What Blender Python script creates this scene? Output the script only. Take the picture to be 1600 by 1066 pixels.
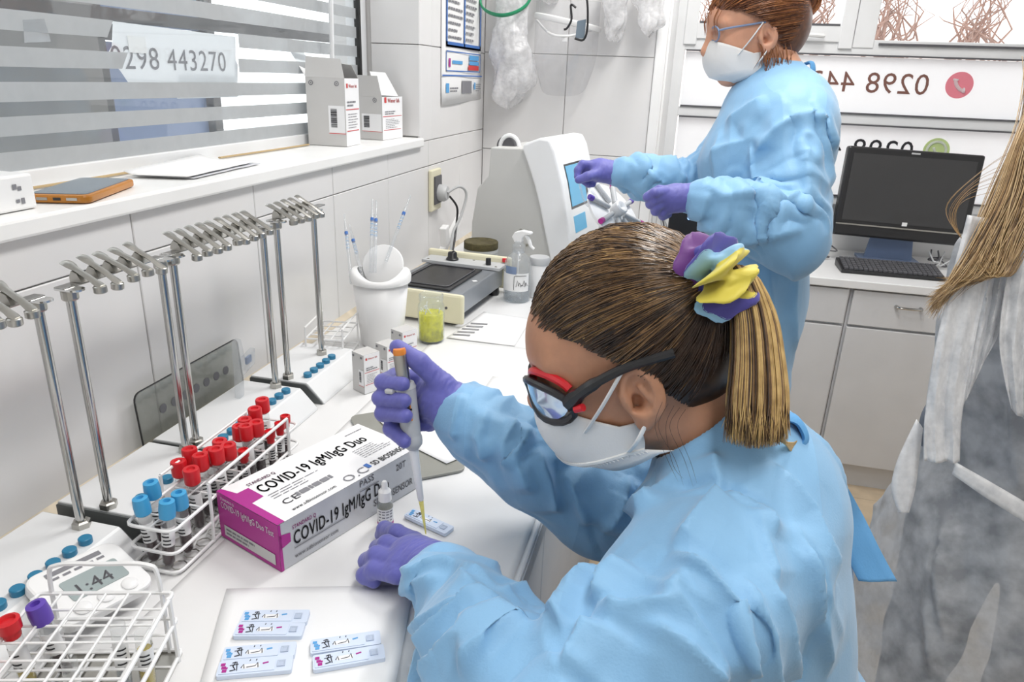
import bpy, bmesh, math, random
import numpy as np
from mathutils import Vector, Matrix, Euler, noise as mnoise

for o in list(bpy.data.objects):
    bpy.data.objects.remove(o)
SC = bpy.context.scene
COL = SC.collection
R = math.radians

# ---------------------------------------------------------------- camera
CAM = Vector((0.757, 0.0, 1.48))
F_PX = 1124.03
cam_d = bpy.data.cameras.new('camera')
cam = bpy.data.objects.new('camera', cam_d)
COL.objects.link(cam)
cam.location = CAM
cam.rotation_euler = (R(69.738), R(-2.1646), R(13.789))
cam_d.sensor_width = 36.0
cam_d.lens = F_PX * 36.0 / 1600.0
cam_d.clip_start = 0.02
SC.camera = cam
CROT = Euler((R(69.738), R(-2.1646), R(13.789))).to_matrix()

# ---------------------------------------------------------------- world, lamps, exposure
world = bpy.data.worlds.new('daylight')
SC.world = world
world.use_nodes = True
wn = world.node_tree.nodes
wn['Background'].inputs[0].default_value = (0.97, 0.985, 1.0, 1)
wn['Background'].inputs[1].default_value = 2.6


def area(name, loc, rot, sx, sy, power, col=(1, 1, 1)):
    d = bpy.data.lights.new(name, 'AREA')
    d.shape = 'RECTANGLE'
    d.size, d.size_y, d.energy, d.color = sx, sy, power, col
    o = bpy.data.objects.new(name, d)
    COL.objects.link(o)
    o.location, o.rotation_euler = loc, rot
    return o


area('ceiling_lamp', (0.90, 1.95, 2.66), (0, 0, 0), 0.30, 1.2, 30, (1.0, 0.985, 0.96))
area('ceiling_lamp_front', (1.10, 0.25, 2.66), (0, 0, 0), 0.30, 1.2, 21, (1.0, 0.985, 0.96))

SC.view_settings.view_transform = 'Standard'
SC.view_settings.look = 'None'
SC.view_settings.gamma = 1.0
SC.view_settings.use_curve_mapping = False
SC.view_settings.exposure = -0.12

# ---------------------------------------------------------------- point helpers
Z0 = 0.92          # worktop height


def ray(px, py):
    return CROT @ Vector(((px - 800) / F_PX, -(py - 533) / F_PX, -1.0))


def at(px, py, depth):
    return CAM + ray(px, py) * depth


def on(px, py, ax, val):
    d = ray(px, py)
    return CAM + d * ((val - CAM[ax]) / d[ax])


# ---------------------------------------------------------------- materials
MATS = {}


def mat(name, col, rough=0.5, metal=0.0, var=0.04, vs=8.0, bump=0.0, bs=60.0, spec=0.5, sheen=0.0,
        sss=0.0, emit=None, stretch=None, trans=0.0, coat=0.0):
    m = bpy.data.materials.new(name)
    m.use_nodes = True
    nt = m.node_tree
    b = nt.nodes['Principled BSDF']
    b.inputs['Roughness'].default_value = rough
    b.inputs['Metallic'].default_value = metal
    b.inputs['Specular IOR Level'].default_value = spec
    b.inputs['Coat Weight'].default_value = coat
    b.inputs['Transmission Weight'].default_value = trans
    if sheen:
        b.inputs['Sheen Weight'].default_value = sheen
    if sss:
        b.inputs['Subsurface Weight'].default_value = sss
        b.inputs['Subsurface Radius'].default_value = (0.01, 0.004, 0.002)
    tc = nt.nodes.new('ShaderNodeTexCoord')
    mp = nt.nodes.new('ShaderNodeMapping')
    nt.links.new(tc.outputs['Object'], mp.inputs[0])
    if stretch:
        mp.inputs['Scale'].default_value = stretch
    n = nt.nodes.new('ShaderNodeTexNoise')
    n.inputs['Scale'].default_value = vs
    n.inputs['Detail'].default_value = 4
    nt.links.new(mp.outputs[0], n.inputs['Vector'])
    cr = nt.nodes.new('ShaderNodeValToRGB')
    cr.color_ramp.elements[0].position = 0.3
    cr.color_ramp.elements[1].position = 0.7
    cr.color_ramp.elements[0].color = tuple(max(0, c * (1 - var)) for c in col[:3]) + (1,)
    cr.color_ramp.elements[1].color = tuple(min(1, c * (1 + var)) for c in col[:3]) + (1,)
    nt.links.new(n.outputs['Fac'], cr.inputs[0])
    nt.links.new(cr.outputs[0], b.inputs['Base Color'])
    if bump:
        n2 = nt.nodes.new('ShaderNodeTexNoise')
        n2.inputs['Scale'].default_value = bs
        n2.inputs['Detail'].default_value = 5
        nt.links.new(mp.outputs[0], n2.inputs['Vector'])
        bp = nt.nodes.new('ShaderNodeBump')
        bp.inputs['Strength'].default_value = bump
        bp.inputs['Distance'].default_value = 0.004
        nt.links.new(n2.outputs['Fac'], bp.inputs['Height'])
        nt.links.new(bp.outputs[0], b.inputs['Normal'])
    if emit:
        b.inputs['Emission Color'].default_value = tuple(emit[:3]) + (1,)
        b.inputs['Emission Strength'].default_value = emit[3]
    MATS[name] = m
    return m


def film(name, tint=(1, 1, 1), clear=0.85, rough=0.05, diff=(0.9, 0.9, 0.9), haze=0.0, bump=0.0, bs=30, transl=0.5, gloss=0.04):
    """thin clear or milky sheet: see-through + gloss + a little milky scatter"""
    m = bpy.data.materials.new(name)
    m.use_nodes = True
    nt = m.node_tree
    nt.nodes.clear()
    out = nt.nodes.new('ShaderNodeOutputMaterial')
    tr = nt.nodes.new('ShaderNodeBsdfTransparent')
    tr.inputs[0].default_value = tuple(tint) + (1,)
    gl = nt.nodes.new('ShaderNodeBsdfGlossy')
    gl.inputs['Roughness'].default_value = rough
    df = nt.nodes.new('ShaderNodeBsdfDiffuse')
    df.inputs[0].default_value = tuple(diff) + (1,)
    tl = nt.nodes.new('ShaderNodeBsdfTranslucent')
    tl.inputs[0].default_value = tuple(diff) + (1,)
    mx0 = nt.nodes.new('ShaderNodeMixShader')
    mx0.inputs[0].default_value = transl
    nt.links.new(df.outputs[0], mx0.inputs[1])
    nt.links.new(tl.outputs[0], mx0.inputs[2])
    n = nt.nodes.new('ShaderNodeTexNoise')
    n.inputs['Scale'].default_value = bs
    n.inputs['Detail'].default_value = 4
    tc = nt.nodes.new('ShaderNodeTexCoord')
    nt.links.new(tc.outputs['Object'], n.inputs['Vector'])
    mr = nt.nodes.new('ShaderNodeMapRange')
    mr.inputs['From Min'].default_value = 0.35
    mr.inputs['From Max'].default_value = 0.65
    mr.inputs['To Min'].default_value = max(0, (1 - clear) * (1 - haze))
    mr.inputs['To Max'].default_value = min(1, (1 - clear) * (1 + haze))
    nt.links.new(n.outputs['Fac'], mr.inputs['Value'])
    mx1 = nt.nodes.new('ShaderNodeMixShader')
    nt.links.new(mr.outputs[0], mx1.inputs[0])
    nt.links.new(tr.outputs[0], mx1.inputs[1])
    nt.links.new(mx0.outputs[0], mx1.inputs[2])
    lw = nt.nodes.new('ShaderNodeLayerWeight')
    lw.inputs[0].default_value = 0.5
    pw = nt.nodes.new('ShaderNodeMath')
    pw.operation = 'POWER'
    pw.inputs[1].default_value = 4.0
    nt.links.new(lw.outputs['Facing'], pw.inputs[0])
    fr = nt.nodes.new('ShaderNodeMapRange')
    fr.inputs['To Min'].default_value = gloss
    fr.inputs['To Max'].default_value = 0.6
    nt.links.new(pw.outputs[0], fr.inputs['Value'])
    mx2 = nt.nodes.new('ShaderNodeMixShader')
    nt.links.new(fr.outputs[0], mx2.inputs[0])
    nt.links.new(mx1.outputs[0], mx2.inputs[1])
    nt.links.new(gl.outputs[0], mx2.inputs[2])
    if bump:
        bp = nt.nodes.new('ShaderNodeBump')
        bp.inputs['Strength'].default_value = bump
        bp.inputs['Distance'].default_value = 0.01
        nt.links.new(n.outputs['Fac'], bp.inputs['Height'])
        for s in (gl, df, tl):
            nt.links.new(bp.outputs[0], s.inputs['Normal'])
    nt.links.new(mx2.outputs[0], out.inputs[0])
    MATS[name] = m
    return m


M = MATS
mat('tile', (0.76, 0.752, 0.75), 0.22, var=0.03, vs=3)
mat('grout', (0.70, 0.69, 0.68), 0.9)
mat('paint_white', (0.86, 0.86, 0.86), 0.5, var=0.02)
mat('sill_white', (0.88, 0.88, 0.87), 0.35, var=0.03)
mat('caulk', (0.66, 0.58, 0.46), 0.8, var=0.2, vs=20)
mat('alu', (0.72, 0.73, 0.74), 0.45, 0.3, var=0.05)
mat('alu_white', (0.80, 0.81, 0.82), 0.4, 0.0, var=0.03)
mat('gasket', (0.02, 0.02, 0.02), 0.6)
mat('laminate', (0.80, 0.80, 0.80), 0.35, var=0.02)
mat('laminate_edge', (0.50, 0.52, 0.55), 0.4, var=0.04)
mat('cabinet', (0.66, 0.66, 0.67), 0.45, var=0.03, bump=0.05, bs=120)
mat('cabinet_gap', (0.10, 0.10, 0.11), 0.8)
mat('floor_tile', (0.60, 0.48, 0.34), 0.35, var=0.12, vs=12)
mat('floor_grout', (0.40, 0.33, 0.25), 0.9)
mat('paper', (0.85, 0.85, 0.85), 0.85, var=0.015, bump=0.06, bs=25)
mat('paper_cover', (0.78, 0.778, 0.775), 0.9, var=0.02, vs=10, bump=0.12, bs=18)
mat('paper_grey', (0.62, 0.63, 0.66), 0.85)
mat('ink', (0.02, 0.02, 0.025), 0.7)
mat('ink_grey', (0.22, 0.22, 0.24), 0.7)
mat('ink_red', (0.62, 0.05, 0.05), 0.6)
mat('ink_blue', (0.05, 0.16, 0.48), 0.6)
mat('ink_lightblue', (0.10, 0.36, 0.70), 0.6)
mat('magenta', (0.42, 0.015, 0.26), 0.4, var=0.06)
mat('card_white', (0.88, 0.88, 0.89), 0.5, var=0.02)
mat('card_silver', (0.56, 0.57, 0.60), 0.3, 0.15, var=0.10, vs=12)
mat('card_grey', (0.60, 0.59, 0.58), 0.6, var=0.02)
mat('chrome', (0.50, 0.495, 0.48), 0.16, 1.0, var=0.10)
mat('chrome_light', (0.72, 0.72, 0.71), 0.2, 1.0, var=0.06)
mat('steel', (0.46, 0.45, 0.42), 0.3, 1.0, var=0.08)
mat('wire_white', (0.84, 0.84, 0.84), 0.4, var=0.03)
mat('plastic_white', (0.86, 0.86, 0.86), 0.35, var=0.02)
mat('base_white', (0.78, 0.79, 0.80), 0.4, var=0.02)
mat('base_dark', (0.13, 0.14, 0.14), 0.6)
mat('button_blue', (0.02, 0.20, 0.36), 0.35)
mat('cap_red', (0.62, 0.012, 0.02), 0.35, var=0.08)
mat('cap_blue', (0.06, 0.36, 0.66), 0.4, var=0.06)
mat('cap_purple', (0.12, 0.06, 0.42), 0.4)
mat('blood', (0.035, 0.004, 0.008), 0.15, var=0.3)
mat('serum', (0.55, 0.42, 0.05), 0.2, var=0.15)
mat('serum_pink', (0.55, 0.20, 0.14), 0.2)
mat('label_white', (0.85, 0.85, 0.85), 0.6)
mat('glove', (0.12, 0.122, 0.43), 0.55, var=0.10, vs=30, bump=0.10, bs=160, sheen=0.3)
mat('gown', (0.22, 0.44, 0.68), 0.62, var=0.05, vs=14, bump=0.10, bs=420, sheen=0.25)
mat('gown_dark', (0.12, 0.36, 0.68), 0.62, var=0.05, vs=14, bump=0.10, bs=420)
mat('mask', (0.80, 0.80, 0.80), 0.8, var=0.02, bump=0.12, bs=500)
mat('elastic', (0.86, 0.86, 0.85), 0.8, bump=0.2, bs=900)
mat('skin', (0.52, 0.26, 0.155), 0.5, var=0.12, vs=35, bump=0.06, bs=260, sss=0.15)
mat('skin_fair', (0.66, 0.34, 0.22), 0.5, var=0.08, vs=30, bump=0.05, bs=240, sss=0.2)
mat('black_plastic', (0.018, 0.018, 0.02), 0.35)
mat('black_gloss', (0.012, 0.012, 0.014), 0.12)
mat('screen_dark', (0.045, 0.045, 0.047), 0.35, var=0.05)
mat('grey_plastic', (0.52, 0.53, 0.54), 0.45, var=0.03)
mat('dark_grey', (0.10, 0.10, 0.11), 0.5)
mat('machine', (0.60, 0.60, 0.585), 0.55, var=0.02, bump=0.04, bs=400)
mat('machine_white', (0.84, 0.85, 0.86), 0.35, var=0.02)
mat('cream', (0.78, 0.74, 0.55), 0.45, var=0.04)
mat('shaker_metal', (0.33, 0.35, 0.38), 0.35, 0.6, var=0.08)
mat('felt_brown', (0.10, 0.085, 0.04), 0.95, var=0.35, vs=60, bump=0.5, bs=300)
mat('orange_case', (0.46, 0.18, 0.02), 0.25, var=0.12)
mat('phone_glass', (0.16, 0.21, 0.26), 0.1)
mat('red_plastic', (0.65, 0.02, 0.03), 0.35)
mat('orange_plastic', (0.75, 0.25, 0.04), 0.4)
mat('lens_mirror', (0.55, 0.66, 0.78), 0.12, 0.75)
mat('screen_blue', (0.10, 0.35, 0.55), 0.3, emit=(0.15, 0.45, 0.7, 0.25))
mat('led_blue', (0.2, 0.4, 1.0), 0.3, emit=(0.3, 0.5, 1.0, 4.0))
mat('green_band', (0.02, 0.30, 0.14), 0.4)
mat('lcd', (0.34, 0.40, 0.40), 0.3)
mat('kraft', (0.50, 0.37, 0.20), 0.8)
mat('cassette', (0.66, 0.74, 0.88), 0.4, var=0.02)
mat('cassette_well', (0.48, 0.55, 0.68), 0.5)
mat('tray_grey', (0.30, 0.30, 0.27), 0.35, var=0.08)
mat('blue_paint', (0.20, 0.27, 0.42), 0.4)
mat('facade_grey', (0.24, 0.24, 0.235), 0.8, var=0.08)
mat('facade_dark', (0.10, 0.105, 0.11), 0.6)
mat('facade_light', (0.75, 0.76, 0.78), 0.7)
mat('asphalt', (0.45, 0.44, 0.43), 0.9, var=0.1)
mat('bark', (0.45, 0.27, 0.21), 0.9, var=0.25, vs=20, bump=0.4)
mat('dry_grass', (0.86, 0.78, 0.74), 0.95, var=0.12, vs=14)
mat('icon_pink', (0.80, 0.24, 0.30), 0.6)
mat('icon_green', (0.55, 0.68, 0.30), 0.6)
mat('digit_brown', (0.20, 0.09, 0.07), 0.6)
mat('steel_bowl', (0.45, 0.45, 0.46), 0.3, 0.9)
film('banner', (0.9, 0.9, 0.9), 0.0, 0.5, (0.93, 0.94, 0.95), 0.0, transl=0.6, gloss=0.02)
film('glass', (0.97, 0.985, 0.99), 0.97, 0.02)
film('tube_glass', (0.96, 0.97, 0.97), 0.88, 0.05, (0.85, 0.85, 0.86), 0.3)
film('clear_plastic', (0.96, 0.97, 0.98), 0.80, 0.08, (0.8, 0.82, 0.84), 0.4)
film('frost', (0.9, 0.92, 0.93), 0.14, 0.3, (0.60, 0.615, 0.625), 0.15, bs=8, transl=0.40)
film('bag', (0.97, 0.97, 0.97), 0.28, 0.25, (0.92, 0.92, 0.93), 0.35, bump=0.5, bs=40, transl=0.4)
film('visor', (0.90, 0.90, 0.91), 0.80, 0.03, (0.75, 0.76, 0.77), 0.5, bs=10)
film('smoke_plate', (0.86, 0.87, 0.85), 0.70, 0.04, (0.42, 0.43, 0.41), 0.2)
film('yellow_liquid', (0.98, 0.97, 0.40), 0.25, 0.04, (0.95, 0.92, 0.06), 0.5, bs=60, transl=0.5)
film('pale_yellow', (0.93, 0.90, 0.55), 0.6, 0.05, (0.85, 0.78, 0.30), 0.2)
film('water', (0.80, 0.83, 0.85), 0.75, 0.02, (0.6, 0.64, 0.68), 0.1)
film('paper_panel', (0.92, 0.93, 0.95), 0.08, 0.45, (0.86, 0.865, 0.875), 0.4, bump=0.06, bs=40, transl=0.3)
film('paper_gown', (0.85, 0.87, 0.90), 0.42, 0.45, (0.80, 0.81, 0.83), 0.35, bump=0.2, bs=24, transl=0.3)


# ---------------------------------------------------------------- mesh builder
class MB:
    def __init__(s):
        s.v, s.f, s.mi = [], [], []

    def add(s, vs, fs, mi=0):
        k = len(s.v)
        s.v += [tuple(p) for p in vs]
        s.f += [tuple(i + k for i in f) for f in fs]
        s.mi += [mi] * len(fs)
        return s

    def box(s, c, size, rot=None, mi=0):
        hx, hy, hz = (q / 2 for q in size)
        m = Matrix.Identity(3) if rot is None else (rot if isinstance(rot, Matrix) else Euler(rot).to_matrix())
        c = Vector(c)
        vs = [c + m @ Vector((x * hx, y * hy, z * hz)) for x in (-1, 1) for y in (-1, 1) for z in (-1, 1)]
        return s.add(vs, [(0, 1, 3, 2), (4, 6, 7, 5), (0, 4, 5, 1), (2, 3, 7, 6), (0, 2, 6, 4), (1, 5, 7, 3)], mi)

    def tube(s, pts, r, n=8, closed=False, caps=True, mi=0, flat=1.0):
        pts = [Vector(p) for p in pts]
        m = len(pts)
        rs = r if isinstance(r, (list, tuple)) else [r] * m
        up = None
        rings = []
        for i, p in enumerate(pts):
            if closed:
                t = pts[(i + 1) % m] - pts[i - 1]
            else:
                t = pts[min(i + 1, m - 1)] - pts[max(i - 1, 0)]
            if t.length < 1e-9:
                t = Vector((0, 0, 1))
            t.normalize()
            if up is None:
                up = Vector((0, 0, 1)) if abs(t.z) < 0.9 else Vector((1, 0, 0))
            u = up - t * up.dot(t)
            if u.length < 1e-6:
                u = t.orthogonal()
            u.normalize()
            up = u
            w = t.cross(u)
            rings.append([p + (u * math.cos(a) * flat + w * math.sin(a)) * rs[i] for a in
                          [2 * math.pi * j / n for j in range(n)]])
        vs = [q for rg in rings for q in rg]
        fs = []
        for i in range(m if closed else m - 1):
            a, b = i * n, ((i + 1) % m) * n
            for j in range(n):
                k = (j + 1) % n
                fs.append((a + j, a + k, b + k, b + j))
        if caps and not closed:
            fs.append(tuple(range(n - 1, -1, -1)))
            fs.append(tuple((m - 1) * n + j for j in range(n)))
        return s.add(vs, fs, mi)

    def cyl(s, p0, p1, r0, r1=None, n=16, mi=0):
        return s.tube([p0, p1], [r0, r0 if r1 is None else r1], n, mi=mi)

    def lathe(s, prof, n=20, c=(0, 0, 0), mi=0, rot=None, caps=True):
        """prof: (radius, height) list; axis z"""
        m3 = Matrix.Identity(3) if rot is None else (rot if isinstance(rot, Matrix) else Euler(rot).to_matrix())
        c = Vector(c)
        vs, fs = [], []
        for (r, z) in prof:
            for j in range(n):
                a = 2 * math.pi * j / n
                vs.append(c + m3 @ Vector((r * math.cos(a), r * math.sin(a), z)))
        for i in range(len(prof) - 1):
            for j in range(n):
                k = (j + 1) % n
                fs.append((i * n + j, i * n + k, (i + 1) * n + k, (i + 1) * n + j))
        if caps:
            if prof[0][0] > 1e-6:
                fs.append(tuple(range(n - 1, -1, -1)))
            if prof[-1][0] > 1e-6:
                fs.append(tuple((len(prof) - 1) * n + j for j in range(n)))
        return s.add(vs, fs, mi)

    def prism(s, poly, d, origin=(0, 0, 0), u=(1, 0, 0), v=(0, 0, 1), mi=0):
        """2-D outline (in u,v) extruded by d along u x v"""
        u, v, o = Vector(u), Vector(v), Vector(origin)
        w = u.cross(v).normalized() * d
        n = len(poly)
        a = [o + u * x + v * y for x, y in poly]
        vs = a + [p + w for p in a]
        fs = [tuple(range(n - 1, -1, -1)), tuple(range(n, 2 * n))]
        fs += [(i, (i + 1) % n, n + (i + 1) % n, n + i) for i in range(n)]
        return s.add(vs, fs, mi)

    def grid(s, fn, nu, nv, mi=0, closeu=False):
        vs = [fn(i / (nu if closeu else nu - 1), j / (nv - 1)) for i in range(nu) for j in range(nv)]
        fs = []
        for i in range(nu if closeu else nu - 1):
            for j in range(nv - 1):
                a, b = i * nv + j, ((i + 1) % nu) * nv + j
                fs.append((a, b, b + 1, a + 1))
        return s.add(vs, fs, mi)

    def mesh(s, name):
        me = bpy.data.meshes.new(name)
        me.from_pydata(s.v, [], s.f)
        bm = bmesh.new()
        bm.from_mesh(me)
        bmesh.ops.recalc_face_normals(bm, faces=bm.faces)
        bm.to_mesh(me)
        bm.free()
        return me

    def build(s, name, material, parent=None, smooth=False, bevel=0.0, solid=0.0, sub=0, sharp=40):
        me = s.mesh(name)
        if smooth:
            for p in me.polygons:
                p.use_smooth = True
            try:
                me.set_sharp_from_angle(angle=R(sharp))
            except Exception:
                pass
        o = link(name, me, material, parent)
        if solid:
            md = o.modifiers.new('solid', 'SOLIDIFY')
            md.thickness = solid
            md.offset = 0
        if sub:
            md = o.modifiers.new('sub', 'SUBSURF')
            md.levels = md.render_levels = sub
        if bevel:
            md = o.modifiers.new('bevel', 'BEVEL')
            md.width = bevel
            md.segments = 2
            md.limit_method = 'ANGLE'
            md.angle_limit = R(35)
        return o


def link(name, me, material, parent=None):
    o = bpy.data.objects.new(name, me)
    COL.objects.link(o)
    if material is not None and not me.materials:
        me.materials.append(M[material] if isinstance(material, str) else material)
    if parent is not None:
        o.parent = parent
    return o


def tag(o, label=None, cat=None, group=None, kind=None):
    if label:
        o['label'] = label
    if cat:
        o['category'] = cat
    if group:
        o['group'] = group
    if kind:
        o['kind'] = kind
    return o


def thing(name, label, cat, loc=(0, 0, 0), rot=0.0, group=None):
    o = bpy.data.objects.new(name, None)
    COL.objects.link(o)
    o.location = loc
    o.rotation_euler = rot if isinstance(rot, (tuple, Euler)) else (0, 0, rot)
    o.empty_display_size = 0.05
    return tag(o, label, cat, group)


def copy_tree(o, parent=None):
    c = o.copy()
    COL.objects.link(c)
    c.parent = parent
    for ch in list(o.children):
        copy_tree(ch, c)
    return c


def text(s, size, origin, u, v, material, parent=None, name='lettering', align='LEFT', bold=0.0, sx=1.0, depth=0.0):
    """flat lettering; u = reading direction, v = up direction of the letters"""
    cu = bpy.data.curves.new('t', 'FONT')
    cu.body = s
    cu.size = size
    cu.align_x = align
    cu.resolution_u = 3
    cu.space_character = 1.08
    cu.extrude = depth
    o = bpy.data.objects.new('t', cu)
    COL.objects.link(o)
    dg = bpy.context.evaluated_depsgraph_get()
    me = bpy.data.meshes.new_from_object(o.evaluated_get(dg))
    bpy.data.objects.remove(o)
    bpy.data.curves.remove(cu)
    u, v = Vector(u).normalized(), Vector(v).normalized()
    w = u.cross(v)
    mt = Matrix((u * sx, v, w)).transposed().to_4x4()
    mt.translation = Vector(origin)
    me.transform(mt)
    me.materials.clear()
    if bold > 0:                                   # heavier strokes: the outline repeated with tiny shifts
        d = min(bold, 0.02) * size * 0.9
        vs = [v_.co.copy() for v_ in me.vertices]
        fs = [tuple(p.vertices) for p in me.polygons]
        n0 = len(vs)
        av, af = [], []
        for k, (a, c) in enumerate(((-d * sx, 0), (d * sx, 0), (0, d * 0.6), (0, -d * 0.6))):
            av += [q + u * a + v * c for q in vs]
            af += [tuple(i + k * n0 for i in f_) for f_ in fs]
        me = bpy.data.meshes.new(name)
        me.from_pydata(av, [], af)
    return link(name, me, material, parent)


def fbm(p, sc=1.0, seed=0.0, oct=3):
    return mnoise.fractal(Vector((p[0] * sc + seed, p[1] * sc - seed * 0.7, p[2] * sc + 0.3 * seed)), 1.0, 2.0, oct)


def bez(pts, n=8):
    """Catmull-Rom through points"""
    pts = [Vector(p) for p in pts]
    out = []
    for i in range(len(pts) - 1):
        p0, p1, p2, p3 = pts[max(i - 1, 0)], pts[i], pts[i + 1], pts[min(i + 2, len(pts) - 1)]
        for j in range(n):
            t = j / n
            out.append(0.5 * ((2 * p1) + (p2 - p0) * t + (2 * p0 - 5 * p1 + 4 * p2 - p3) * t * t + (3 * p1 - p0 - 3 * p2 + p3) * t ** 3))
    out.append(pts[-1])
    return out


def bars(rects, o, u, v, material, parent, name='small_print', lift=0.0003):
    """little printed strips: rects of (x0,y0,x1,y1) in the plane o,u,v"""
    b = MB()
    o, u, v = Vector(o), Vector(u).normalized(), Vector(v).normalized()
    w = u.cross(v) * lift
    for x0, y0, x1, y1 in rects:
        b.add([o + u * x0 + v * y0 + w, o + u * x1 + v * y0 + w, o + u * x1 + v * y1 + w, o + u * x0 + v * y1 + w], [(0, 1, 2, 3)])
    me = bpy.data.meshes.new(name)
    me.from_pydata(b.v, [], b.f)
    ob = link(name, me, material, parent)
    if len(rects) > 1:
        ob['kind'] = 'stuff'
    return ob


def barcode(o, u, v, w, h, parent, seed=1, mat_='ink'):
    rnd = random.Random(seed)
    x, rs = 0.0, []
    while x < w:
        a = rnd.uniform(0.015, 0.06) * w
        rs.append((x, 0, min(x + a, w), h))
        x += a + rnd.uniform(0.01, 0.04) * w
    return bars(rs, o, u, v, mat_, parent, 'barcode')


def scribble(x0, y0, x1, y1, rows, rnd, hfrac=0.45):
    """rows of word-like strips inside a rectangle"""
    rs = []
    dy = (y1 - y0) / rows
    for i in range(rows):
        y = y1 - (i + 0.75) * dy
        x = x0
        end = x0 + (x1 - x0) * rnd.uniform(0.55, 1.0)
        while x < end:
            w = (x1 - x0) * rnd.uniform(0.06, 0.2)
            rs.append((x, y, min(x + w, end), y + dy * hfrac))
            x += w + (x1 - x0) * 0.025
    return rs


def crease_relief(name, scale=10.0, dist=0.02, strength=0.5, stretch=(1, 1, 0.6)):
    """fine crumpled relief for disposable cloth: straight-edged facets from a warped cell texture"""
    nt = M[name].node_tree
    bs = [n for n in nt.nodes if n.type == 'BSDF_PRINCIPLED'][0]
    tc = [n for n in nt.nodes if n.type == 'TEX_COORD'][0]
    mp = nt.nodes.new('ShaderNodeMapping')
    mp.inputs['Scale'].default_value = stretch
    mp.inputs['Rotation'].default_value = (0.5, 0.3, 0.6)
    nt.links.new(tc.outputs['Object'], mp.inputs[0])
    wn_ = nt.nodes.new('ShaderNodeTexNoise')
    wn_.inputs['Scale'].default_value = 5
    nt.links.new(mp.outputs[0], wn_.inputs['Vector'])
    mx = nt.nodes.new('ShaderNodeMix')
    mx.data_type = 'RGBA'
    mx.blend_type = 'LINEAR_LIGHT'
    mx.inputs[0].default_value = 0.06
    nt.links.new(mp.outputs[0], mx.inputs[6])
    nt.links.new(wn_.outputs['Color'], mx.inputs[7])
    prev = [n for n in nt.nodes if n.type == 'BUMP']
    last = prev[0].outputs[0] if prev else None
    for k, (sc_, st_) in enumerate(((scale, 1.0), (scale * 2.1, 0.5))):
        vo = nt.nodes.new('ShaderNodeTexVoronoi')
        vo.inputs['Scale'].default_value = sc_
        nt.links.new(mx.outputs[2], vo.inputs['Vector'])
        bp = nt.nodes.new('ShaderNodeBump')
        bp.inputs['Strength'].default_value = strength * st_
        bp.inputs['Distance'].default_value = dist / (1 + k)
        nt.links.new(vo.outputs['Distance'], bp.inputs['Height'])
        if last is not None:
            nt.links.new(last, bp.inputs['Normal'])
        last = bp.outputs[0]
    nt.links.new(last, bs.inputs['Normal'])


crease_relief('gown', 8.0, 0.03, 0.28, (1.7, 0.5, 0.4))

# ================================================================ SETTING
def struct(o):
    o['kind'] = 'structure'
    return o


rng = random.Random(7)


def tiles(parent, rects, o, u, v, material, gap=0.0022, th=0.007, name='tile'):
    """each tile its own bevelled slab, proud of the grout bed. rects in plane coords"""
    o, u, v = Vector(o), Vector(u), Vector(v)
    w = u.cross(v)
    cache = {}
    for x0, y0, x1, y1 in rects:
        a, b = x1 - x0 - gap, y1 - y0 - gap
        key = (round(a, 4), round(b, 4))
        if key not in cache:
            e = 0.0012
            vs = [(0, 0, 0), (a, 0, 0), (a, b, 0), (0, b, 0), (0, 0, th - e), (a, 0, th - e), (a, b, th - e), (0, b, th - e),
                  (e, e, th), (a - e, e, th), (a - e, b - e, th), (e, b - e, th)]
            fs = [(0, 3, 2, 1), (0, 1, 5, 4), (1, 2, 6, 5), (2, 3, 7, 6), (3, 0, 4, 7),
                  (4, 5, 9, 8), (5, 6, 10, 9), (6, 7, 11, 10), (7, 4, 8, 11), (8, 9, 10, 11)]
            me = bpy.data.meshes.new(name)
            me.from_pydata([o * 0 + u * p[0] + v * p[1] + w * p[2] for p in vs], [], fs)
            me.materials.append(M[material])
            cache[key] = me
        ob = link(name, cache[key], None, parent)
        ob.location = o + u * (x0 + gap / 2) + v * (y0 + gap / 2) + w * rng.uniform(-0.0003, 0.0003)


ZS = 1.303        # window sill height
WX = -0.17        # glazing plane of the left window
YJ = 2.01         # right reveal of the left window
YB = 2.66         # rear wall
YW = 3.25         # rear window plane
XR = 0.635        # end of the rear wall, start of the window bay

# ---- left wall (grout bed at x=-0.007, tile faces at x=0)
b = MB()
b.box((-0.137, 1.03, ZS / 2 - 0.02), (0.26, 3.26, ZS - 0.04))
b.box((-0.137, (YJ + 2.79) / 2 + 0.005, 2.0), (0.26, 2.79 - YJ - 0.01, 1.6))
b.box((-0.137, 1.03, 2.4), (0.26, 3.26, 0.8))
wl = struct(b.build('wall_left', 'grout'))
ys = [0.858 + 0.305 * k for k in range(-4, 6)] + [YB]
ys[-2] = 2.383
rects = []
for a, c in zip(ys[:-1], ys[1:]):
    rects.append((a, 0.885, c, 1.217))
    rects.append((a, 1.217, c, ZS - 0.012))
for a, c in ((YJ, 2.109), (2.109, 2.383), (2.383, YB)):
    for z0, z1 in ((ZS - 0.012, 1.55), (1.55, 1.88), (1.88, 2.2)):
        rects.append((a, z0, c, z1))
tiles(wl, rects, (-0.007, 0, 0), (0, 1, 0), (0, 0, 1), 'tile')
# tiled reveal on the right of the window, facing the camera
tiles(wl, [(-0.145, ZS + 0.002, 0.0, 1.55), (-0.145, 1.55, 0.0, 1.88)], (0, YJ + 0.007, 0), (1, 0, 0), (0, 0, 1), 'tile')
# sill slab with a chipped front edge
b = MB()
b.box((-0.10, 0.6, ZS - 0.012), (0.225, 2.82, 0.024))
struct(b.build('trim_1', 'sill_white', bevel=0.004))
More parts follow.
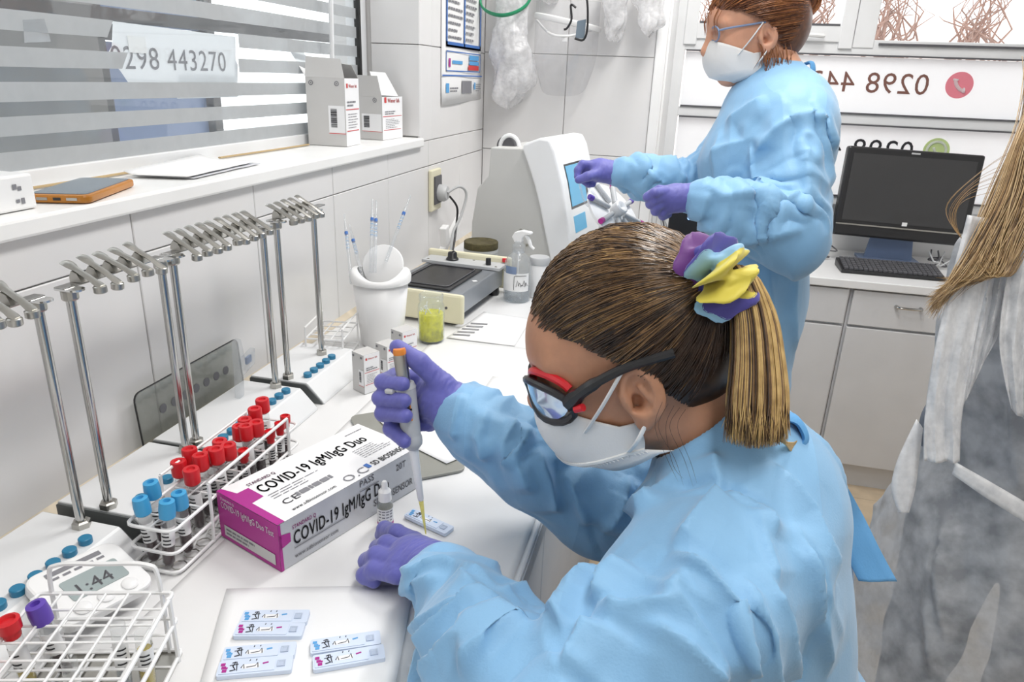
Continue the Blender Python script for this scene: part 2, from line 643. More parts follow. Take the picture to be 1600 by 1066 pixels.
# caulk bead between wall and worktop
b = MB()
b.prism([(0, 0), (0.010, 0), (0, 0.012)], -3.2, (0.0, -0.55, Z0 + 0.0005), (1, 0, 0), (0, 0, 1))
struct(b.build('trim_2', 'caulk'))

# ---- rear wall with tiles
b = MB()
b.box((XR / 2 - 0.14, YB + 0.007 + 0.06, 1.25), (XR + 0.25, 0.12, 2.5))
wb = struct(b.build('wall_back', 'grout'))
rects = []
for x0, x1 in ((0.0, 0.300), (0.300, 0.600)):
    for z0, z1 in ((0.885, 1.222), (1.222, 1.555), (1.555, 1.888), (1.888, 2.2)):
        rects.append((x0, z0, x1, z1))
tiles(wb, rects, (0, YB + 0.007, 0), (1, 0, 0), (0, 0, 1), 'tile')
b = MB()
b.box((0.618, YB + 0.052, 1.25), (0.036, 0.125, 2.5))
struct(b.build('trim_3', 'paint_white', bevel=0.004))
b = MB()
b.box((0.585, 3.03, 1.25), (0.115, 0.66, 2.5))
struct(b.build('wall_bay', 'paint_white'))
b = MB()
b.box((1.72, YW + 0.09, 0.515), (2.3, 0.16, 1.03))
struct(b.build('wall_window', 'paint_white'))

# ---- left window: aluminium frame, glass, frosted bands, taped signs
w1 = MB()
for z0, z1 in ((1.290, 1.327), (2.0, 2.04)):
    w1.box((WX - 0.012, 0.75, (z0 + z1) / 2), (0.045, 2.54, z1 - z0))
w1.box((WX - 0.012, 2.0, 1.65), (0.045, 0.036, 0.72))
w1 = struct(w1.build('window_1', 'alu_white', bevel=0.002))
b = MB()
b.box((WX + 0.004, 1.975, 1.66), (0.014, 0.012, 0.66))
b.build('gasket', 'gasket', w1)
b = MB()
b.box((WX, 0.74, 1.66), (0.004, 2.47, 0.67))
b.build('pane', 'glass', w1)


def ragged(y0, y1, z0, z1, seed, left_cut=0, right_cut=0):
    rnd = random.Random(seed)
    bot = [(y0 + (y1 - y0) * i / 10, z0 + rnd.uniform(-0.0006, 0.0006)) for i in range(11)]
    top = [(y1 - (y1 - y0) * i / 10, z1 + rnd.uniform(-0.0006, 0.0006)) for i in range(11)]
    if left_cut:
        top[-1] = (y0 + left_cut, top[-1][1])
    if right_cut:
        bot[-1] = (y1 - right_cut, bot[-1][1])
    return bot + top


bands = [(-0.5, 1.966, 1.327, 1.353), (-0.5, 1.966, 1.374, 1.400), (-0.5, 1.966, 1.419, 1.445),
         (-0.5, 1.093, 1.4655, 1.4915), (1.405, 1.966, 1.4655, 1.4915),
         (-0.5, 1.070, 1.512, 1.539), (1.412, 1.966, 1.512, 1.539), (-0.5, 1.966, 1.560, 1.588),
         (-0.5, 1.966, 1.608, 1.634), (-0.5, 1.966, 1.654, 1.680)]
for i, (y0, y1, z0, z1) in enumerate(bands):
    m_ = MB()
    m_.prism(ragged(y0, y1, z0, z1, i, 0, 0.018 if y1 < 1.1 else 0), 0.0006, (WX + 0.003, 0, 0), (0, 1, 0), (0, 0, 1))
    m_.build('frosted_band', 'frost', w1)

# signs taped to the outside of that window (seen through it)
sg = thing('window_sign', 'white sheet with torn edge and phone number 0298 443270 on the left window', 'sign', (WX - 0.006, 1.23, 1.49))
b = MB()
b.prism([(-0.150, 0.048), (-0.160, 0.01), (-0.178, -0.008), (-0.150, -0.026), (-0.135, -0.045), (0.178, -0.045), (0.184, -0.012), (0.178, 0.0), (0.184, 0.043)],
        0.0012, (0, 0, 0), (0, 1, 0), (0, 0, 1))
b.build('sheet', 'banner', sg)
text('0298 443270', 0.052, (0.0022, -0.170, -0.024), (0, 1, 0), (0, 0, 1), 'ink_grey', sg, sx=1.06, bold=-0.008)
b = MB()
b.box((0.003, -0.105, 0.015), (0.001, 0.042, 0.026))
b.build('blank_patch', 'paper', sg)
sg = thing('window_notice', 'narrow white notice with mirrored opening hours below the phone number sheet', 'sign', (WX - 0.010, 1.30, 1.428))
b = MB()
b.prism([(-0.08, -0.012), (0.11, -0.012), (0.11, 0.036), (-0.08, 0.036)], 0.0012, (0, 0, 0), (0, 1, 0), (0, 0, 1))
b.build('sheet', 'banner', sg)
text('19:00 - 20:00 hs', 0.017, (0.002, 0.10, 0.0185), (0, -1, 0), (0, 0, 1), 'ink_grey', sg, sx=1.0)
tp = MB()
tp.prism([(0, 0), (0.045, 0.004), (0.04, 0.034), (0.004, 0.03)], 0.0008, (WX + 0.0036, 0.895, 1.497), (0, 1, 0), (0, 0, 1))
tag(tp.build('tape_scrap', 'clear_plastic'), 'torn scrap of clear tape stuck on the left window', 'tape')

# ---- outside the left window: street front with a blue door and a grey wall
b = MB()
b.box((-3.3, 3.5, 0.55), (4.9, 12, 0.06))
struct(b.build('ground_outside', 'asphalt'))
bd = thing('street_facade', 'grey street front across from the left window with blue panels', 'building', (-1.1, 1.5, 0.58))
b = MB()
b.box((-0.06, 0.30, 0.75), (0.12, 0.55, 1.5))
b.build('wall', 'facade_grey', bd)
for y0, m_ in ((0.60, 'blue_paint'),):
    f = MB()
    for yy in (0.60, 1.18):
        f.box((-0.05, yy, 0.75), (0.07, 0.05, 1.5))
    for zz in (0.50, 0.985, 1.45):
        f.box((-0.05, 0.89, zz), (0.07, 0.58, 0.05))
    fr_ = f.build('door_frame', 'facade_dark', bd, bevel=0.004)
    for za, zb_ in ((0.05, 0.47), (0.53, 0.955), (1.015, 1.42)):
        f = MB()
        f.box((-0.06, 0.89, (za + zb_) / 2), (0.02, 0.53, zb_ - za))
        f.build('panel', 'blue_paint', bd)
b = MB()
b.box((-0.05, 1.9, 1.62), (0.3, 3.9, 0.07))
b.build('lintel', 'facade_dark', bd)
b = MB()
b.box((-0.06, -1.1, 0.75), (0.08, 2.2, 1.5))
b.build('white_wall', 'facade_light', bd)
for yy in (-0.32, -0.12, 0.0):
    b = MB()
    b.box((0.0, yy, 0.75), (0.03, 0.02, 1.5))
    b.build('post', 'facade_dark', bd)
b = MB()
b.box((-0.4, 2.6, 0.55), (0.12, 2.4, 0.08))
b.box((-0.4, 2.6, 0.30), (0.12, 2.4, 0.10))
b.build('rail', 'facade_light', bd)
for k, (zz, xx) in enumerate(((1.02, -0.75), (0.42, -0.70))):
    b = MB()
    b.box((xx + 1.1, 1.9, zz), (0.05, 4.2, 0.035), (0, 0, R(-6)))
    b.build('beam', 'facade_dark', bd)
ws_ = MB()
ws_.tube([(WX + 0.02, 1.775, ZS + 0.01), (WX + 0.035, 1.765, ZS + 0.36)], 0.006, 8)
tag(ws_.build('window_rod', 'alu_white', smooth=True), 'slim white rod standing in the window behind the tall reagent box', 'rod')

# ---- rear window bay: frames, white banners with mirrored numbers
f = MB()
for z0, z1 in ((1.605, 1.660), (1.350, 1.388), (1.03, 1.065)):
    f.box((1.72, YW, (z0 + z1) / 2), (2.16, 0.05, z1 - z0))
f.box((0.662, YW, 1.6), (0.044, 0.056, 1.25))
f.box((2.35, YW, 1.6), (0.05, 0.056, 1.25))
f.box((1.35, YW, 1.93), (0.075, 0.060, 0.60))
w2 = struct(f.build('window_2', 'alu_white', bevel=0.003))
f = MB()
for x0, x1, z0, z1 in ((0.73, 1.255, 1.709, 2.2), (1.405, 2.3, 1.645, 2.2)):
    xs_, xe, t = x0, x1, 0.008
    f.box(((x0 + x1) / 2, YW - 0.030, z0), (x1 - x0, 0.012, t))
for z in (1.604, 1.390, 1.348, 1.067):
    f.box((1.5, YW - 0.022, z), (1.62, 0.02, 0.006))
f.build('gasket', 'dark_grey', w2)
b = MB()
b.box((1.005, YW - 0.012, 1.678), (0.60, 0.045, 0.06))
b.box((0.70, YW - 0.012, 1.9), (0.05, 0.049, 0.55))
b.box((1.285, YW - 0.012, 1.9), (0.05, 0.049, 0.55))
b.build('sash', 'alu_white', w2, bevel=0.003)
b = MB()
b.tube([(1.10, YW - 0.055, 1.672), (1.115, YW - 0.062, 1.672), (1.19, YW - 0.062, 1.668), (1.2, YW - 0.055, 1.668)], 0.008, 8)
b.build('latch', 'plastic_white', w2, smooth=True)
b = MB()
b.box((1.5, YW + 0.01, 1.93), (1.7, 0.004, 0.54))
b.build('pane', 'glass', w2)
for k, (z0, z1) in enumerate(((1.392, 1.600), (1.070, 1.345))):
    sgn = thing('window_banner', ['upper white window banner with mirrored phone number and pink phone icon',
                                  'lower white window banner behind the monitor with green message icon'][k], 'sign', (1.5, YW - 0.006, z0))
    b = MB()
    b.box((0, 0, (z1 - z0) / 2), (1.62, 0.004, z1 - z0))
    b.build('sheet', 'banner', sgn)
    if k == 0:
        text('0298 443270', 0.108, (0.118, -0.0045, 0.078), (-1, 0, 0), (0, 0, 1), 'digit_brown', sgn, bold=-0.012, sx=1.0)
        cx, cz, r, ic = 0.222, 0.118, 0.048, 'icon_pink'
    else:
        text('0298 443270', 0.108, (0.115, -0.0045, 0.150), (-1, 0, 0), (0, 0, 1), 'ink', sgn, bold=-0.012, sx=1.0)
        cx, cz, r, ic = 0.195, 0.195, 0.048, 'icon_green'
    b = MB()
    b.lathe([(0.0, 0.0), (r, 0.0), (r, 0.001), (0, 0.001)], 36, c=(cx, -0.0025, cz), rot=(R(90), 0, 0))
    b.build('icon_disc', ic, sgn)
    b = MB()
    if k == 0:
        pts = [(cx + 0.021, -0.0042, cz - 0.018), (cx + 0.010, -0.0042, cz - 0.018), (cx - 0.006, -0.0042, cz - 0.006), (cx - 0.016, -0.0042, cz + 0.012), (cx - 0.016, -0.0042, cz + 0.022)]
        b.tube(bez(pts, 5), [0.010] * 4 + [0.0065] * 13 + [0.010] * 4, 8)
    else:
        b.tube([(cx + 0.034 * math.cos(a), -0.0042, cz + 0.034 * math.sin(a)) for a in [2 * math.pi * i / 30 for i in range(30)]], 0.005, 6, closed=True)
        b.tube(bez([(cx + 0.016, -0.0042, cz - 0.014), (cx - 0.002, -0.0042, cz - 0.006), (cx - 0.012, -0.0042, cz + 0.012)], 5), 0.005, 6)
    b.build('icon_handset', 'banner', sgn)
# daylight side of the bay: bank with dry bushes beyond the glass
b = MB()
b.grid(lambda u, v: (-1.5 + 6.5 * u, YW + 0.5 + 2.6 * v, 0.5 + 1.5 * v ** 0.8 + 0.12 * fbm((u * 9, v * 5, 0), 1, 3)), 40, 16)
struct(b.build('bank_outside', 'dry_grass', smooth=True))
for k in range(5):
    rnd = random.Random(40 + k)
    sx = [0.85, 1.22, 1.60, 1.98, 2.36][k]
    y = YW + 0.75
    z = 1.42
    b = MB()
    for j in range(34):
        p = Vector((sx + rnd.uniform(-0.05, 0.05), y, z))
        d = Vector((rnd.uniform(-1, 1), rnd.uniform(-0.4, 0.4), rnd.uniform(0.3, 1.4))).normalized()
        pts, rr = [p.copy()], [0.009]
        for s_ in range(6):
            d = (d + Vector((rnd.uniform(-.6, .6) - 9 * (p.x - sx), rnd.uniform(-.3, .3) - 4 * (p.y - y), rnd.uniform(-.3, .35)))).normalized()
            p = p + d * rnd.uniform(0.08, 0.16)
            pts.append(p.copy())
            rr.append(0.008 * (1 - (s_ + 1) / 7))
        b.tube(pts, rr, 4)
    tag(b.build('dry_bush', 'bark'), 'bare twiggy bush outside the upper rear window, %s from the left' % ['first', 'second', 'third', 'fourth', 'fifth'][k], 'bush', 'bare bushes outside the rear window')

# ---- ceiling and the walls behind and beside the camera
b = MB()
b.box((1.26, 1.0, 2.80), (3.2, 4.7, 0.08))
struct(b.build('ceiling', 'paint_white'))
b = MB()
b.box((2.86, 1.0, 1.36), (0.10, 4.7, 2.80))
struct(b.build('wall_right', 'paint_white'))
b = MB()
b.box((1.30, -1.30, 1.36), (3.1, 0.10, 2.80))
struct(b.build('wall_front', 'paint_white'))
b = MB()
b.box((1.72, YW + 0.06, 2.52), (2.3, 0.12, 0.56))
struct(b.build('wall_lintel', 'paint_white'))
b = MB()
b.box((-0.137, -0.93, 1.36), (0.26, 0.70, 2.80))
struct(b.build('wall_corner', 'paint_white'))

# ---- floor
b = MB()
b.box((1.35, 1.0, -0.012), (3.1, 4.6, 0.02))
fl = struct(b.build('floor', 'floor_grout'))
rects = []
for i in range(-1, 12):
    for j in range(-3, 10):
        x0, y0 = 0.02 + i * 0.305 - 0.1, 2.66 - 0.305 * (j + 1)
        if 0.5 < x0 < 2.9 and -0.5 < y0 < 3.0:
            rects.append((x0, y0, x0 + 0.305, y0 + 0.305))
tiles(fl, rects, (0, 0, -0.007), (1, 0, 0), (0, 1, 0), 'floor_tile', gap=0.004, th=0.007, name='floor_tile')

# ---- left worktop and its base cabinets
XF = 0.620
b = MB()
b.box((XF / 2, 1.03, Z0 - 0.017), (XF, 3.24, 0.034))
wt = tag(b.build('worktop', 'laminate', bevel=0.003), 'long white laminate worktop along the tiled left wall', 'worktop')
b = MB()
b.box((XF + 0.0012, 1.03, Z0 - 0.018), (0.002, 3.24, 0.028))
b.build('edge_band', 'laminate_edge', wt)


def paper_sheet(name, corners, label, cat='paper', z=0.0008, material='paper', n=14, amp=0.0012, seed=0, curl=0.0):
    c = [Vector((p[0], p[1])) for p in corners]

    def fn(u, v):
        p = (c[0] * (1 - u) + c[1] * u) * (1 - v) + (c[3] * (1 - u) + c[2] * u) * v
        h = Z0 + z + 0.0012 + amp * fbm((p.x, p.y, 0), 9, seed, 3) + curl * max(0, (u - 0.8) * 5) ** 2
        return (p.x, p.y, max(h, Z0 + z))
    m_ = MB()
    m_.grid(fn, n, n)
    return tag(m_.build(name, material, smooth=True, solid=0.0003), label, cat)


paper_sheet('cover_paper', [(0.245, 0.30), (0.612, 0.30), (0.612, 1.44), (0.250, 1.44)],
            'large white crepe paper covering the front of the worktop', 'paper', 0.0004, 'paper_cover', 40, 0.0014, 3)


def base_cabinet(x0, x1, y0, y1, ztop, front, doors, label, name='base_cabinet', group='base cabinets', kick=0.10, handles=()):
    """front: '+x' or '-y' side carries the doors"""
    t = thing(name, label, 'cabinet', ((x0 + x1) / 2, (y0 + y1) / 2, 0), 0, group)
    hx, hy = (x1 - x0) / 2, (y1 - y0) / 2
    b = MB()
    b.box((0, 0, (kick + ztop) / 2), (2 * hx, 2 * hy, ztop - kick))
    b.build('body', 'cabinet', t)
    b = MB()
    if front == '+x':
        b.box((-0.02, 0, kick / 2), (2 * hx - 0.04, 2 * hy, kick))
    else:
        b.box((0, 0.02, kick / 2), (2 * hx, 2 * hy - 0.0, kick))
    b.build('kick_board', 'cabinet', t)
    for nm, a0, a1, z0, z1, hd in doors:
        b = MB()
        if front == '+x':
            b.box((hx + 0.009, (a0 + a1) / 2 - (y0 + y1) / 2, (z0 + z1) / 2), (0.018, a1 - a0, z1 - z0))
        else:
            b.box(((a0 + a1) / 2 - (x0 + x1) / 2, -hy - 0.009, (z0 + z1) / 2), (a1 - a0, 0.018, z1 - z0))
        d = b.build(nm, 'cabinet', t, bevel=0.002)
        if hd:
            h = MB()
            if front == '+x':
                yy, zz = hd[0] - (y0 + y1) / 2, hd[1]
                pts = [(hx + 0.018, yy - 0.035, zz), (hx + 0.040, yy - 0.03, zz), (hx + 0.046, yy, zz), (hx + 0.040, yy + 0.03, zz), (hx + 0.018, yy + 0.035, zz)]
                if hd[2]:
                    pts = [(p[0], yy, zz + p[1] - yy) for p in pts]
            else:
                xx, zz = hd[0] - (x0 + x1) / 2, hd[1]
                pts = [(xx - 0.04, -hy - 0.018, zz), (xx - 0.036, -hy - 0.036, zz), (xx, -hy - 0.041, zz), (xx + 0.036, -hy - 0.036, zz), (xx + 0.04, -hy - 0.018, zz)]
            pts = bez(pts, 4)
            h.tube(pts, [0.0065 if (i < 4 or i > len(pts) - 5) else 0.0045 for i in range(len(pts))], 8)
            h.build('handle', 'chrome', d, smooth=True)
    return t


spans = [(-0.55, 0.20), (0.20, 0.95), (0.95, 1.70), (1.70, 2.655)]
for k, (a, c) in enumerate(spans):
    m_ = (a + c) / 2
    base_cabinet(0.02, XF - 0.035, a + 0.001, c - 0.001, Z0 - 0.036, '+x',
                 [('door', a + 0.003, m_ - 0.0015, 0.11, Z0 - 0.045, (m_ - 0.045, Z0 - 0.10, 1)),
                  ('door', m_ + 0.0015, c - 0.003, 0.11, Z0 - 0.045, (m_ + 0.045, Z0 - 0.10, 1))],
                 ['grey two-door base cabinet under the near end of the worktop',
                  'grey two-door base cabinet under the worktop beside the seated worker',
                  'grey two-door base cabinet under the worktop below the shaker',
                  'grey two-door base cabinet under the far end of the worktop'][k], group='base cabinets under the left worktop')

# ---- rear counter with drawers below the window
b = MB()
b.box((1.72, 2.975, 0.825), (2.16, 0.535, 0.03))
rt = tag(b.build('rear_worktop', 'laminate', bevel=0.003), 'white counter top under the rear window carrying the monitor', 'worktop')
xs = [0.66, 1.378, 2.13, 2.80]
for k in range(3):
    x0, x1 = xs[k], xs[k + 1]
    base_cabinet(x0 + 0.001, x1 - 0.001, 2.74, 3.235, 0.808, '-y',
                 [('drawer', x0 + 0.008, x1 - 0.008, 0.672, 0.802, ((x0 + x1) / 2 - (0.18 if k == 1 else 0.0), 0.757)),
                  ('door', x0 + 0.008, (x0 + x1) / 2 + (0.03 if k == 1 else 0), 0.105, 0.662, None),
                  ('door', (x0 + x1) / 2 + (0.036 if k == 1 else 0.006), x1 - 0.008, 0.105, 0.662, None)],
                 ['grey rear cabinet with a wide drawer behind the standing worker',
                  'grey rear cabinet with a wide chrome-handled drawer below the monitor',
                  'grey rear cabinet with a wide drawer at the far right of the counter'][k], 'rear_cabinet', 'cabinets under the rear window')

# ================================================================ THINGS ON THE WORKTOP
b = MB()


def rrect(w, h, r, n=4, x0=0.0, y0=0.0):
    pts = []
    for cx, cy, a0 in ((w - r, r, -90), (w - r, h - r, 0), (r, h - r, 90), (r, r, 180)):
        for i in range(n + 1):
            a = R(a0 + 90 * i / n)
            pts.append((x0 + cx + r * math.cos(a), y0 + cy + r * math.sin(a)))
    return pts


# ---- sedimentation stands: white base, two chrome rods, rail with spring clips, blue buttons
def clip_meshes():
    lever = MB()
    # long pressed-steel lever from the thumb pad at the wall side (-x) down to the jaw (+x)
    prof = [(-0.0190, 0.0120, 0.0040), (-0.0175, 0.0130, 0.0066), (-0.0140, 0.0125, 0.0078), (-0.0080, 0.0095, 0.0072), (-0.0030, 0.0068, 0.0052), (0.003, 0.0042, 0.0046),
            (0.009, 0.0015, 0.0048), (0.016, -0.002, 0.0050), (0.023, -0.006, 0.0052), (0.029, -0.0095, 0.0062), (0.0335, -0.0115, 0.0044)]
    vs, fs = [], []
    for x, z, w in prof:
        for y_, d_ in ((-w, -0.0012), (-w * 0.5, 0.0008), (w * 0.5, 0.0008), (w, -0.0012), (w * 0.9, -0.0022), (-w * 0.9, -0.0022)):
            vs.append((x + 0.4 * d_, y_, z + 0.9 * d_))
    for i in range(len(prof) - 1):
        for j in range(6):
            k = (j + 1) % 6
            fs.append((i * 6 + j, i * 6 + k, i * 6 + 6 + k, i * 6 + 6 + j))
    fs += [tuple(range(6)), tuple(range(len(vs) - 6, len(vs)))]
    lever.add(vs, fs)
    saddle = MB()
    saddle.prism([(-0.008, -0.009), (0.010, -0.009), (0.007, -0.003), (0.004, 0.001), (-0.003, 0.004), (-0.007, -0.002)], 0.012, (0, 0.006, 0), (1, 0, 0), (0, 0, 1))
    pad = MB()
    pad.lathe([(0.0060, -0.0205), (0.0072, -0.0195), (0.0072, -0.0130), (0.006, -0.0120)], 14, c=(0.029, 0, 0))
    out = []
    for m_, nm in ((lever, 'clip'), (saddle, 'saddle'), (pad, 'jaw_pad')):
        me = m_.mesh(nm)
        for p in me.polygons:
            p.use_smooth = True
        me.set_sharp_from_angle(angle=R(40))
        out.append(me)
    return out


CLIP = clip_meshes()
for me, m_ in zip(CLIP, ('steel', 'steel', 'steel')):
    me.materials.append(M[m_])
_b = MB()
_b.lathe([(0.0072, 0.0), (0.0075, 0.001), (0.0075, 0.0068), (0.0066, 0.0078), (0.0, 0.0078)], 18)
BTN = _b.mesh('button')
for p in BTN.polygons:
    p.use_smooth = True
BTN.set_sharp_from_angle(angle=R(40))
BTN.materials.append(M['button_blue'])
BT = 0.036       # base height


def esr_stand(y0, y1, rods, clips, label, end_dark=True):
    t = thing('sedimentation_stand', label, 'lab stand', (0.0, (y0 + y1) / 2, Z0 + 0.0005), 0, 'sedimentation stands along the wall')
    L = y1 - y0
    prof = [(0.034, 0.0), (0.178, 0.0), (0.176, 0.004), (0.148, BT - 0.002), (0.145, BT), (0.036, BT), (0.034, BT - 0.002)]
    b = MB()
    b.prism(prof, -(L - 0.006), (0, -L / 2 + 0.003, 0), (1, 0, 0), (0, 0, 1))
    b.build('base', 'base_white', t, bevel=0.0012)
    for s in (-1, 1):
        e = MB()
        e.prism([(x * (0.985 if x > 0.1 else 1), z * 0.93) for x, z in prof], -0.0025, (0, s * (L / 2 - 0.0018) - 0.00125, 0), (1, 0, 0), (0, 0, 1))
        e.build('end_plate', 'base_dark', t)
    ym = (y0 + y1) / 2
    b = MB()
    b.box((0.097, 0, 0.3195), (0.014, L - 0.008, 0.0025))
    rail = b.build('rail', 'chrome', t, bevel=0.0006)
    for ry in rods:
        b = MB()
        b.cyl((0.104, ry - ym, BT), (0.103, ry - ym, 0.317), 0.0053, n=14)
        rd = b.build('rod', 'chrome', t, smooth=True)
        b = MB()
        b.lathe([(0.0105, BT), (0.0105, BT + 0.007), (0.0085, BT + 0.009)], 6, c=(0.104, ry - ym, 0))
        b.build('nut', 'steel', rd)
        b = MB()
        b.lathe([(0.0080, 0.306), (0.0092, 0.308), (0.0092, 0.317)], 12, c=(0.103, ry - ym, 0))
        b.build('nut', 'steel', rd)
        b = MB()
        b.prism(rrect(0.034, 0.018, 0.008, 4, -0.012, -0.009), 0.0022, (0.099, ry - ym, 0.3175), (1, 0, 0), (0, 1, 0))
        b.build('rail_lug', 'chrome_light', rd)
    for cy in clips:
        c = link('clip', CLIP[0], None, t)
        c.location = (0.097, cy - ym, 0.3300)
        c.rotation_euler = (0, R(rng.uniform(-4, 4)), R(rng.uniform(-6, 6)))
        link('saddle', CLIP[1], None, c)
        link('jaw_pad', CLIP[2], None, c)
        bt = link('button', BTN, None, t)
        bt.location = (0.133, cy - ym, BT)
    return t


esr_stand(0.395, 0.605, [0.590, 0.41], [0.452 + 0.0225 * i for i in range(6)] + [0.43, 0.4075],
          'white sedimentation stand at the near end beside the digital timer')
esr_stand(0.622, 0.792, [0.633, 0.781], [0.655 + 0.0245 * i for i in range(5)],
          'white sedimentation stand with five clips behind the blue-capped tubes')
esr_stand(0.796, 1.032, [0.804, 1.020], [0.826 + 0.0222 * i for i in range(9)],
          'white sedimentation stand with nine clips in front of the smoked plate')
esr_stand(1.048, 1.235, [1.061, 1.186], [1.078 + 0.0232 * i for i in range(5)],
          'white sedimentation stand at the far end beside the empty wire rack')

# ---- smoked plate leaning on the wall, and a small clear bracket
b = MB()


pl = thing('smoked_plate', 'smoked grey plastic plate with a row of round spots leaning on the wall', 'plate', (0.018, 0.795, Z0 + 0.0005), (0, R(-3), 0))
b.prism(rrect(0.255, 0.105, 0.012), 0.004, (0, 0, 0), (0, 1, 0), (0, 0, 1))
b.build('sheet', 'smoke_plate', pl, bevel=0.0006)
b = MB()
b.tube([(0.002, y, z) for y, z in rrect(0.255, 0.105, 0.012)], 0.0014, 6, closed=True)
b.build('edge', 'black_plastic', pl)
for i in range(7):
    b = MB()
    b.lathe([(0.0, 0.0), (0.0075, 0.0), (0.0075, 0.0008), (0.0, 0.0008)], 16, c=(0.0042, 0.05 + 0.0265 * i, 0.062), rot=(0, R(90), 0))
    b.build('spot', 'dark_grey', pl)
br = thing('clear_bracket', 'small clear plastic bracket standing beside the smoked plate', 'bracket', (0.062, 0.955, Z0 + BT + 0.001), R(6))
b = MB()
b.prism([(0, 0), (0.016, 0), (0.020, 0.034), (0.062, 0.040), (0.066, 0.068), (0.030, 0.062), (0.022, 0.10), (0.008, 0.10)], 0.010, (0.004, 0, 0), (0, 1, 0), (0, 0, 1))
b.build('body', 'clear_plastic', br, bevel=0.002)
b = MB()
b.box((0.010, 0.046, 0.053), (0.004, 0.016, 0.012))
b.build('insert', 'blue_paint', br)


# ---- wire racks
def wires(t, paths, r, material='wire_white', n=6, name='wire'):
    for p in paths:
        m_ = MB()
        closed = p[0] == 'loop'
        pts = p[1:] if closed else p
        m_.tube(pts, r, n, closed=closed)
        m_.build(name, material, t, smooth=True)


def loop(w, l, z, r=0.010, n=3):
    return ['loop'] + [(x - w / 2, y - l / 2, z) for x, y in rrect(w, l, r, n)]


tr = thing('tube_rack', 'white wire rack full of red and blue capped blood tubes', 'rack', (0.2065, 0.722, Z0 + 0.001), R(0.5))
W_, L_ = 0.062, 0.285
paths = [loop(W_, L_, 0.060), loop(W_, L_, 0.030), loop(W_, L_, 0.004)]
for y in (-0.075, 0.108):
    for s in (-1, 1):
        paths.append(bez([(s * W_ / 2, y, 0.002), (s * (W_ / 2 + 0.002), y, 0.04), (s * (W_ / 2 + 0.002), y, 0.085)], 3))
for s in (-1, 1):
    paths.append([(s * (W_ / 2 + 0.002), -0.075, 0.085), (s * (W_ / 2 + 0.002), 0.108, 0.085)])
wires(tr, paths, 0.0022)
wires(tr, [[(0, -L_ / 2, 0.060), (0, L_ / 2, 0.060)], [(0, -L_ / 2, 0.030), (0, L_ / 2, 0.030)]] +
      [[(-W_ / 2, -L_ / 2 + 0.0285 * i, 0.058), (W_ / 2, -L_ / 2 + 0.0285 * i, 0.058)] for i in range(1, 10)], 0.0013)
b = MB()
for i in range(12):
    for j in range(3):
        b.tube([(-0.021 + 0.021 * j + 0.0085 * math.cos(a), -0.127 + 0.0231 * i + 0.0085 * math.sin(a), 0.003) for a in [k * math.pi / 4 for k in range(8)]], 0.001, 4, closed=True)
st = b.build('base_mesh', 'steel', tr)
st['kind'] = 'stuff'

# ---- tubes
_t = {}


def tube_parts(kind):
    if kind in _t:
        return _t[kind]
    big = kind != 'small'
    r, h = (0.0070, 0.070) if big else (0.0052, 0.056)
    if kind.startswith('open'):
        r, h = 0.0062, 0.080
    g = MB()
    g.lathe([(0.0, 0.0), (r * 0.6, 0.0015), (r, 0.006), (r, h)], 16, caps=False)
    l_ = MB()
    fill = {'red': 0.030, 'blue': 0.046, 'small': 0.024, 'serum': 0.036, 'orange': 0.05, 'purple': 0.04, 'openclear': 0.03}.get(kind, 0.03)
    l_.lathe([(0.0, 0.0008), (r * 0.55, 0.0022), (r * 0.9, 0.0065), (r * 0.9, fill), (0.0, fill)], 14)
    lab = MB()
    n = 9
    lab.grid(lambda u, v: ((r + 0.0003) * math.cos(-2.4 + 3.6 * u), (r + 0.0003) * math.sin(-2.4 + 3.6 * u), h * (0.42 + 0.36 * v)), n, 2)
    pr = MB()
    rnd = random.Random(len(_t))
    for i in range(4):
        a0, z = -1.9 + rnd.random() * .3, h * (0.46 + 0.07 * i)
        pr.grid(lambda u, v: ((r + 0.0006) * math.cos(a0 + 1.2 * u), (r + 0.0006) * math.sin(a0 + 1.2 * u), z + 0.0018 * v), 4, 2)
    cap = MB()
    if kind == 'red':
        cap.lathe([(r * 0.95, h - 0.004), (r * 1.35, h - 0.001), (r * 1.4, h + 0.017), (r * 1.3, h + 0.0185), (r * 0.75, h + 0.0185), (r * 0.6, h + 0.016), (0, h + 0.016)], 18)
    elif kind in ('blue', 'purple'):
        cap.lathe([(r * 0.95, h - 0.006), (r * 1.28, h - 0.004), (r * 1.33, h + 0.006), (r * 1.2, h + 0.016), (r * 0.6, h + 0.017), (r * 0.45, h + 0.013), (0, h + 0.013)], 18)
    elif kind in ('small', 'serum'):
        cap.lathe([(r * 0.95, h - 0.006), (r * 1.05, h - 0.004), (r * 1.05, h + 0.002), (r * 1.4, h + 0.003), (r * 1.42, h + 0.013), (r * 1.0, h + 0.014), (r * 0.8, h + 0.011), (0, h + 0.011)], 16)
    else:
        cap = None
    ms = []
    for m_, nm, mt in ((g, 'glass', 'tube_glass'), (l_, 'fluid', {'serum': 'serum', 'orange': 'serum', 'openclear': 'water'}.get(kind, 'blood')), (lab, 'label', 'label_white'), (pr, 'print', 'ink'),
                       (cap, 'cap', {'red': 'cap_red', 'small': 'cap_red', 'serum': 'cap_red', 'blue': 'cap_blue', 'purple': 'cap_purple'}.get(kind, 'cap_red'))):
        if m_ is None:
            continue
        me = m_.mesh(nm)
        for p in me.polygons:
            p.use_smooth = True
        me.set_sharp_from_angle(angle=R(40))
        me.materials.append(M[mt])
        ms.append((nm, me))
    _t[kind] = ms
    return ms


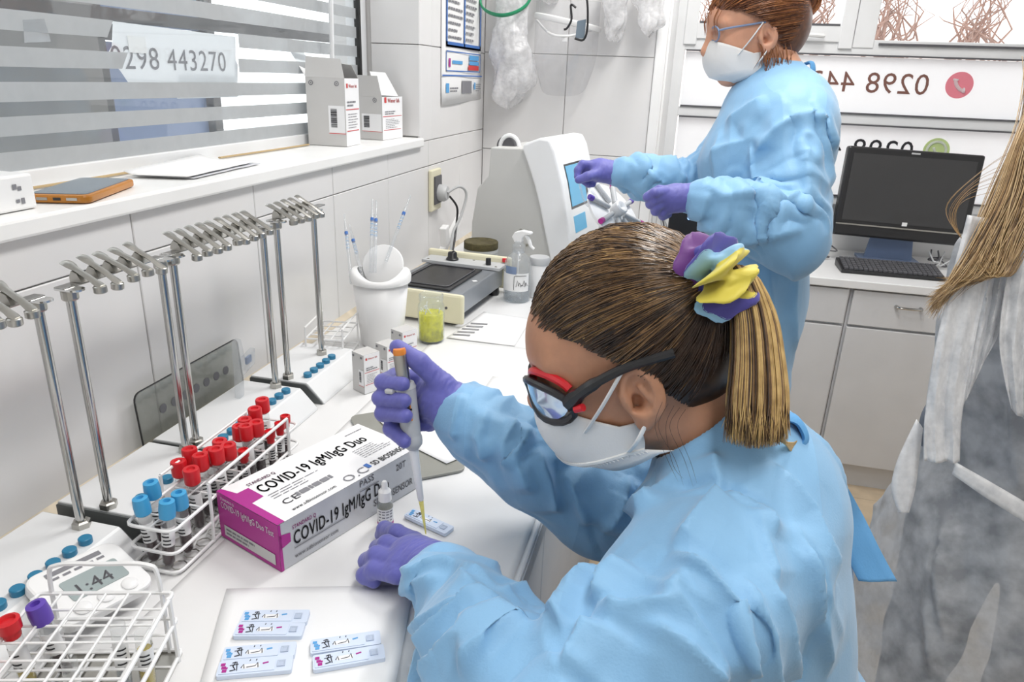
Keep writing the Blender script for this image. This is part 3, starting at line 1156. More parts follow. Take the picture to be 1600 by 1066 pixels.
def tube(kind, x, y, z, label, group, tilt=(0, 0), rz=None, name='blood_tube'):
    t = thing(name, label, 'test tube', (x, y, z), (tilt[0], tilt[1], rng.uniform(-0.6, 0.6) if rz is None else rz), group)
    labo = None
    for nm, me in tube_parts(kind):
        o = link(nm, me, None, labo if nm == 'print' else t)
        if nm == 'print':
            o['kind'] = 'stuff'
        if nm == 'label':
            labo = o
    return t


ZT = Z0 + 0.005
ORD = ['first', 'second', 'third', 'fourth', 'fifth', 'sixth', 'seventh', 'eighth']
for i, (x, y, h) in enumerate([(.172, .676, -.01), (.173, .698, -.004), (.184, .722, -.012), (.184, .743, -.01), (.189, .775, -.004), (.189, .798, -.004), (.190, .822, .002), (.189, .846, .006)]):
    tube('red', x + 0.006, y, ZT + h + 0.006, 'red-capped blood tube in the wall-side row, %s from the blue caps' % ORD[i], 'red-capped tubes in the white rack', (R(rng.uniform(-3, 3)), R(rng.uniform(-3, 3))))
for i, (x, y, h) in enumerate([(.208, .664, -.004), (.204, .688, .002), (.213, .710, .004), (.214, .731, 0), (.213, .772, .004), (.216, .792, .004)]):
    tube('red', x, y, ZT + max(h, 0) + 0.001, 'red-capped blood tube in the room-side row, %s from the blue caps' % ORD[i], 'red-capped tubes in the white rack', (R(rng.uniform(-3, 3)), R(rng.uniform(-3, 3))))
for i, (x, y) in enumerate([(.223, .748), (.226, .806), (.226, .828), (.222, .851)]):
    tube('small', x, y, ZT + 0.004, 'short thin red-capped blood tube beside the wire handle, %s from the blue caps' % ORD[i], 'short red-capped tubes', (R(rng.uniform(-3, 3)), 0))
for i, (x, y, lb) in enumerate([(.192, .618, 'at the back, nearest the wall'), (.198, .593, 'with a pale label at the front left corner'), (.219, .590, 'full of dark blood at the front right corner'), (.224, .618, 'with reddish blood beside the wire handle')]):
    tube('blue', x, y, ZT + (0.0 if i != 0 else 0.008), 'light blue-capped blood tube ' + lb, 'blue-capped tubes', (R([3, 2, -4, 2][i]), R([-2, -4, 3, 2][i])))

# near rack with large open grid
fr = thing('wire_rack', 'empty-looking large white wire test tube rack in the near left corner', 'rack', (0.296, 0.342, Z0 + 0.001), R(17))
W_, L_ = 0.125, 0.250
nx, ny = 6, 12
wires(fr, [loop(W_, L_, z, 0.004, 2) for z in (0.076, 0.045, 0.006)], 0.0021)
g_ = []
for z in (0.076, 0.045, 0.006):
    for i in range(1, nx):
        g_.append([(-W_ / 2 + W_ * i / nx, -L_ / 2, z), (-W_ / 2 + W_ * i / nx, L_ / 2, z)])
    for j in range(1, ny):
        g_.append([(-W_ / 2, -L_ / 2 + L_ * j / ny, z - 0.002), (W_ / 2, -L_ / 2 + L_ * j / ny, z - 0.002)])
wires(fr, g_, 0.0013)
wires(fr, [bez([(-W_ / 2 + 0.012, L_ / 2, 0.0), (-W_ / 2 + 0.012, L_ / 2 + 0.001, 0.09), (-W_ / 2 + 0.022, L_ / 2 + 0.001, 0.108), (0.0, L_ / 2 + 0.001, 0.109), (W_ / 2 - 0.022, L_ / 2 + 0.001, 0.108), (W_ / 2 - 0.012, L_ / 2 + 0.001, 0.09), (W_ / 2 - 0.012, L_ / 2, 0.0)], 5)] +
      [[(s * W_ / 2, y, 0.0), (s * W_ / 2, y, 0.078)] for s in (-1, 1) for y in (-L_ / 2 + 0.01, L_ / 2 - 0.01)], 0.0024)
b = MB()
b.box((0, 0, 0.002), (W_, L_, 0.003))
b.build('floor_grille', 'steel', fr)


def in_rack(u, v):
    p = Matrix.Rotation(R(17), 3, 'Z') @ Vector((-W_ / 2 + W_ * (u + .5) / nx, -L_ / 2 + L_ * (v + .5) / ny, 0))
    return 0.296 + p.x, 0.342 + p.y


for (u, v, k, lb, tl) in ((0, 7, 'serum', 'open red-capped tube of yellow serum nearest the left edge', 2), (0, 9, 'serum', 'open red-capped tube of yellow serum beside the purple-capped tube', 3), (1, 10, 'purple', 'purple-capped tube leaning in the near wire rack', 6)):
    x, y = in_rack(u, v)
    tube(k, x, y, Z0 + 0.010, lb, 'tubes in the near rack', (R(tl), R(-tl)))
for (u, v, k, lb) in ((4, 9, 'openclear', 'capless clear tube with a milky rim in the near wire rack'), (5, 9, 'orange', 'capless tube of orange fluid with a blue-printed label at the near rack edge'), (3, 7, 'openclear', 'capless clear tube at the bottom edge of the near wire rack')):
    x, y = in_rack(u, v)
    tube(k, x, y, Z0 + 0.010, lb, 'open tubes in the near rack', (R(3), R(4)), rz=0.3, name='open_tube')

# ---- digital timer propped on the stand
tm = thing('digital_timer', 'white digital timer with grey display lying against the near stand', 'timer', (0.190, 0.508, Z0 + 0.034), (R(-4), R(16), R(-18)))
b = MB()
b.prism(rrect(0.082, 0.098, 0.014, 5, -0.041, -0.049), 0.014, (0, 0, -0.007), (1, 0, 0), (0, 1, 0))
b.build('body', 'plastic_white', tm, bevel=0.003)
b = MB()
b.prism(rrect(0.030, 0.060, 0.003, 3, -0.014, -0.026), 0.0006, (0, 0, 0.0072), (1, 0, 0), (0, 1, 0))
dsp = b.build('display', 'lcd', tm)
text('1:44', 0.022, (0.012, -0.02, 0.0082), (0, 1, 0), (-1, 0, 0), 'ink_grey', tm, bold=0.01)
bars([(-0.033, -0.030, -0.027, 0.028)] + [(-0.024, -0.028 + 0.012 * i, -0.021, -0.020 + 0.012 * i) for i in range(5)], (0, 0, 0.0073), (1, 0, 0), (0, 1, 0), 'ink_grey', tm)
for x, y in ((0.028, -0.024), (0.028, 0.0), (0.028, 0.026)):
    b = MB()
    b.lathe([(0.008, 0.006), (0.0085, 0.0085), (0.006, 0.0105), (0, 0.0105)], 18, c=(x, y, 0))
    b.build('key', 'plastic_white', tm, smooth=True)

# ---- test kit carton
A = Vector((0.348, 0.619))
B = Vector((0.241, 0.664))
Cc = Vector((0.433, 0.838))
ez = Vector((0, 0, 1))
e1 = Vector((0.085, 0.219, 0)).normalized()          # long side
e2 = Vector((-e1.y, e1.x, 0))                         # toward the wall
kb = thing('test_kit_box', 'white and magenta COVID-19 IgM/IgG Duo test kit box', 'box', (A.x, A.y, Z0 + 0.003))
KL, KW, KH = 0.235, 0.116, 0.064
b = MB()
o = Vector((0, 0, 0))
b.add([o, o + e1 * KL, o + e1 * KL + e2 * KW, o + e2 * KW, o + ez * KH, o + e1 * KL + ez * KH, o + e1 * KL + e2 * KW + ez * KH, o + e2 * KW + ez * KH],
      [(0, 1, 5, 4), (3, 2, 1, 0), (1, 2, 6, 5), (2, 3, 7, 6), (3, 0, 4, 7)])
b.build('carton', 'card_silver', kb)
b = MB()
b.add([o + ez * (KH + .0004) + e2 * y + e1 * x for x, y in ((0, 0), (KL, 0), (KL, KW), (0, KW))], [(0, 1, 2, 3)])
b.build('lid_panel', 'card_white', kb)
# end panel + tabs in magenta
eo = o - e1 * 0.0005
b = MB()
b.add([eo + e2 * y + ez * z for y, z in ((0, 0), (KW, 0), (KW, KH), (0, KH))], [(3, 2, 1, 0)])
so = o - e2 * 0.0005
b.add([so + e1 * x + ez * z for x, z in ((0, 0.030), (0.016, 0.034), (0.016, 0.046), (0, 0.050))], [(0, 1, 2, 3)])
b.add([so + e1 * x + ez * z for x, z in ((-0.0005, 0.0), (0.004, 0.0), (0.003, KH), (-0.0005, KH))], [(0, 1, 2, 3)])
to = o + ez * (KH + 0.0008)
b.add([to + e1 * x + e2 * y for x, y in ((-.0004, 0), (0.010, 0.0), (0.010, 0.060), (0.028, 0.062), (0.028, 0.092), (0.012, 0.092), (0.006, KW), (-.0004, KW))], [tuple(range(8))])
b.build('magenta_panel', 'magenta', kb)
bars([(0.010, 0.006, KW - 0.008, 0.021)], eo + e2 * KW, -e2, ez, 'card_grey', kb, 'white_strip', 0.0006)
text('COVID-19 IgM/IgG Duo Test', 0.0125, eo - e1 * 0.0008 + e2 * (KW - 0.008) + ez * 0.046, -e2, ez, 'card_white', kb, sx=0.62, bold=0.025)
text('STANDARD Q', 0.005, eo - e1 * 0.0008 + e2 * (KW - 0.008) + ez * 0.057, -e2, ez, 'card_white', kb, sx=0.8)
text('COVID-19 IgM/IgG Duo', 0.0265, so - e2 * 0.0004 + e1 * 0.0195 + ez * 0.0265, e1, ez, 'ink', kb, sx=0.56, bold=0.022)
text('STANDARD Q', 0.0075, so - e2 * 0.0004 + e1 * 0.019 + ez * 0.0485, e1, ez, 'magenta', kb, sx=0.7, bold=0.02)
text('www.sdbiosensor.com', 0.0085, so - e2 * 0.0004 + e1 * 0.020 + ez * 0.008, e1, ez, 'ink_grey', kb, sx=0.8, bold=0.01)
text('SD BIOSENSOR', 0.0145, so - e2 * 0.0004 + e1 * (KL - 0.010) + ez * 0.012, e1, ez, 'ink_grey', kb, sx=0.72, bold=0.015, align='RIGHT')
text('20T', 0.014, so - e2 * 0.0004 + e1 * (KL - 0.042) + ez * 0.046, e1, ez, 'ink_grey', kb, sx=0.8, bold=0.01)
text('PASS', 0.013, so - e2 * 0.0004 + e1 * 0.126 + ez * 0.053, e1, ez, 'ink_grey', kb, sx=0.9, bold=0.01)
bars([(0.126, 0.046, 0.160, 0.0475), (0.02, 0.0215, 0.10, 0.023)], so - e2 * 0.0003, e1, ez, 'ink_grey', kb)
e1t, e2t = e1, e2
text('COVID-19 IgM/IgG Duo', 0.0275, to + ez * .0004 + e1 * 0.032 + e2 * 0.068, e1, e2, 'ink', kb, sx=0.60, bold=0.018)
text('STANDARD Q', 0.0085, to + ez * .0004 + e1 * 0.030 + e2 * 0.094, e1, e2, 'magenta', kb, sx=0.72, bold=0.02)
text('O.C', 0.020, to + ez * .0004 + e1 * 0.112 + e2 * 0.006, e1, e2, 'ink_grey', kb, sx=1.1, bold=-0.005)
text('SD BIOSENSOR', 0.0150, to + ez * .0004 + e1 * 0.164 + e2 * 0.010, e1, e2, 'ink_grey', kb, sx=0.62, bold=0.02)
bars([(0.154, 0.011, 0.1605, 0.022)], to + ez * .0001, e1, e2, 'ink_blue', kb, 'logo_dot')
text('CE', 0.016, to + ez * .0004 + e1 * 0.032 + e2 * 0.026, e1, e2, 'ink', kb, sx=1.2, bold=-0.01)
text('www.sdbiosensor.com', 0.0085, to + ez * .0004 + e1 * 0.030 + e2 * 0.009, e1, e2, 'ink_grey', kb, sx=0.8, bold=0.01)
rr = random.Random(5)
bars(scribble(0.032, 0.046, 0.125, 0.062, 3, rr, 0.25) + scribble(0.170, 0.034, 0.228, 0.062, 6, rr, 0.22) + scribble(0.055, 0.027, 0.12, 0.038, 1, rr, 0.8) + scribble(0.195, 0.098, 0.230, 0.104, 1, rr, 0.3), to, e1, e2, 'ink_grey', kb)
rr = random.Random(6)
bars(scribble(0.014, 0.008, 0.075, 0.019, 2, rr, 0.5), eo + e2 * KW - e1 * 0.0006, -e2, ez, 'ink_grey', kb)

# ---- white sheet with the six used cassettes
paper_sheet('cassette_paper', [(0.395, 0.375), (0.560, 0.42), (0.505, 0.640), (0.305, 0.575)], 'white paper sheet under the six used test cassettes', 'paper', 0.0030, 'paper', 16, 0.001, 8)


def cassette_meshes():
    L, Wd, H = 0.070, 0.0195, 0.0048
    b = MB()
    b.prism(rrect(L, Wd, 0.002, 2, -L / 2, -Wd / 2), H, (0, 0, 0), (1, 0, 0), (0, 1, 0))
    b.prism(rrect(0.052, Wd - 0.004, 0.001, 2, -L / 2 + 0.002, -Wd / 2 + 0.002), 0.0007, (0, 0, H), (1, 0, 0), (0, 1, 0))
    well = MB()
    well.lathe([(0.0052, 0.0), (0.0056, 0.0010), (0.0046, 0.0010), (0.0030, 0.0003), (0, 0.0003)], 4, c=(0.0245, 0, H), rot=(0, 0, R(45)))
    win = MB()
    win.prism(rrect(0.016, 0.0055, 0.001, 2, -0.012, -0.0035), 0.0002, (0, 0, H + 0.0007), (1, 0, 0), (0, 1, 0))
    wr = MB()

    def stroke(pts, r=0.00045):
        wr.tube([(x, y, H + 0.0010) for x, y in pts], r, 4)
    stroke([(-0.022, 0.005), (-0.019, 0.006), (-0.021, 0.001), (-0.018, -0.004), (-0.023, -0.005)], .0006)
    stroke([(-0.018, 0.006), (-0.0165, -0.005)])
    stroke([(-0.024, 0.002), (-0.016, 0.003)])
    stroke([(-0.013, -0.002), (-0.011, 0.002), (-0.010, -0.003)])
    stroke([(-0.006, 0.006), (-0.0055, 0.0075)])
    stroke([(0.000, 0.006), (0.0005, 0.0075)])
    stroke([(-0.008, -0.002), (0.000, -0.001), (0.002, 0.003), (0.003, -0.003)])
    lg = MB()
    for i in range(3):
        lg.box((-0.0305 + 0.0012 * i, 0.004 - 0.0042 * i, H + 0.0008), (0.0042, 0.0034, 0.0005))
    lg.box((-0.0265, -0.001, H + 0.0008), (0.002, 0.002, 0.0005))
    lg.box((0.0095, 0.002, H + 0.0008), (0.0055, 0.0016, 0.0005), (0, 0, 0.2))
    out = []
    for m_, nm in ((b, 'case'), (well, 'sample_well'), (win, 'result_window'), (wr, 'handwriting'), (lg, 'logo')):
        out.append(m_.mesh(nm))
    for me, mt in zip(out, ('cassette', 'cassette_well', 'card_white', 'ink', None)):
        if mt:
            me.materials.append(M[mt])
    lg2 = out[4].copy()
    out[4].materials.append(M['ink_lightblue'])
    lg2.materials.append(M['magenta'])
    return out, lg2


CAS, LG2 = cassette_meshes()


def cassette(p0, p1, blue, label, z=0.0048, tilt=0.0):
    p0, p1 = Vector(p0), Vector(p1)
    d = p1 - p0
    t = thing('test_cassette', label, 'test cassette', ((p0.x + p1.x) / 2, (p0.y + p1.y) / 2, Z0 + z), (0, tilt, math.atan2(d.y, d.x)), 'rapid test cassettes')
    for k, me in enumerate(CAS):
        o_ = link(['case', 'sample_well', 'result_window', 'handwriting', 'logo'][k], me if (k < 4 or blue) else LG2, None, t)
        if k > 2:
            o_['kind'] = 'stuff'
    return t


def cz(a, b_):
    pa, pb = on(a[0], a[1], 2, Z0 + 0.006), on(b_[0], b_[1], 2, Z0 + 0.006)
    return (pa.x, pa.y), (pb.x, pb.y)


cassette(*cz((380, 968), (480, 967)), True, 'blue-marked test cassette in the top left pair on the paper')
cassette(*cz((370, 988), (473, 988)), False, 'purple-marked test cassette in the top left pair on the paper')
cassette(*cz((352, 1027), (459, 1018)), True, 'blue-marked test cassette in the bottom left pair on the paper')
cassette(*cz((344, 1050), (454, 1040)), False, 'purple-marked test cassette in the bottom left pair on the paper')
cassette(*cz((488, 1015), (592, 1000)), True, 'blue-marked test cassette in the right pair beside the blue sleeve')
cassette(*cz((492, 1040), (598, 1022)), False, 'purple-marked test cassette in the right pair beside the blue sleeve')
cassette((0.447, 0.772), (0.512, 0.748), True, 'test cassette under the pipette tip by the gloved hand', 0.0030)

# ---- dropper bottle
db = thing('dropper_bottle', 'small clear dropper bottle with white cap beside the test kit box', 'bottle', (0.428, 0.738, Z0 + 0.003), R(20))
b = MB()
b.lathe([(0.0, 0.0), (0.0095, 0.0), (0.0102, 0.001), (0.0102, 0.034), (0.0085, 0.039), (0.0055, 0.042), (0.0055, 0.046)], 20, caps=False)
b.build('body', 'tube_glass', db, smooth=True)
b = MB()
b.lathe([(0.0, 0.001), (0.0092, 0.001), (0.0092, 0.008), (0, 0.008)], 18)
b.build('fluid', 'pale_yellow', db, smooth=True)
b = MB()
b.lathe([(0.0104, 0.006), (0.0104, 0.031)], 20, caps=False)
lb_ = b.build('label', 'label_white', db, smooth=True)
b = MB()
b.lathe([(0.0106, 0.007), (0.0106, 0.011)], 20, caps=False)
b.build('label_stripe', 'magenta', lb_, smooth=True)
b = MB()
for z, s in ((0.0275, 1), (0.0235, 0.8), (0.019, .9), (0.0145, .6)):
    for k in range(4):
        a0 = -2.4 + 0.5 * k
        b.grid(lambda u, v: (0.0106 * math.cos(a0 + 0.42 * s * u), 0.0106 * math.sin(a0 + 0.42 * s * u), z + 0.0016 * v), 4, 2)
b.build('print', 'ink_grey', lb_)
b = MB()
b.lathe([(0.0, 0.041), (0.0085, 0.041), (0.0082, 0.054), (0.0055, 0.057), (0.0042, 0.0585), (0.0038, 0.066), (0.0025, 0.068), (0, 0.068)], 18)
b.build('cap', 'plastic_white', db, smooth=True)

# ---- grey plate with a note under the pipetting hand
tp_ = thing('grey_plate', 'grey plastic plate with rounded corners lying behind the test kit box', 'plate', (0.365, 0.955, Z0 + 0.003), R(-52))
b = MB()
b.prism(rrect(0.235, 0.125, 0.014, 4, -0.118, -0.06), 0.004, (0, 0, 0), (1, 0, 0), (0, 1, 0))
b.build('sheet', 'tray_grey', tp_, bevel=0.0008)
paper_sheet('note_paper', [(0.345, 0.960), (0.455, 0.905), (0.505, 0.985), (0.40, 1.045)], 'white note paper lying on the grey plate', 'paper', 0.0078, 'paper', 10, 0.0006, 4)
paper_sheet('note_paper', [(0.300, 1.008), (0.340, 0.970), (0.385, 1.02), (0.345, 1.06)], 'folded white note at the far corner of the grey plate', 'paper', 0.0078, 'paper', 8, 0.0006, 5)
ps_ = paper_sheet('printed_sheet', [(0.272, 1.445), (0.430, 1.445), (0.425, 1.640), (0.300, 1.655)], 'printed white sheet lying beside the shaker', 'paper', 0.0012, 'paper', 12, 0.0012, 6)
pe = MB()
for i in range(5):
    pe.box((0.300 + 0.004 * i, 1.47 + 0.022 * i, Z0 + 0.0045), (0.040, 0.005, 0.0004), (0, 0, 0.2))
pe.build('small_print', 'ink_grey', ps_)['kind'] = 'stuff'
paper_sheet('round_paper', [(0.43, 1.10), (0.56, 1.10), (0.56, 1.26), (0.43, 1.26)], 'white note lying behind the raised blue sleeve', 'paper', 0.0030, 'paper', 10, 0.0006, 9)


# ---- reagent cartons (red logo, barcode)
def reagent_box(p, rz, w, d, h, label, style=0, open_flaps=(), group=None, lettering='Wiener lab.'):
    t = thing('reagent_box', label, 'box', p, rz, group)
    b = MB()
    vs = [(0, 0, 0), (w, 0, 0), (w, d, 0), (0, d, 0), (0, 0, h), (w, 0, h), (w, d, h), (0, d, h)]
    b.add(vs, [(3, 2, 1, 0), (0, 1, 5, 4), (2, 3, 7, 6), (3, 0, 4, 7)] + ([(4, 5, 6, 7)] if not open_flaps else []))
    b.build('carton', 'card_grey', t)
    b = MB()
    b.add([(w + .0003, 0, 0), (w + .0003, d, 0), (w + .0003, d, h), (w + .0003, 0, h)], [(0, 1, 2, 3)])
    b.build('front_panel', 'card_white', t)
    # printed front panel (+x side) and barcode on the -y side
    O, U, V = Vector((w + 0.0008, 0, 0)), Vector((0, 1, 0)), ez
    s = min(d, h)
    bars([(0.10 * d, 0.86 * h, 0.20 * d, 0.86 * h + 0.12 * d)], O, U, V, 'ink_red', t, 'logo_mark')
    text(lettering, 0.13 * d, O + U * 0.26 * d + V * 0.865 * h + Vector((.0003, 0, 0)), U, V, 'ink_red', t, sx=0.9, bold=0.02)
    bars([(0.02 * d, 0.54 * h, 0.95 * d, 0.552 * h), (0.05 * d, 0.22 * h, 0.9 * d, 0.232 * h)], O, U, V, 'ink_red', t, 'rule')
    rr_ = random.Random(int(h * 1e4) + style)
    bars(scribble(0.12 * d, 0.58 * h, 0.85 * d, 0.68 * h, 2, rr_, 0.5) + scribble(0.15 * d, 0.26 * h, 0.85 * d, 0.5 * h, 6, rr_, 0.25), O, U, V, 'ink_grey', t)
    bx = (0.56 if style == 0 else 0.42) * w
    bars([(bx, 0.18 * h, 0.98 * w, 0.60 * h)], (0, -0.0003, 0), (1, 0, 0), ez, 'card_white', t, 'sticker', 0.0003)
    barcode((bx + 0.06 * w, -0.0010, 0.28 * h), (0, 0, 1), (-1, 0, 0), 0.27 * h, -0.16 * w, t, style + 3)
    bars([(bx, 0.185 * h, w, 0.195 * h)], (0, -0.0008, 0), (1, 0, 0), ez, 'ink_red', t, 'rule')
    for cx in (0.14, 0.80):
        b = MB()
        b.tube([(cx * w + 0.05 * w * math.cos(a), -0.0006, 0.92 * h + 0.05 * w * math.sin(a)) for a in [k * math.pi / 8 for k in range(16)]], 0.0009, 4, closed=True)
        b.box((cx * w, -0.0006, 0.92 * h), (0.02 * w, 0.0008, 0.03 * w))
        b.build('hazard_mark', 'ink_grey', t)
    for nm, pts in open_flaps:
        b = MB()
        b.add(pts, [tuple(range(len(pts)))])
        b.build('flap', nm, t, solid=0.0008)
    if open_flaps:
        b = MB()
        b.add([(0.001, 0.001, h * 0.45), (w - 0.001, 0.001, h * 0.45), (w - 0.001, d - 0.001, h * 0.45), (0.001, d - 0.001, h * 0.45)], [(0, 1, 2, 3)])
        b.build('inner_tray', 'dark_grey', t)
    return t


# two opened cartons on the window sill
w, d, h = 0.098, 0.085, 0.155
reagent_box((-0.148, 1.640, ZS + 0.001), R(3), w, d, h, 'tall opened reagent box on the window sill', 0,
            [('card_grey', [(0, 0, h), (w, 0, h), (w - 0.012, 0.010, h + 0.042), (0.0, 0.010, h + 0.046)]),
             ('card_white', [(0, 0.002, h), (0, d, h), (-0.055, d + 0.02, h + 0.06), (-0.05, 0.02, h + 0.065)]),
             ('card_grey', [(w - 0.05, d, h), (w, d, h), (w - 0.004, d - 0.03, h + 0.030), (w - 0.04, d - 0.03, h + 0.034)])])
w, d, h = 0.105, 0.120, 0.110
reagent_box((-0.155, 1.868, ZS + 0.001), R(-4), w, d, h, 'shorter opened reagent box on the window sill beside the tile reveal', 1,
            [('card_grey', [(0, 0, h), (w, 0, h), (w - 0.010, -0.004, h + 0.052), (0.006, -0.004, h + 0.052)]),
             ('card_white', [(w - 0.012, d, h), (w - 0.012, 0.0, h + 0.004), (w - 0.040, 0.012, h + 0.062), (w - 0.040, d - 0.02, h + 0.060)])])
# three closed cartons by the bin
for k, (px, py, s) in enumerate(((552, 608, 1.0), (588, 588, 0.92), (612, 572, 1.05))):
    p = on(px, py, 2, Z0 + 0.001)
    reagent_box((p.x, p.y, Z0 + 0.001), R(-27), 0.034, 0.036 * s, 0.076 * s,
                ['nearest of three small reagent boxes in a row before the white bin', 'middle of three small reagent boxes in a row before the white bin', 'farthest of three small reagent boxes in a row before the white bin'][k], k,
                group='small reagent boxes before the bin')

# ---- small empty wire rack
sr = thing('small_wire_rack', 'small empty white wire rack between the far stand and the bin', 'rack', (0.082, 1.275, Z0 + 0.001), R(10))
W_, L_ = 0.075, 0.11
wires(sr, [loop(W_, L_, 0.052, 0.004, 2), loop(W_, L_, 0.006, 0.004, 2)], 0.0019)
wires(sr, [[(-W_ / 2 + W_ * i / 3, -L_ / 2, z), (-W_ / 2 + W_ * i / 3, L_ / 2, z)] for i in (1, 2) for z in (0.052, 0.006)] +
      [[(-W_ / 2, -L_ / 2 + L_ * i / 4, z), (W_ / 2, -L_ / 2 + L_ * i / 4, z)] for i in (1, 2, 3) for z in (0.051, 0.005)], 0.0015)
wires(sr, [[(s * W_ / 2, -L_ / 2, 0), (s * W_ / 2, -L_ / 2, 0.075), (s * W_ / 2, L_ / 2, 0.075), (s * W_ / 2, L_ / 2, 0)] for s in (-1, 1)], 0.002)

# ---- white swing-lid bin with pipettes behind the lid
BH = 1.2
bn = thing('swing_bin', 'small white plastic bin with its swing lid tipped open', 'bin', (0.150, 1.37, Z0 + 0.001), R(18))
b = MB()
n = 40
prof = [(0.0, 0.0), (0.040, 0.0), (0.044, 0.004), (0.058, 0.118 * BH)]
b.lathe(prof, n, caps=False)
bo = b.build('body', 'plastic_white', bn, smooth=True, solid=0.0015)
b = MB()


def rim(u, v):
    a = 2 * math.pi * u
    r = [0.057, 0.062, 0.063, 0.060, 0.055, 0.046][int(round(v * 5))]
    z = [0.110, 0.112, 0.120, 0.128, 0.131, 0.129][int(round(v * 5))]
    lift = 0.010 * math.cos(2 * a) if z > 0.115 else 0
    return (r * math.cos(a) * 1.03, r * math.sin(a) * 1.03, z + 0.118 * (BH - 1) + lift * (v if v > 0.3 else 0) + 0.006)


b.grid(rim, n, 6, closeu=True)
b.build('rim', 'plastic_white', bn, smooth=True, sharp=60)
b = MB()
lt = Euler((R(62), 0, R(-10))).to_matrix()
b.lathe([(0.0, 0.004), (0.025, 0.0035), (0.043, 0.001), (0.045, -0.002), (0.042, -0.004), (0.0, -0.001)], 32, c=(0.004, 0.012, 0.172), rot=lt)
b.build('swing_lid', 'plastic_white', bn, smooth=True)
for k, ((ax, ay), (bx, by), dep) in enumerate((((548, 430), (538, 335), 0.0), ((565, 428), (546, 352), 0.0), ((580, 412), (582, 312), 0.0), ((586, 412), (588, 314), 0.0), ((608, 395), (641, 306), 0.0))):
    p = at(ax, ay, 1.50)
    q = at(bx, by, 1.55)
    q2 = p + (p - q).normalized() * 0.02
    pp = thing('serological_pipette', ['clear pipette leaning leftmost out of the white bin', 'clear pipette second from the left in the white bin', 'clear pipette upright in the middle of the white bin, left of its twin', 'clear pipette upright in the middle of the white bin, right of its twin', 'clear pipette leaning right out of the white bin'][k], 'pipette', tuple(q2), 0, 'clear pipettes in the white bin')
    v_ = q - q2
    b = MB()
    b.tube([(0, 0, 0), v_ * 0.8, v_ * 0.82, v_], [0.0036, 0.0036, 0.0024, 0.0022], 10)
    b.build('barrel', 'clear_plastic', pp, smooth=True)
    b = MB()
    b.tube([v_ * 0.70, v_ * 0.74], [0.0038, 0.0038], 10)
    b.build('blue_marking', 'ink_blue', pp, smooth=True)
    for q_ in (0.5, 0.55, 0.6, 0.65):
        b = MB()
        b.tube([v_ * q_, v_ * (q_ + 0.006)], [0.0037, 0.0037], 10, caps=False)
        b.build('graduation', 'ink_lightblue', pp)

# ---- jar with yellow fluid and swabs
jr = thing('swab_jar', 'open glass jar of yellow fluid and white swab sticks', 'jar', (0.246, 1.418, Z0 + 0.001))
b = MB()
b.lathe([(0.0, 0.002), (0.024, 0.0), (0.0275, 0.003), (0.0285, 0.010), (0.0285, 0.078), (0.0275, 0.085), (0.0245, 0.090), (0.0245, 0.094), (0.026, 0.095), (0.026, 0.098), (0.0245, 0.099), (0.0245, 0.102), (0.0262, 0.103), (0.0262, 0.107), (0.024, 0.108)], 32, caps=False)
b.build('glass', 'glass', jr, smooth=True, solid=0.0015)
b = MB()
b.lathe([(0.0, 0.004), (0.0268, 0.006), (0.0268, 0.066), (0.0, 0.066)], 28)
b.build('fluid', 'yellow_liquid', jr, smooth=True)
for k in range(15):
    rr_ = random.Random(k)
    a, a2 = rr_.uniform(0, 6.28), rr_.uniform(0, 6.28)
    p = Vector((0.022 * math.cos(a), 0.022 * math.sin(a), 0.016 + rr_.random() * 0.02))
    q = Vector((0.022 * math.cos(a2), 0.022 * math.sin(a2), 0.055 + rr_.random() * 0.035))
    b = MB()
    b.tube([p, q], 0.0013, 6)
    b.build('swab_stick', 'plastic_white', jr)
b = MB()
b.lathe([(0.0, 0.005), (0.0262, 0.005), (0.0262, 0.018), (0.0, 0.020)], 24)
b.build('sediment', 'dark_grey', jr, smooth=True)

# ---- orbital shaker
sh = thing('orbital_shaker', 'cream and grey laboratory shaker with black platform', 'shaker', (0.185, 1.695, Z0 + 0.001), R(-5))
b = MB()
b.box((0, 0.0, 0.048), (0.205, 0.30, 0.052))
b.build('housing', 'shaker_metal', sh, bevel=0.004)
b = MB()
b.box((0, -0.160, 0.043), (0.235, 0.014, 0.072))
b.build('front_plate', 'cream', sh, bevel=0.006)
b = MB()
b.box((0, 0.163, 0.055), (0.245, 0.016, 0.088))
b.build('back_plate', 'cream', sh, bevel=0.006)
b = MB()
b.box((0, 0.125, 0.079), (0.225, 0.062, 0.008))
b.build('control_bar', 'grey_plastic', sh, bevel=0.001)
b = MB()
b.box((-0.006, -0.025, 0.0765), (0.150, 0.215, 0.005))
b.build('platform', 'black_plastic', sh, bevel=0.002)
b = MB()
b.tube([(x, y, 0.0805) for x, y in rrect(0.125, 0.185, 0.012, 3, -0.069, -0.115)], 0.0015, 5, closed=True)
b.build('platform_rib', 'dark_grey', sh)
b = MB()
b.lathe([(0.017, 0.083), (0.017, 0.087), (0.013, 0.091), (0.012, 0.103), (0.010, 0.105), (0, 0.105)], 20, c=(-0.035, 0.125, 0))
b.box((-0.035, 0.125, 0.104), (0.004, 0.022, 0.005))
b.build('dial', 'black_plastic', sh, smooth=True)
b = MB()
b.lathe([(0.0075, 0.083), (0.007, 0.101), (0, 0.102)], 14, c=(0.072, 0.118, 0))
b.build('switch', 'black_plastic', sh, smooth=True)
b = MB()
b.lathe([(0.007, 0.083), (0.0065, 0.092), (0, 0.093)], 14, c=(0.105, 0.155, 0.004))
b.build('indicator', 'red_plastic', sh, smooth=True)
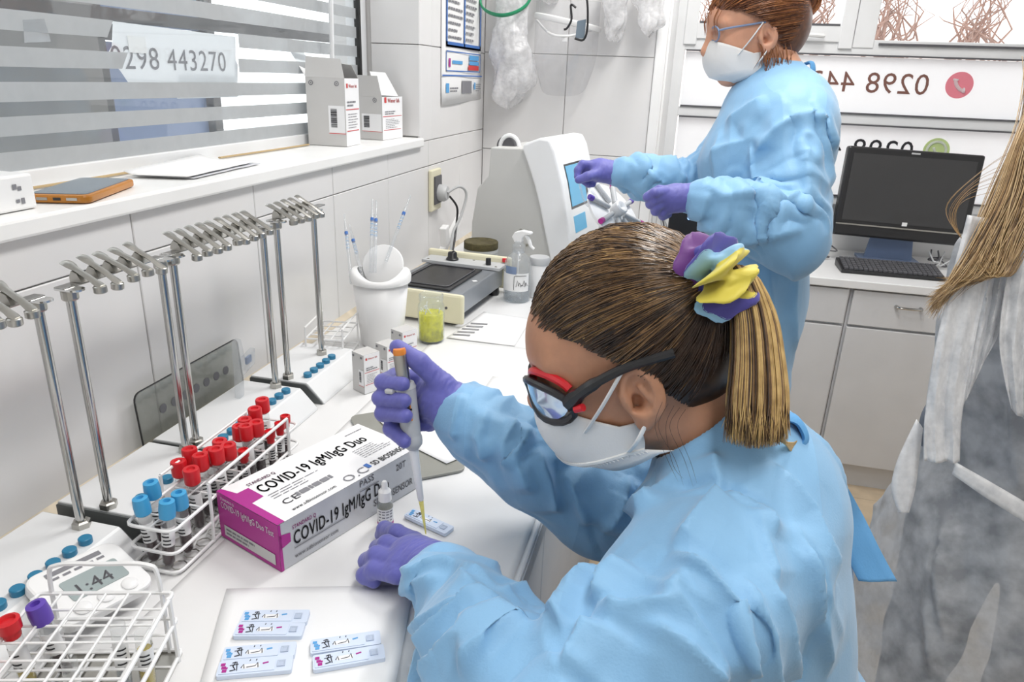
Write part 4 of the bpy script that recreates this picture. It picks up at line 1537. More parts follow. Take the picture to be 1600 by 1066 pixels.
for x, y in ((-0.098, 0.105), (0.098, 0.105), (0.02, 0.145)):
    b = MB()
    b.lathe([(0.0035, 0.083), (0.003, 0.0845), (0, 0.0848)], 10, c=(x, y, 0))
    b.build('screw', 'chrome', sh)
b = MB()
b.lathe([(0.0035, 0), (0.003, 0.002), (0, 0.002)], 12, c=(0.075, -0.167, 0.045), rot=(R(90), 0, 0))
b.build('screw', 'dark_grey', sh)
b = MB()
b.lathe([(0.008, 0), (0.008, 0.0006), (0, 0.0006)], 4, c=(0.088, -0.02, 0.0745))
b.build('white_dot', 'label_white', sh)
for x in (-0.085, 0.085):
    for y in (-0.13, 0.13):
        b = MB()
        b.lathe([(0.014, 0.0), (0.016, 0.004), (0.014, 0.022)], 14, c=(x, y, 0))
        b.build('foot', 'black_plastic', sh, smooth=True)
# round felt-topped drum on the rear of the shaker
dr = thing('felt_drum', 'round brown felt disc on a metal drum behind the shaker', 'drum', (0.212, 1.925, Z0 + 0.001), 0)
b = MB()
b.lathe([(0.040, 0.0), (0.047, 0.004), (0.047, 0.088), (0.049, 0.090), (0.049, 0.098), (0.0, 0.098)], 32)
b.build('drum', 'grey_plastic', dr, smooth=True)
b = MB()
b.lathe([(0.0475, 0.0985), (0.0485, 0.100), (0.0485, 0.117), (0.0465, 0.119), (0.006, 0.119), (0.004, 0.1175), (0, 0.1175)], 32)
b.build('felt_disc', 'felt_brown', dr, smooth=True)

# ---- spray bottle
sb = thing('spray_bottle', 'clear spray bottle with white trigger and paper label beside the shaker', 'bottle', (0.352, 1.79, Z0 + 0.001), R(-8))
b = MB()
b.lathe([(0.0, 0.002), (0.032, 0.0), (0.036, 0.004), (0.036, 0.085), (0.034, 0.105), (0.026, 0.120), (0.016, 0.128), (0.013, 0.132), (0.013, 0.136)], 28, caps=False)
b.build('body', 'clear_plastic', sb, smooth=True)
b = MB()
b.lathe([(0.0, 0.003), (0.033, 0.004), (0.033, 0.038), (0, 0.038)], 24)
b.build('fluid', 'water', sb, smooth=True)
b = MB()
b.grid(lambda u, v: (0.0366 * math.cos(-2.6 + 2.3 * u), 0.0366 * math.sin(-2.6 + 2.3 * u), 0.032 + 0.048 * v), 12, 2)
lb_ = b.build('label', 'label_white', sb, smooth=True)
b = MB()
for i in range(5):
    a0 = -1.3 + 0.16 * i
    b.tube([(0.0372 * math.cos(a), 0.0372 * math.sin(a), z) for a, z in ((a0, 0.045 + 0.004 * (i % 2)), (a0 + 0.1, 0.062 - 0.006 * (i % 3)), (a0 + 0.22, 0.047))], 0.0007, 4)
for z0, z1 in ((0.038, 0.072),):
    b.tube([(0.0372 * math.cos(a), 0.0372 * math.sin(a), z) for a, z in [(-1.45, 0.037)] + [(-1.45, 0.072)] + [(-1.45 + 0.1 * i, 0.074) for i in range(1, 10)]], 0.0006, 4)
b.build('handwriting', 'ink', lb_)
b = MB()
b.grid(lambda u, v: (0.0368 * math.cos(-2.2 + 0.9 * u), 0.0368 * math.sin(-2.2 + 0.9 * u), 0.078 + 0.020 * v), 8, 2)
b.build('blue_sticker', 'blue_paint', sb, smooth=True)
b = MB()
b.lathe([(0.0155, 0.128), (0.0165, 0.130), (0.0165, 0.148), (0.012, 0.152), (0.011, 0.160)], 20, c=(0, 0, 0))
b.build('collar', 'clear_plastic', sb, smooth=True)
b = MB()
b.prism([(-0.018, 0.168), (-0.010, 0.182), (0.010, 0.188), (0.034, 0.186), (0.036, 0.180), (0.020, 0.177), (0.010, 0.168), (0.009, 0.155), (-0.010, 0.155)], 0.018, (0, 0.009, 0), (1, 0, 0), (0, 0, 1))
b.build('nozzle', 'plastic_white', sb, bevel=0.003)
b = MB()
b.tube(bez([(0.016, 0, 0.178), (0.026, 0, 0.166), (0.033, 0, 0.150), (0.042, 0, 0.142)], 5), [0.005] * 10 + [0.004] * 6, 8)
b.build('trigger', 'plastic_white', sb, smooth=True)
b = MB()
b.tube(bez([(0, 0, 0.13), (0.002, -0.004, 0.08), (0.006, -0.01, 0.03), (0.018, -0.016, 0.008)], 5), 0.002, 6)
b.build('dip_tube', 'plastic_white', sb, smooth=True)
# grey jar lids behind it
for k, (x, y, z, mt) in enumerate(((0.398, 1.845, 0.04, 'plastic_white'),)):
    jl = thing('lidded_jar', 'small white jar with dark lid behind the spray bottle', 'jar', (x, y, Z0 + 0.001))
    b = MB()
    b.lathe([(0.0, 0), (0.026, 0.0), (0.027, 0.004), (0.027, 0.085), (0.024, 0.09), (0, 0.09)], 22)
    b.build('body', mt, jl, smooth=True)
    b = MB()
    b.lathe([(0.0275, 0.091), (0.028, 0.093), (0.028, 0.106), (0.026, 0.109), (0, 0.109)], 22)
    b.build('lid', 'grey_plastic', jl, smooth=True)

# ---- wall outlet, plug, cords
ol = thing('wall_outlet', 'cream wall socket with a dark plug on the tiled wall', 'socket', (0.0, 2.118, 1.142))
b = MB()
b.box((0.006, 0, 0), (0.012, 0.088, 0.125))
b.build('plate', 'cream', ol, bevel=0.004)
b = MB()
b.box((0.014, 0.005, 0.0), (0.006, 0.062, 0.085))
b.build('recess', 'dark_grey', ol, bevel=0.002)
b = MB()
b.lathe([(0.026, 0.0), (0.026, 0.016), (0.020, 0.026), (0.0, 0.028)], 18, c=(0.017, 0.012, -0.010), rot=(0, R(90), 0))
b.build('plug', 'grey_plastic', ol, smooth=True)
for nm, pts, r, mt, lb in (
        ('power_cord', [(0.045, 2.125, 1.135), (0.075, 2.150, 1.152), (0.090, 2.175, 1.125), (0.080, 2.150, 1.06), (0.070, 2.110, 1.02), (0.080, 2.06, 0.985), (0.085, 2.02, 0.95), (0.10, 1.93, 0.95), (0.11, 1.885, 0.95)], 0.0042, 'grey_plastic', 'grey power cord looping down from the wall socket'),
        ('power_cord', [(0.040, 2.16, 1.118), (0.055, 2.19, 1.08), (0.060, 2.17, 1.03), (0.070, 2.12, 0.985), (0.08, 2.06, 0.95), (0.10, 1.98, 0.935), (0.12, 1.92, 0.93)], 0.0035, 'black_plastic', 'black power cord running down from the wall socket')):
    b = MB()
    b.tube(bez(pts, 6), r, 8)
    tag(b.build(nm, mt, smooth=True), lb, 'cord')
b = MB()
b.box((0.055, 2.07, 1.012), (0.022, 0.034, 0.062), (R(12), 0, 0))
tag(b.build('inline_adapter', 'plastic_white', bevel=0.004), 'small white inline adapter on the cord below the socket', 'adapter')
b = MB()
b.box((0.03, 2.2, 0.985), (0.02, 0.22, 0.02), (R(24), 0, 0))
tag(b.build('white_strip', 'plastic_white', bevel=0.002), 'slanting white plastic strip behind the felt drum', 'strip')

# ---- window sill: phone, papers, white tub, tape
ph = thing('smartphone', 'smartphone in an orange case lying on the window sill', 'phone', (-0.052, 0.838, ZS + 0.001), R(110))
b = MB()
b.prism(rrect(0.158, 0.078, 0.010, 5, -0.079, -0.039), 0.011, (0, 0, 0), (1, 0, 0), (0, 1, 0))
b.build('case', 'orange_case', ph, bevel=0.003)
b = MB()
b.prism(rrect(0.146, 0.068, 0.007, 4, -0.073, -0.034), 0.0012, (0, 0, 0.0105), (1, 0, 0), (0, 1, 0))
b.build('screen', 'phone_glass', ph)
for y in (-0.018, 0.0, 0.018):
    b = MB()
    b.box((-0.0792, y, 0.0055), (0.0012, 0.013 if y else 0.009, 0.0035))
    b.build('port' if y == 0 else 'speaker_grille', 'gasket' if y == 0 else 'steel', ph)


def sill_paper(name, cs, label, z, mt='paper', curl=0.0):
    c = [Vector(p) for p in cs]
    m_ = MB()

    def fn(u, v):
        p = (c[0] * (1 - u) + c[1] * u) * (1 - v) + (c[3] * (1 - u) + c[2] * u) * v
        return (p.x, p.y, ZS + z + 0.001 + curl * (max(0, 0.25 - u) ** 2 * 8 + 0.2 * max(0, v - .7)) + 0.0006 * fbm((p.x, p.y, 0), 20, z * 100))
    m_.grid(fn, 10, 10)
    return tag(m_.build(name, mt, smooth=True, solid=0.0004), label, 'paper')


sill_paper('letter_sheet', [(-0.115, 0.985), (-0.018, 1.012), (-0.040, 1.235), (-0.155, 1.235)], 'upper white sheet of the papers lying on the window sill', 0.005, 'paper', 0.012)
sill_paper('letter_sheet', [(-0.112, 1.0), (-0.014, 1.022), (-0.034, 1.245), (-0.150, 1.245)], 'lower bluish sheet of the papers lying on the window sill', 0.0015, 'paper_grey')
for k, (y0, y1) in enumerate(((0.80, 1.10), (1.28, 1.62))):
    b = MB()
    b.tube([(WX + 0.028 + 0.004 * math.sin(9 * y), y, ZS + 0.003) for y in [y0 + (y1 - y0) * i / 12 for i in range(13)]], 0.004, 6, flat=0.5)
    tag(b.build('wood_strip', 'kraft'), ['thin brown wood strip behind the phone on the window sill', 'thin brown wood strip behind the papers on the window sill'][k], 'strip')
tb = thing('plastic_tub', 'translucent white plastic tub at the left end of the window sill', 'tub', (-0.062, 0.700, ZS + 0.001), R(0))
b = MB()
b.prism(rrect(0.075, 0.066, 0.006, 3, -0.035, -0.033), 0.042, (0, 0, 0), (1, 0, 0), (0, 1, 0))
b.build('body', 'plastic_white', tb, bevel=0.003)
bars([(-0.002, 0.026, 0.004, 0.032), (0.005, 0.024, 0.010, 0.029), (0.0, 0.010, 0.005, 0.014), (0.007, 0.008, 0.012, 0.015)], (0.0406, 0.002, 0), (0, 1, 0), (0, 0, 1), 'ink_grey', tb, 'marks')

# ================================================================ ANALYSER, HANGING THINGS, COMPUTER
ma = thing('blood_analyser', 'grey blood analyser with white curved front and small blue screen', 'analyser', (-0.030, 2.052, Z0 + 0.001), R(-10))
side = [(0.185, 0.0), (0.462, 0.0), (0.452, 0.06), (0.437, 0.11), (0.424, 0.16), (0.408, 0.22), (0.388, 0.28), (0.366, 0.335), (0.352, 0.372), (0.243, 0.368), (0.238, 0.288), (0.204, 0.25), (0.188, 0.15)]
b = MB()
b.prism(side, -0.25, (0, 0.0, 0), (1, 0, 0), (0, 0, 1))
b.build('housing', 'machine', ma, bevel=0.004)
shell = [(0.470, 0.0), (0.520, 0.0), (0.512, 0.10), (0.492, 0.19), (0.468, 0.29), (0.440, 0.375), (0.424, 0.402), (0.396, 0.404), (0.350, 0.386), (0.346, 0.372), (0.364, 0.335), (0.386, 0.28), (0.406, 0.22), (0.422, 0.16), (0.436, 0.11), (0.450, 0.06), (0.458, 0.0)]
b = MB()
b.prism(shell, -0.285, (0, -0.018, 0), (1, 0, 0), (0, 0, 1))
fs_ = b.build('front_shell', 'machine_white', ma, bevel=0.006)


def front_patch(z0, z1, y0, y1, name, mt, off=0.0025):
    fx = lambda z: np.interp(z, [0.0, 0.10, 0.19, 0.29, 0.375], [0.520, 0.512, 0.492, 0.468, 0.440])
    m_ = MB()
    n_ = 6
    vs = []
    for i in range(n_):
        z = z0 + (z1 - z0) * i / (n_ - 1)
        for y in (y0, y1):
            for e in (0.0, off):
                vs.append((float(fx(z)) + e - 0.001, y, z))
    fs = []
    for i in range(n_ - 1):
        a, c = i * 4, i * 4 + 4
        fs += [(a + 1, a + 3, c + 3, c + 1), (a, c, c + 2, a + 2), (a, a + 1, c + 1, c), (a + 2, c + 2, c + 3, a + 3)]
    fs += [(0, 2, 3, 1), (n_ * 4 - 4, n_ * 4 - 3, n_ * 4 - 1, n_ * 4 - 2)]
    m_.add(vs, fs)
    return m_.build(name, mt, fs_)


front_patch(0.215, 0.335, 0.025, 0.185, 'bezel', 'black_gloss', 0.0015)
front_patch(0.222, 0.330, 0.032, 0.165, 'screen', 'screen_blue', 0.0025)
front_patch(0.150, 0.195, 0.03, 0.13, 'keypad', 'screen_blue', 0.002)
front_patch(0.075, 0.105, 0.03, 0.12, 'sample_slot', 'dark_grey', 0.001)
for x, z in ((0.345, 0.145), (0.367, 0.145), (0.367, 0.105), (0.27, 0.04)):
    b = MB()
    b.lathe([(0.0042, 0.0), (0.004, 0.0025), (0, 0.003)], 10, c=(x, 0, z), rot=(R(90), 0, 0))
    b.build('screw', 'steel' if z > 0.05 else 'dark_grey', ma, smooth=True)
b = MB()
b.tube([(0.245 + 0.03 * (1 - math.cos(a)), 0.06, 0.365 + 0.034 * math.sin(a)) for a in [math.pi * i / 12 for i in range(13)]], 0.006, 8)
b.build('handle', 'machine_white', ma, smooth=True)
b = MB()
b.lathe([(0.0, 0), (0.028, 0.0), (0.028, 0.02), (0, 0.02)], 24, c=(0.262, 0.08, 0.368), rot=(R(90), 0, 0))
b.build('rear_knob', 'dark_grey', ma, smooth=True)

# tilted tube rotator in front of the analyser
hub = at(952, 330, 1.98)
rt_ = thing('tube_rotator', 'tilted white tube rotator holding sample tubes beside the analyser', 'tube rotator', (hub.x - 0.005, hub.y - 0.02, Z0 + 0.001))
nrm = Vector((0.62, -0.30, 0.62)).normalized()
hc = Vector((0.02, -0.02, hub.z - Z0))
rm = nrm.to_track_quat('Z', 'Y').to_matrix()
b = MB()
b.lathe([(0.0, -0.006), (0.088, -0.006), (0.092, -0.003), (0.092, 0.004), (0.088, 0.006), (0.0, 0.006)], 36, c=hc, rot=rm)
b.build('disc', 'machine_white', rt_, smooth=True)
b = MB()
b.lathe([(0.020, 0.006), (0.020, 0.034), (0.016, 0.037), (0.010, 0.036), (0.0, 0.028)], 24, c=hc, rot=rm)
b.build('hub', 'plastic_white', rt_, smooth=True)
b = MB()
b.prism([(-0.055, 0.0), (0.045, 0.0), (0.020, hc.z - 0.02), (-0.010, hc.z - 0.01)], 0.06, (0, 0.04, 0), (1, 0, 0), (0, 0, 1))
b.build('stand', 'machine', rt_, bevel=0.004)
for k in range(8):
    a = 2 * math.pi * k / 8 + 0.2
    dr_ = rm @ Vector((math.cos(a), math.sin(a), 0))
    p0 = hc + dr_ * 0.028 + nrm * 0.014
    p1 = hc + dr_ * 0.086 + nrm * 0.014
    b = MB()
    b.tube([p0, p1], 0.0065, 10)
    tb_ = b.build('sample_tube', 'grey_plastic', rt_, smooth=True)
    b = MB()
    b.tube([p1, p1 + dr_ * 0.014], 0.0075, 10)
    b.build('tube_cap', ('cap_purple', 'magenta', 'plastic_white')[k % 3], tb_, smooth=True)
for k, c_ in enumerate(([(905, 285), (915, 318), (935, 330), (950, 352)], [(912, 282), (930, 305), (948, 335), (965, 345)])):
    pts = [at(x, y, 1.90 + 0.01 * i) for i, (x, y) in enumerate(c_)]
    b = MB()
    b.tube(bez(pts, 5), 0.003, 6)
    tag(b.build('sample_hose', 'clear_plastic', smooth=True), ['clear thin hose hanging from the left gloved hand to the rotator', 'second clear thin hose over the rotator disc'][k], 'hose')

# black computer tower on the rear counter
pcp = on(1064, 360, 1, 2.80)
pc = thing('computer_tower', 'black computer tower with a blue power light behind the standing worker', 'computer', (pcp.x + 0.03, 2.93, 0.841))
pch = on(1064, 328, 1, 2.80).z - 0.841
b = MB()
b.box((0, 0, pch / 2 + 0.01), (0.16, 0.26, pch + 0.02))
b.build('case', 'black_plastic', pc, bevel=0.006)
b = MB()
b.lathe([(0.007, 0), (0.006, 0.003), (0, 0.003)], 14, c=(-0.005, -0.131, pch * 0.85), rot=(R(90), 0, 0))
b.build('power_light', 'led_blue', pc)
b = MB()
b.box((-0.03, -0.132, pch * 0.35), (0.07, 0.003, 0.004))
b.build('drive_slot', 'steel', pc)
hp = thing('white_post', 'slim white plastic post with cables below the right gloved hand', 'post', (pcp.x - 0.11, 2.86, 0.841))
b = MB()
b.box((0, 0, pch / 2 + 0.01), (0.026, 0.03, pch + 0.02))
b.build('column', 'plastic_white', hp, bevel=0.004)
for k in range(3):
    b = MB()
    b.tube(bez([(0.02, -0.02, pch * 0.9), (0.035 + .01 * k, -0.03, pch * .6), (0.02 + .012 * k, -0.03, pch * 0.3), (0.04, -0.03, 0.01)], 5), 0.003, 6)
    b.build('cable', 'dark_grey' if k % 2 else 'grey_plastic', hp, smooth=True)


# ---- poster on the left wall near the corner
po = thing('wall_poster', 'white notice poster with blue text boxes and logos on the left wall', 'poster', (0.0015, 2.185, 1.385))
U, V = Vector((0, 1, 0)), Vector((0, 0, 1))
PW, PH = 0.43, 0.62
b = MB()
b.grid(lambda u, v: (0.001 + 0.008 * max(0, 0.12 - v) * (1 - 0.4 * u) + 0.002 * math.sin(6 * u) * (1 - v), PW * u, PH * v + (0.012 * (u - .0) * (1 - v) if True else 0)), 10, 12)
b.build('sheet', 'paper', po, smooth=True, solid=0.0004)
O = Vector((0.0042, 0, 0))


def frame_rect(x0, y0, x1, y1, t):
    return [(x0, y0, x1, y0 + t), (x0, y1 - t, x1, y1), (x0, y0, x0 + t, y1), (x1 - t, y0, x1, y1)]


KV = 0.50


def pbars(rs, m_, nm):
    for r_ in rs:
        bars([(r_[0], r_[1] * KV, r_[2], r_[3] * KV)], O, U, V, m_, po, nm)


pbars(frame_rect(0.035, 0.34, 0.405, 1.2, 0.012) + [(0.212, 0.34, 0.224, 1.2), (0.035, 0.34, 0.405, 0.370), (0.0, 0.172, PW, 0.180)], 'ink_blue', 'blue_frame')
pbars(frame_rect(0.035, 0.20, 0.405, 0.318, 0.006), 'ink_blue', 'logo_frame')
rr = random.Random(3)
bars([(x0, y0 * KV, x1, y1 * KV) for x0, y0, x1, y1 in scribble(0.055, 0.38, 0.205, 1.18, 20, rr, 0.35) + scribble(0.232, 0.38, 0.385, 1.18, 20, rr, 0.35)], O, U, V, 'ink_grey', po)
pbars([(0.06, 0.225, 0.078, 0.275)], 'magenta', 'logo_mark')
pbars([(0.095, 0.245, 0.20, 0.265), (0.275, 0.275, 0.385, 0.305), (0.275, 0.245, 0.385, 0.268)], 'ink_lightblue', 'logo_mark')
pbars([(0.265, 0.212, 0.385, 0.242)], 'ink_red', 'logo_mark')
pbars([(0.035, 0.075, 0.065, 0.130), (0.335, 0.09, 0.350, 0.135)], 'ink_lightblue', 'logo_mark')
pbars([(0.195, 0.065, 0.305, 0.145)], 'ink_grey', 'stamp')
bars([(x0, y0 * KV, x1, y1 * KV) for x0, y0, x1, y1 in scribble(0.075, 0.075, 0.175, 0.11, 2, rr, 0.5) + scribble(0.355, 0.075, 0.42, 0.13, 4, rr, 0.4)], O, U, V, 'ink_grey', po)


# ---- things hanging on the rear wall
def hang_bag(px0, px1, pyb, ytop, label, name, lobes, seed, depth=0.05, w_top=0.4, y=2.60, cat='bag', material='bag'):
    a, c = on(px0, pyb, 1, y), on(px1, pyb, 1, y)
    zb, zt = (a.z + c.z) / 2, ytop
    cx, hw = (a.x + c.x) / 2, (c.x - a.x) / 2
    t = thing(name, label, cat, (cx, y, zt))

    def fn(u, v):
        an = 2 * math.pi * u
        k = math.sin(min(1, v * 1.02) * math.pi * 0.5)
        r = w_top + (1 - w_top) * k ** 0.8
        close = 1.0 if v < 0.86 else max(0.02, math.sqrt(max(0, 1 - ((v - 0.86) / 0.14) ** 2)))
        p = Vector((hw * r * close * math.cos(an), depth * r * close * math.sin(an) * (0.4 + 0.6 * k), (zb - zt) * v))
        p.z += lobes * math.cos(an * 2 + 0.8) * v * v * 0.35
        q = 0.030 * fbm((p.x, p.y, p.z), 9, seed, 2) + 0.016 * abs(fbm((p.x * 2.2, p.y, p.z * 0.35), 14, seed + 3, 2))
        d = Vector((math.cos(an), math.sin(an) * 0.7, 0))
        p += d * q * (0.3 + v)
        p.z += 0.02 * fbm((p.x, p.y, p.z), 12, seed + 7, 2)
        return p
    m_ = MB()
    m_.grid(fn, 72, 44, closeu=True)
    m_.build('bag_skin', material, t, smooth=True, sharp=60)
    return t


hang_bag(764, 824, 160, 1.93, 'crumpled clear white plastic bag hanging in the wall corner', 'plastic_bag', 0.05, 3, 0.045, 0.35, y=2.59)
hang_bag(940, 978, 62, 1.95, 'white disposable caps hanging, left bunch beside the window bay', 'cap_bunch', 0.04, 11, 0.05, 0.35, y=2.585)
hang_bag(994, 1036, 52, 1.95, 'white disposable caps hanging, right bunch beside the window bay', 'cap_bunch', 0.03, 17, 0.05, 0.35, y=2.585)
hang_bag(838, 872, 2, 1.97, 'white bag hanging above the clear face shield', 'plastic_bag', 0.02, 23, 0.04, 0.5, y=2.63)
# face shield
fsd = thing('face_shield', 'clear curved face shield hanging upside down on the rear wall', 'face shield', (0.298, 2.615, 1.70))
b = MB()


def visor(u, v):
    a = R(-80 + 160 * u)
    z = -0.30 * v + 0.02
    taper = 1.0 - 0.42 * max(0, v - 0.55) ** 1.5 * 2.0
    edge = 0.055 * (abs(u - 0.5) * 2) ** 3 * max(0, v - 0.3)
    return (0.112 * math.sin(a) * taper, -0.105 * math.cos(a) * taper + 0.03, z + edge)


b.grid(visor, 26, 18)
b.build('visor', 'visor', fsd, smooth=True)
b = MB()
b.tube([(0.112 * math.sin(R(a)), -0.112 * math.cos(R(a)) + 0.03, -0.045 - 0.02 * math.sin(R(a))) for a in range(-85, 86, 10)], 0.0055, 8, flat=1.8)
b.build('band', 'plastic_white', fsd, smooth=True)
b = MB()
b.tube(bez([(-0.105, 0.015, -0.04), (-0.04, -0.07, -0.085), (0.03, -0.08, -0.09), (0.105, 0.015, -0.06)], 6), 0.004, 8)
b.box((0.012, -0.084, -0.098), (0.016, 0.006, 0.02))
b.build('inner_band', 'plastic_white', fsd, smooth=True)
# green strap loop
g0 = on(752, 8, 1, 2.57)
g1 = on(824, 6, 1, 2.57)
gm = on(785, 24, 1, 2.52)
b = MB()
b.tube(bez([g0 + Vector((0, 0.03, 0.10)), g0, gm, g1, g1 + Vector((0.02, 0.04, 0.10))], 8), 0.0085, 8, flat=0.45)
tag(b.build('green_strap', 'green_band', smooth=True), 'green plastic strap looped in front of the hanging bag', 'strap')
# glasses hanging by one temple
gl = thing('hanging_glasses', 'black-framed safety glasses hanging beside the face shield', 'glasses', tuple(on(898, 8, 1, 2.50)))
fo = [on(px, py, 1, 2.50) - on(898, 8, 1, 2.50) for px, py in ((900, -22), (916, -6), (918, 40), (912, 62), (898, 60), (905, 20), (903, 4))]
b = MB()
b.tube(bez(fo[:5], 5), 0.0035, 8)
b.build('frame', 'black_plastic', gl, smooth=True)
q = [on(px, py, 1, 2.505) - on(898, 8, 1, 2.50) for px, py in ((899, 60), (902, 33), (916, 30), (913, 60))]
b = MB()
b.add(q, [(0, 1, 2, 3)])
b.build('lens', 'phone_glass', gl, solid=0.002)
b = MB()
b.tube(bez([on(px, py, 1, 2.47) - on(898, 8, 1, 2.50) for px, py in ((900, 12), (892, 8), (893, 30), (886, 44), (881, 46))], 5), 0.0035, 8)
b.build('temple', 'black_plastic', gl, smooth=True)

# ---- monitor, keyboard, cables and organiser on the rear counter
mo = thing('monitor', 'black all-in-one computer monitor standing under the rear window', 'monitor', (1.568, 3.045, 0.841), R(1.5))
b = MB()
MWd, MH = 0.475, 0.335
tilt_ = Euler((R(-6), R(1.2), 0)).to_matrix()
c0 = Vector((0, 0, 0.098 + MH / 2))
b.box(c0, (MWd, 0.045, MH), tilt_)
scn = b.build('casing', 'black_plastic', mo, bevel=0.008)
b = MB()
b.box(c0 + tilt_ @ Vector((0, -0.0235, 0.018)), (MWd - 0.045, 0.002, MH - 0.085), tilt_)
b.build('screen', 'screen_dark', mo)
b = MB()
b.box(c0 + tilt_ @ Vector((0, -0.024, -MH / 2 + 0.045)), (MWd - 0.01, 0.003, 0.005), tilt_)
b.build('trim', 'steel', mo)
b = MB()
b.box(c0 + tilt_ @ Vector((0.012, -0.0245, -MH / 2 + 0.062)), (0.018, 0.002, 0.014), tilt_)
b.build('logo', 'label_white', mo)
b = MB()
b.box(c0 + tilt_ @ Vector((0.0, -0.0245, MH / 2 - 0.012)), (0.03, 0.002, 0.006), tilt_)
b.build('webcam', 'grey_plastic', mo)
b = MB()
b.prism([(-0.09, 0), (0.09, 0), (0.075, 0.11), (-0.075, 0.11)], 0.012, (0, 0.055, 0.008), (1, 0, 0), (0, 0, 1))
b.box((0, 0.03, 0.006), (0.22, 0.16, 0.012))
b.build('stand', 'blue_paint', mo, bevel=0.003)
kb_ = thing('keyboard', 'black computer keyboard in front of the monitor', 'keyboard', (1.525, 2.880, 0.841), R(1.0))
b = MB()
b.prism([(-0.066, 0), (0.066, 0), (0.066, 0.030), (-0.066, 0.012)], 0.355, (-0.1775, 0, 0), (0, 1, 0), (0, 0, 1))
b.build('tray', 'black_plastic', kb_, bevel=0.003)
b = MB()
ks = Euler((R(7.8), 0, 0)).to_matrix()
for i in range(20):
    for j in range(6):
        b.box((-0.160 + 0.0168 * i, -0.050 + 0.0198 * j, 0.018 + 0.0027 * j), (0.0142, 0.016, 0.007), ks)
k_ = b.build('keys', 'dark_grey', kb_)
k_['kind'] = 'stuff'
for k in range(7):
    rr_ = random.Random(60 + k)
    x0 = [1.300, 1.312, 1.326, 1.70, 1.72, 1.74, 1.76][k]
    b = MB()
    pts = [Vector((x0, 3.10 - 0.014 * (k % 4), 0.90))]
    for s_ in range(6):
        pts.append(Vector((x0 + rr_.uniform(-0.03, 0.04) + (-0.008 * s_ if k < 3 else 0.004 * s_), 3.075 - 0.030 * (k % 4) + 0.008 * rr_.random(), 0.846 + rr_.random() * 0.035)))
    b.tube(bez(pts, 5), 0.003, 6)
    tag(b.build('computer_cable', 'dark_grey' if k % 3 else 'grey_plastic', smooth=True), 'computer cable %s' % ['curling left of the monitor, outermost', 'curling left of the monitor, middle', 'curling left of the monitor, nearest it', 'bundled under the monitor, first from its stand', 'bundled under the monitor, second from its stand', 'bundled under the monitor, third from its stand', 'bundled under the monitor, farthest right'][k], 'cable', 'cables behind the keyboard')
og = thing('plastic_organiser', 'translucent grey plastic drawer box between the blue gown and the monitor', 'organiser', (1.215, 3.13, 0.841))
b = MB()
b.box((0, 0, 0.11), (0.13, 0.20, 0.22))
b.build('body', 'grey_plastic', og, bevel=0.006)
for z in (0.055, 0.16):
    b = MB()
    b.box((0, -0.102, z), (0.115, 0.006, 0.09))
    d_ = b.build('drawer', 'clear_plastic', og, bevel=0.003)
    b = MB()
    b.box((0.045, -0.107, z), (0.012, 0.004, 0.03))
    b.build('sticker', 'cream', d_)

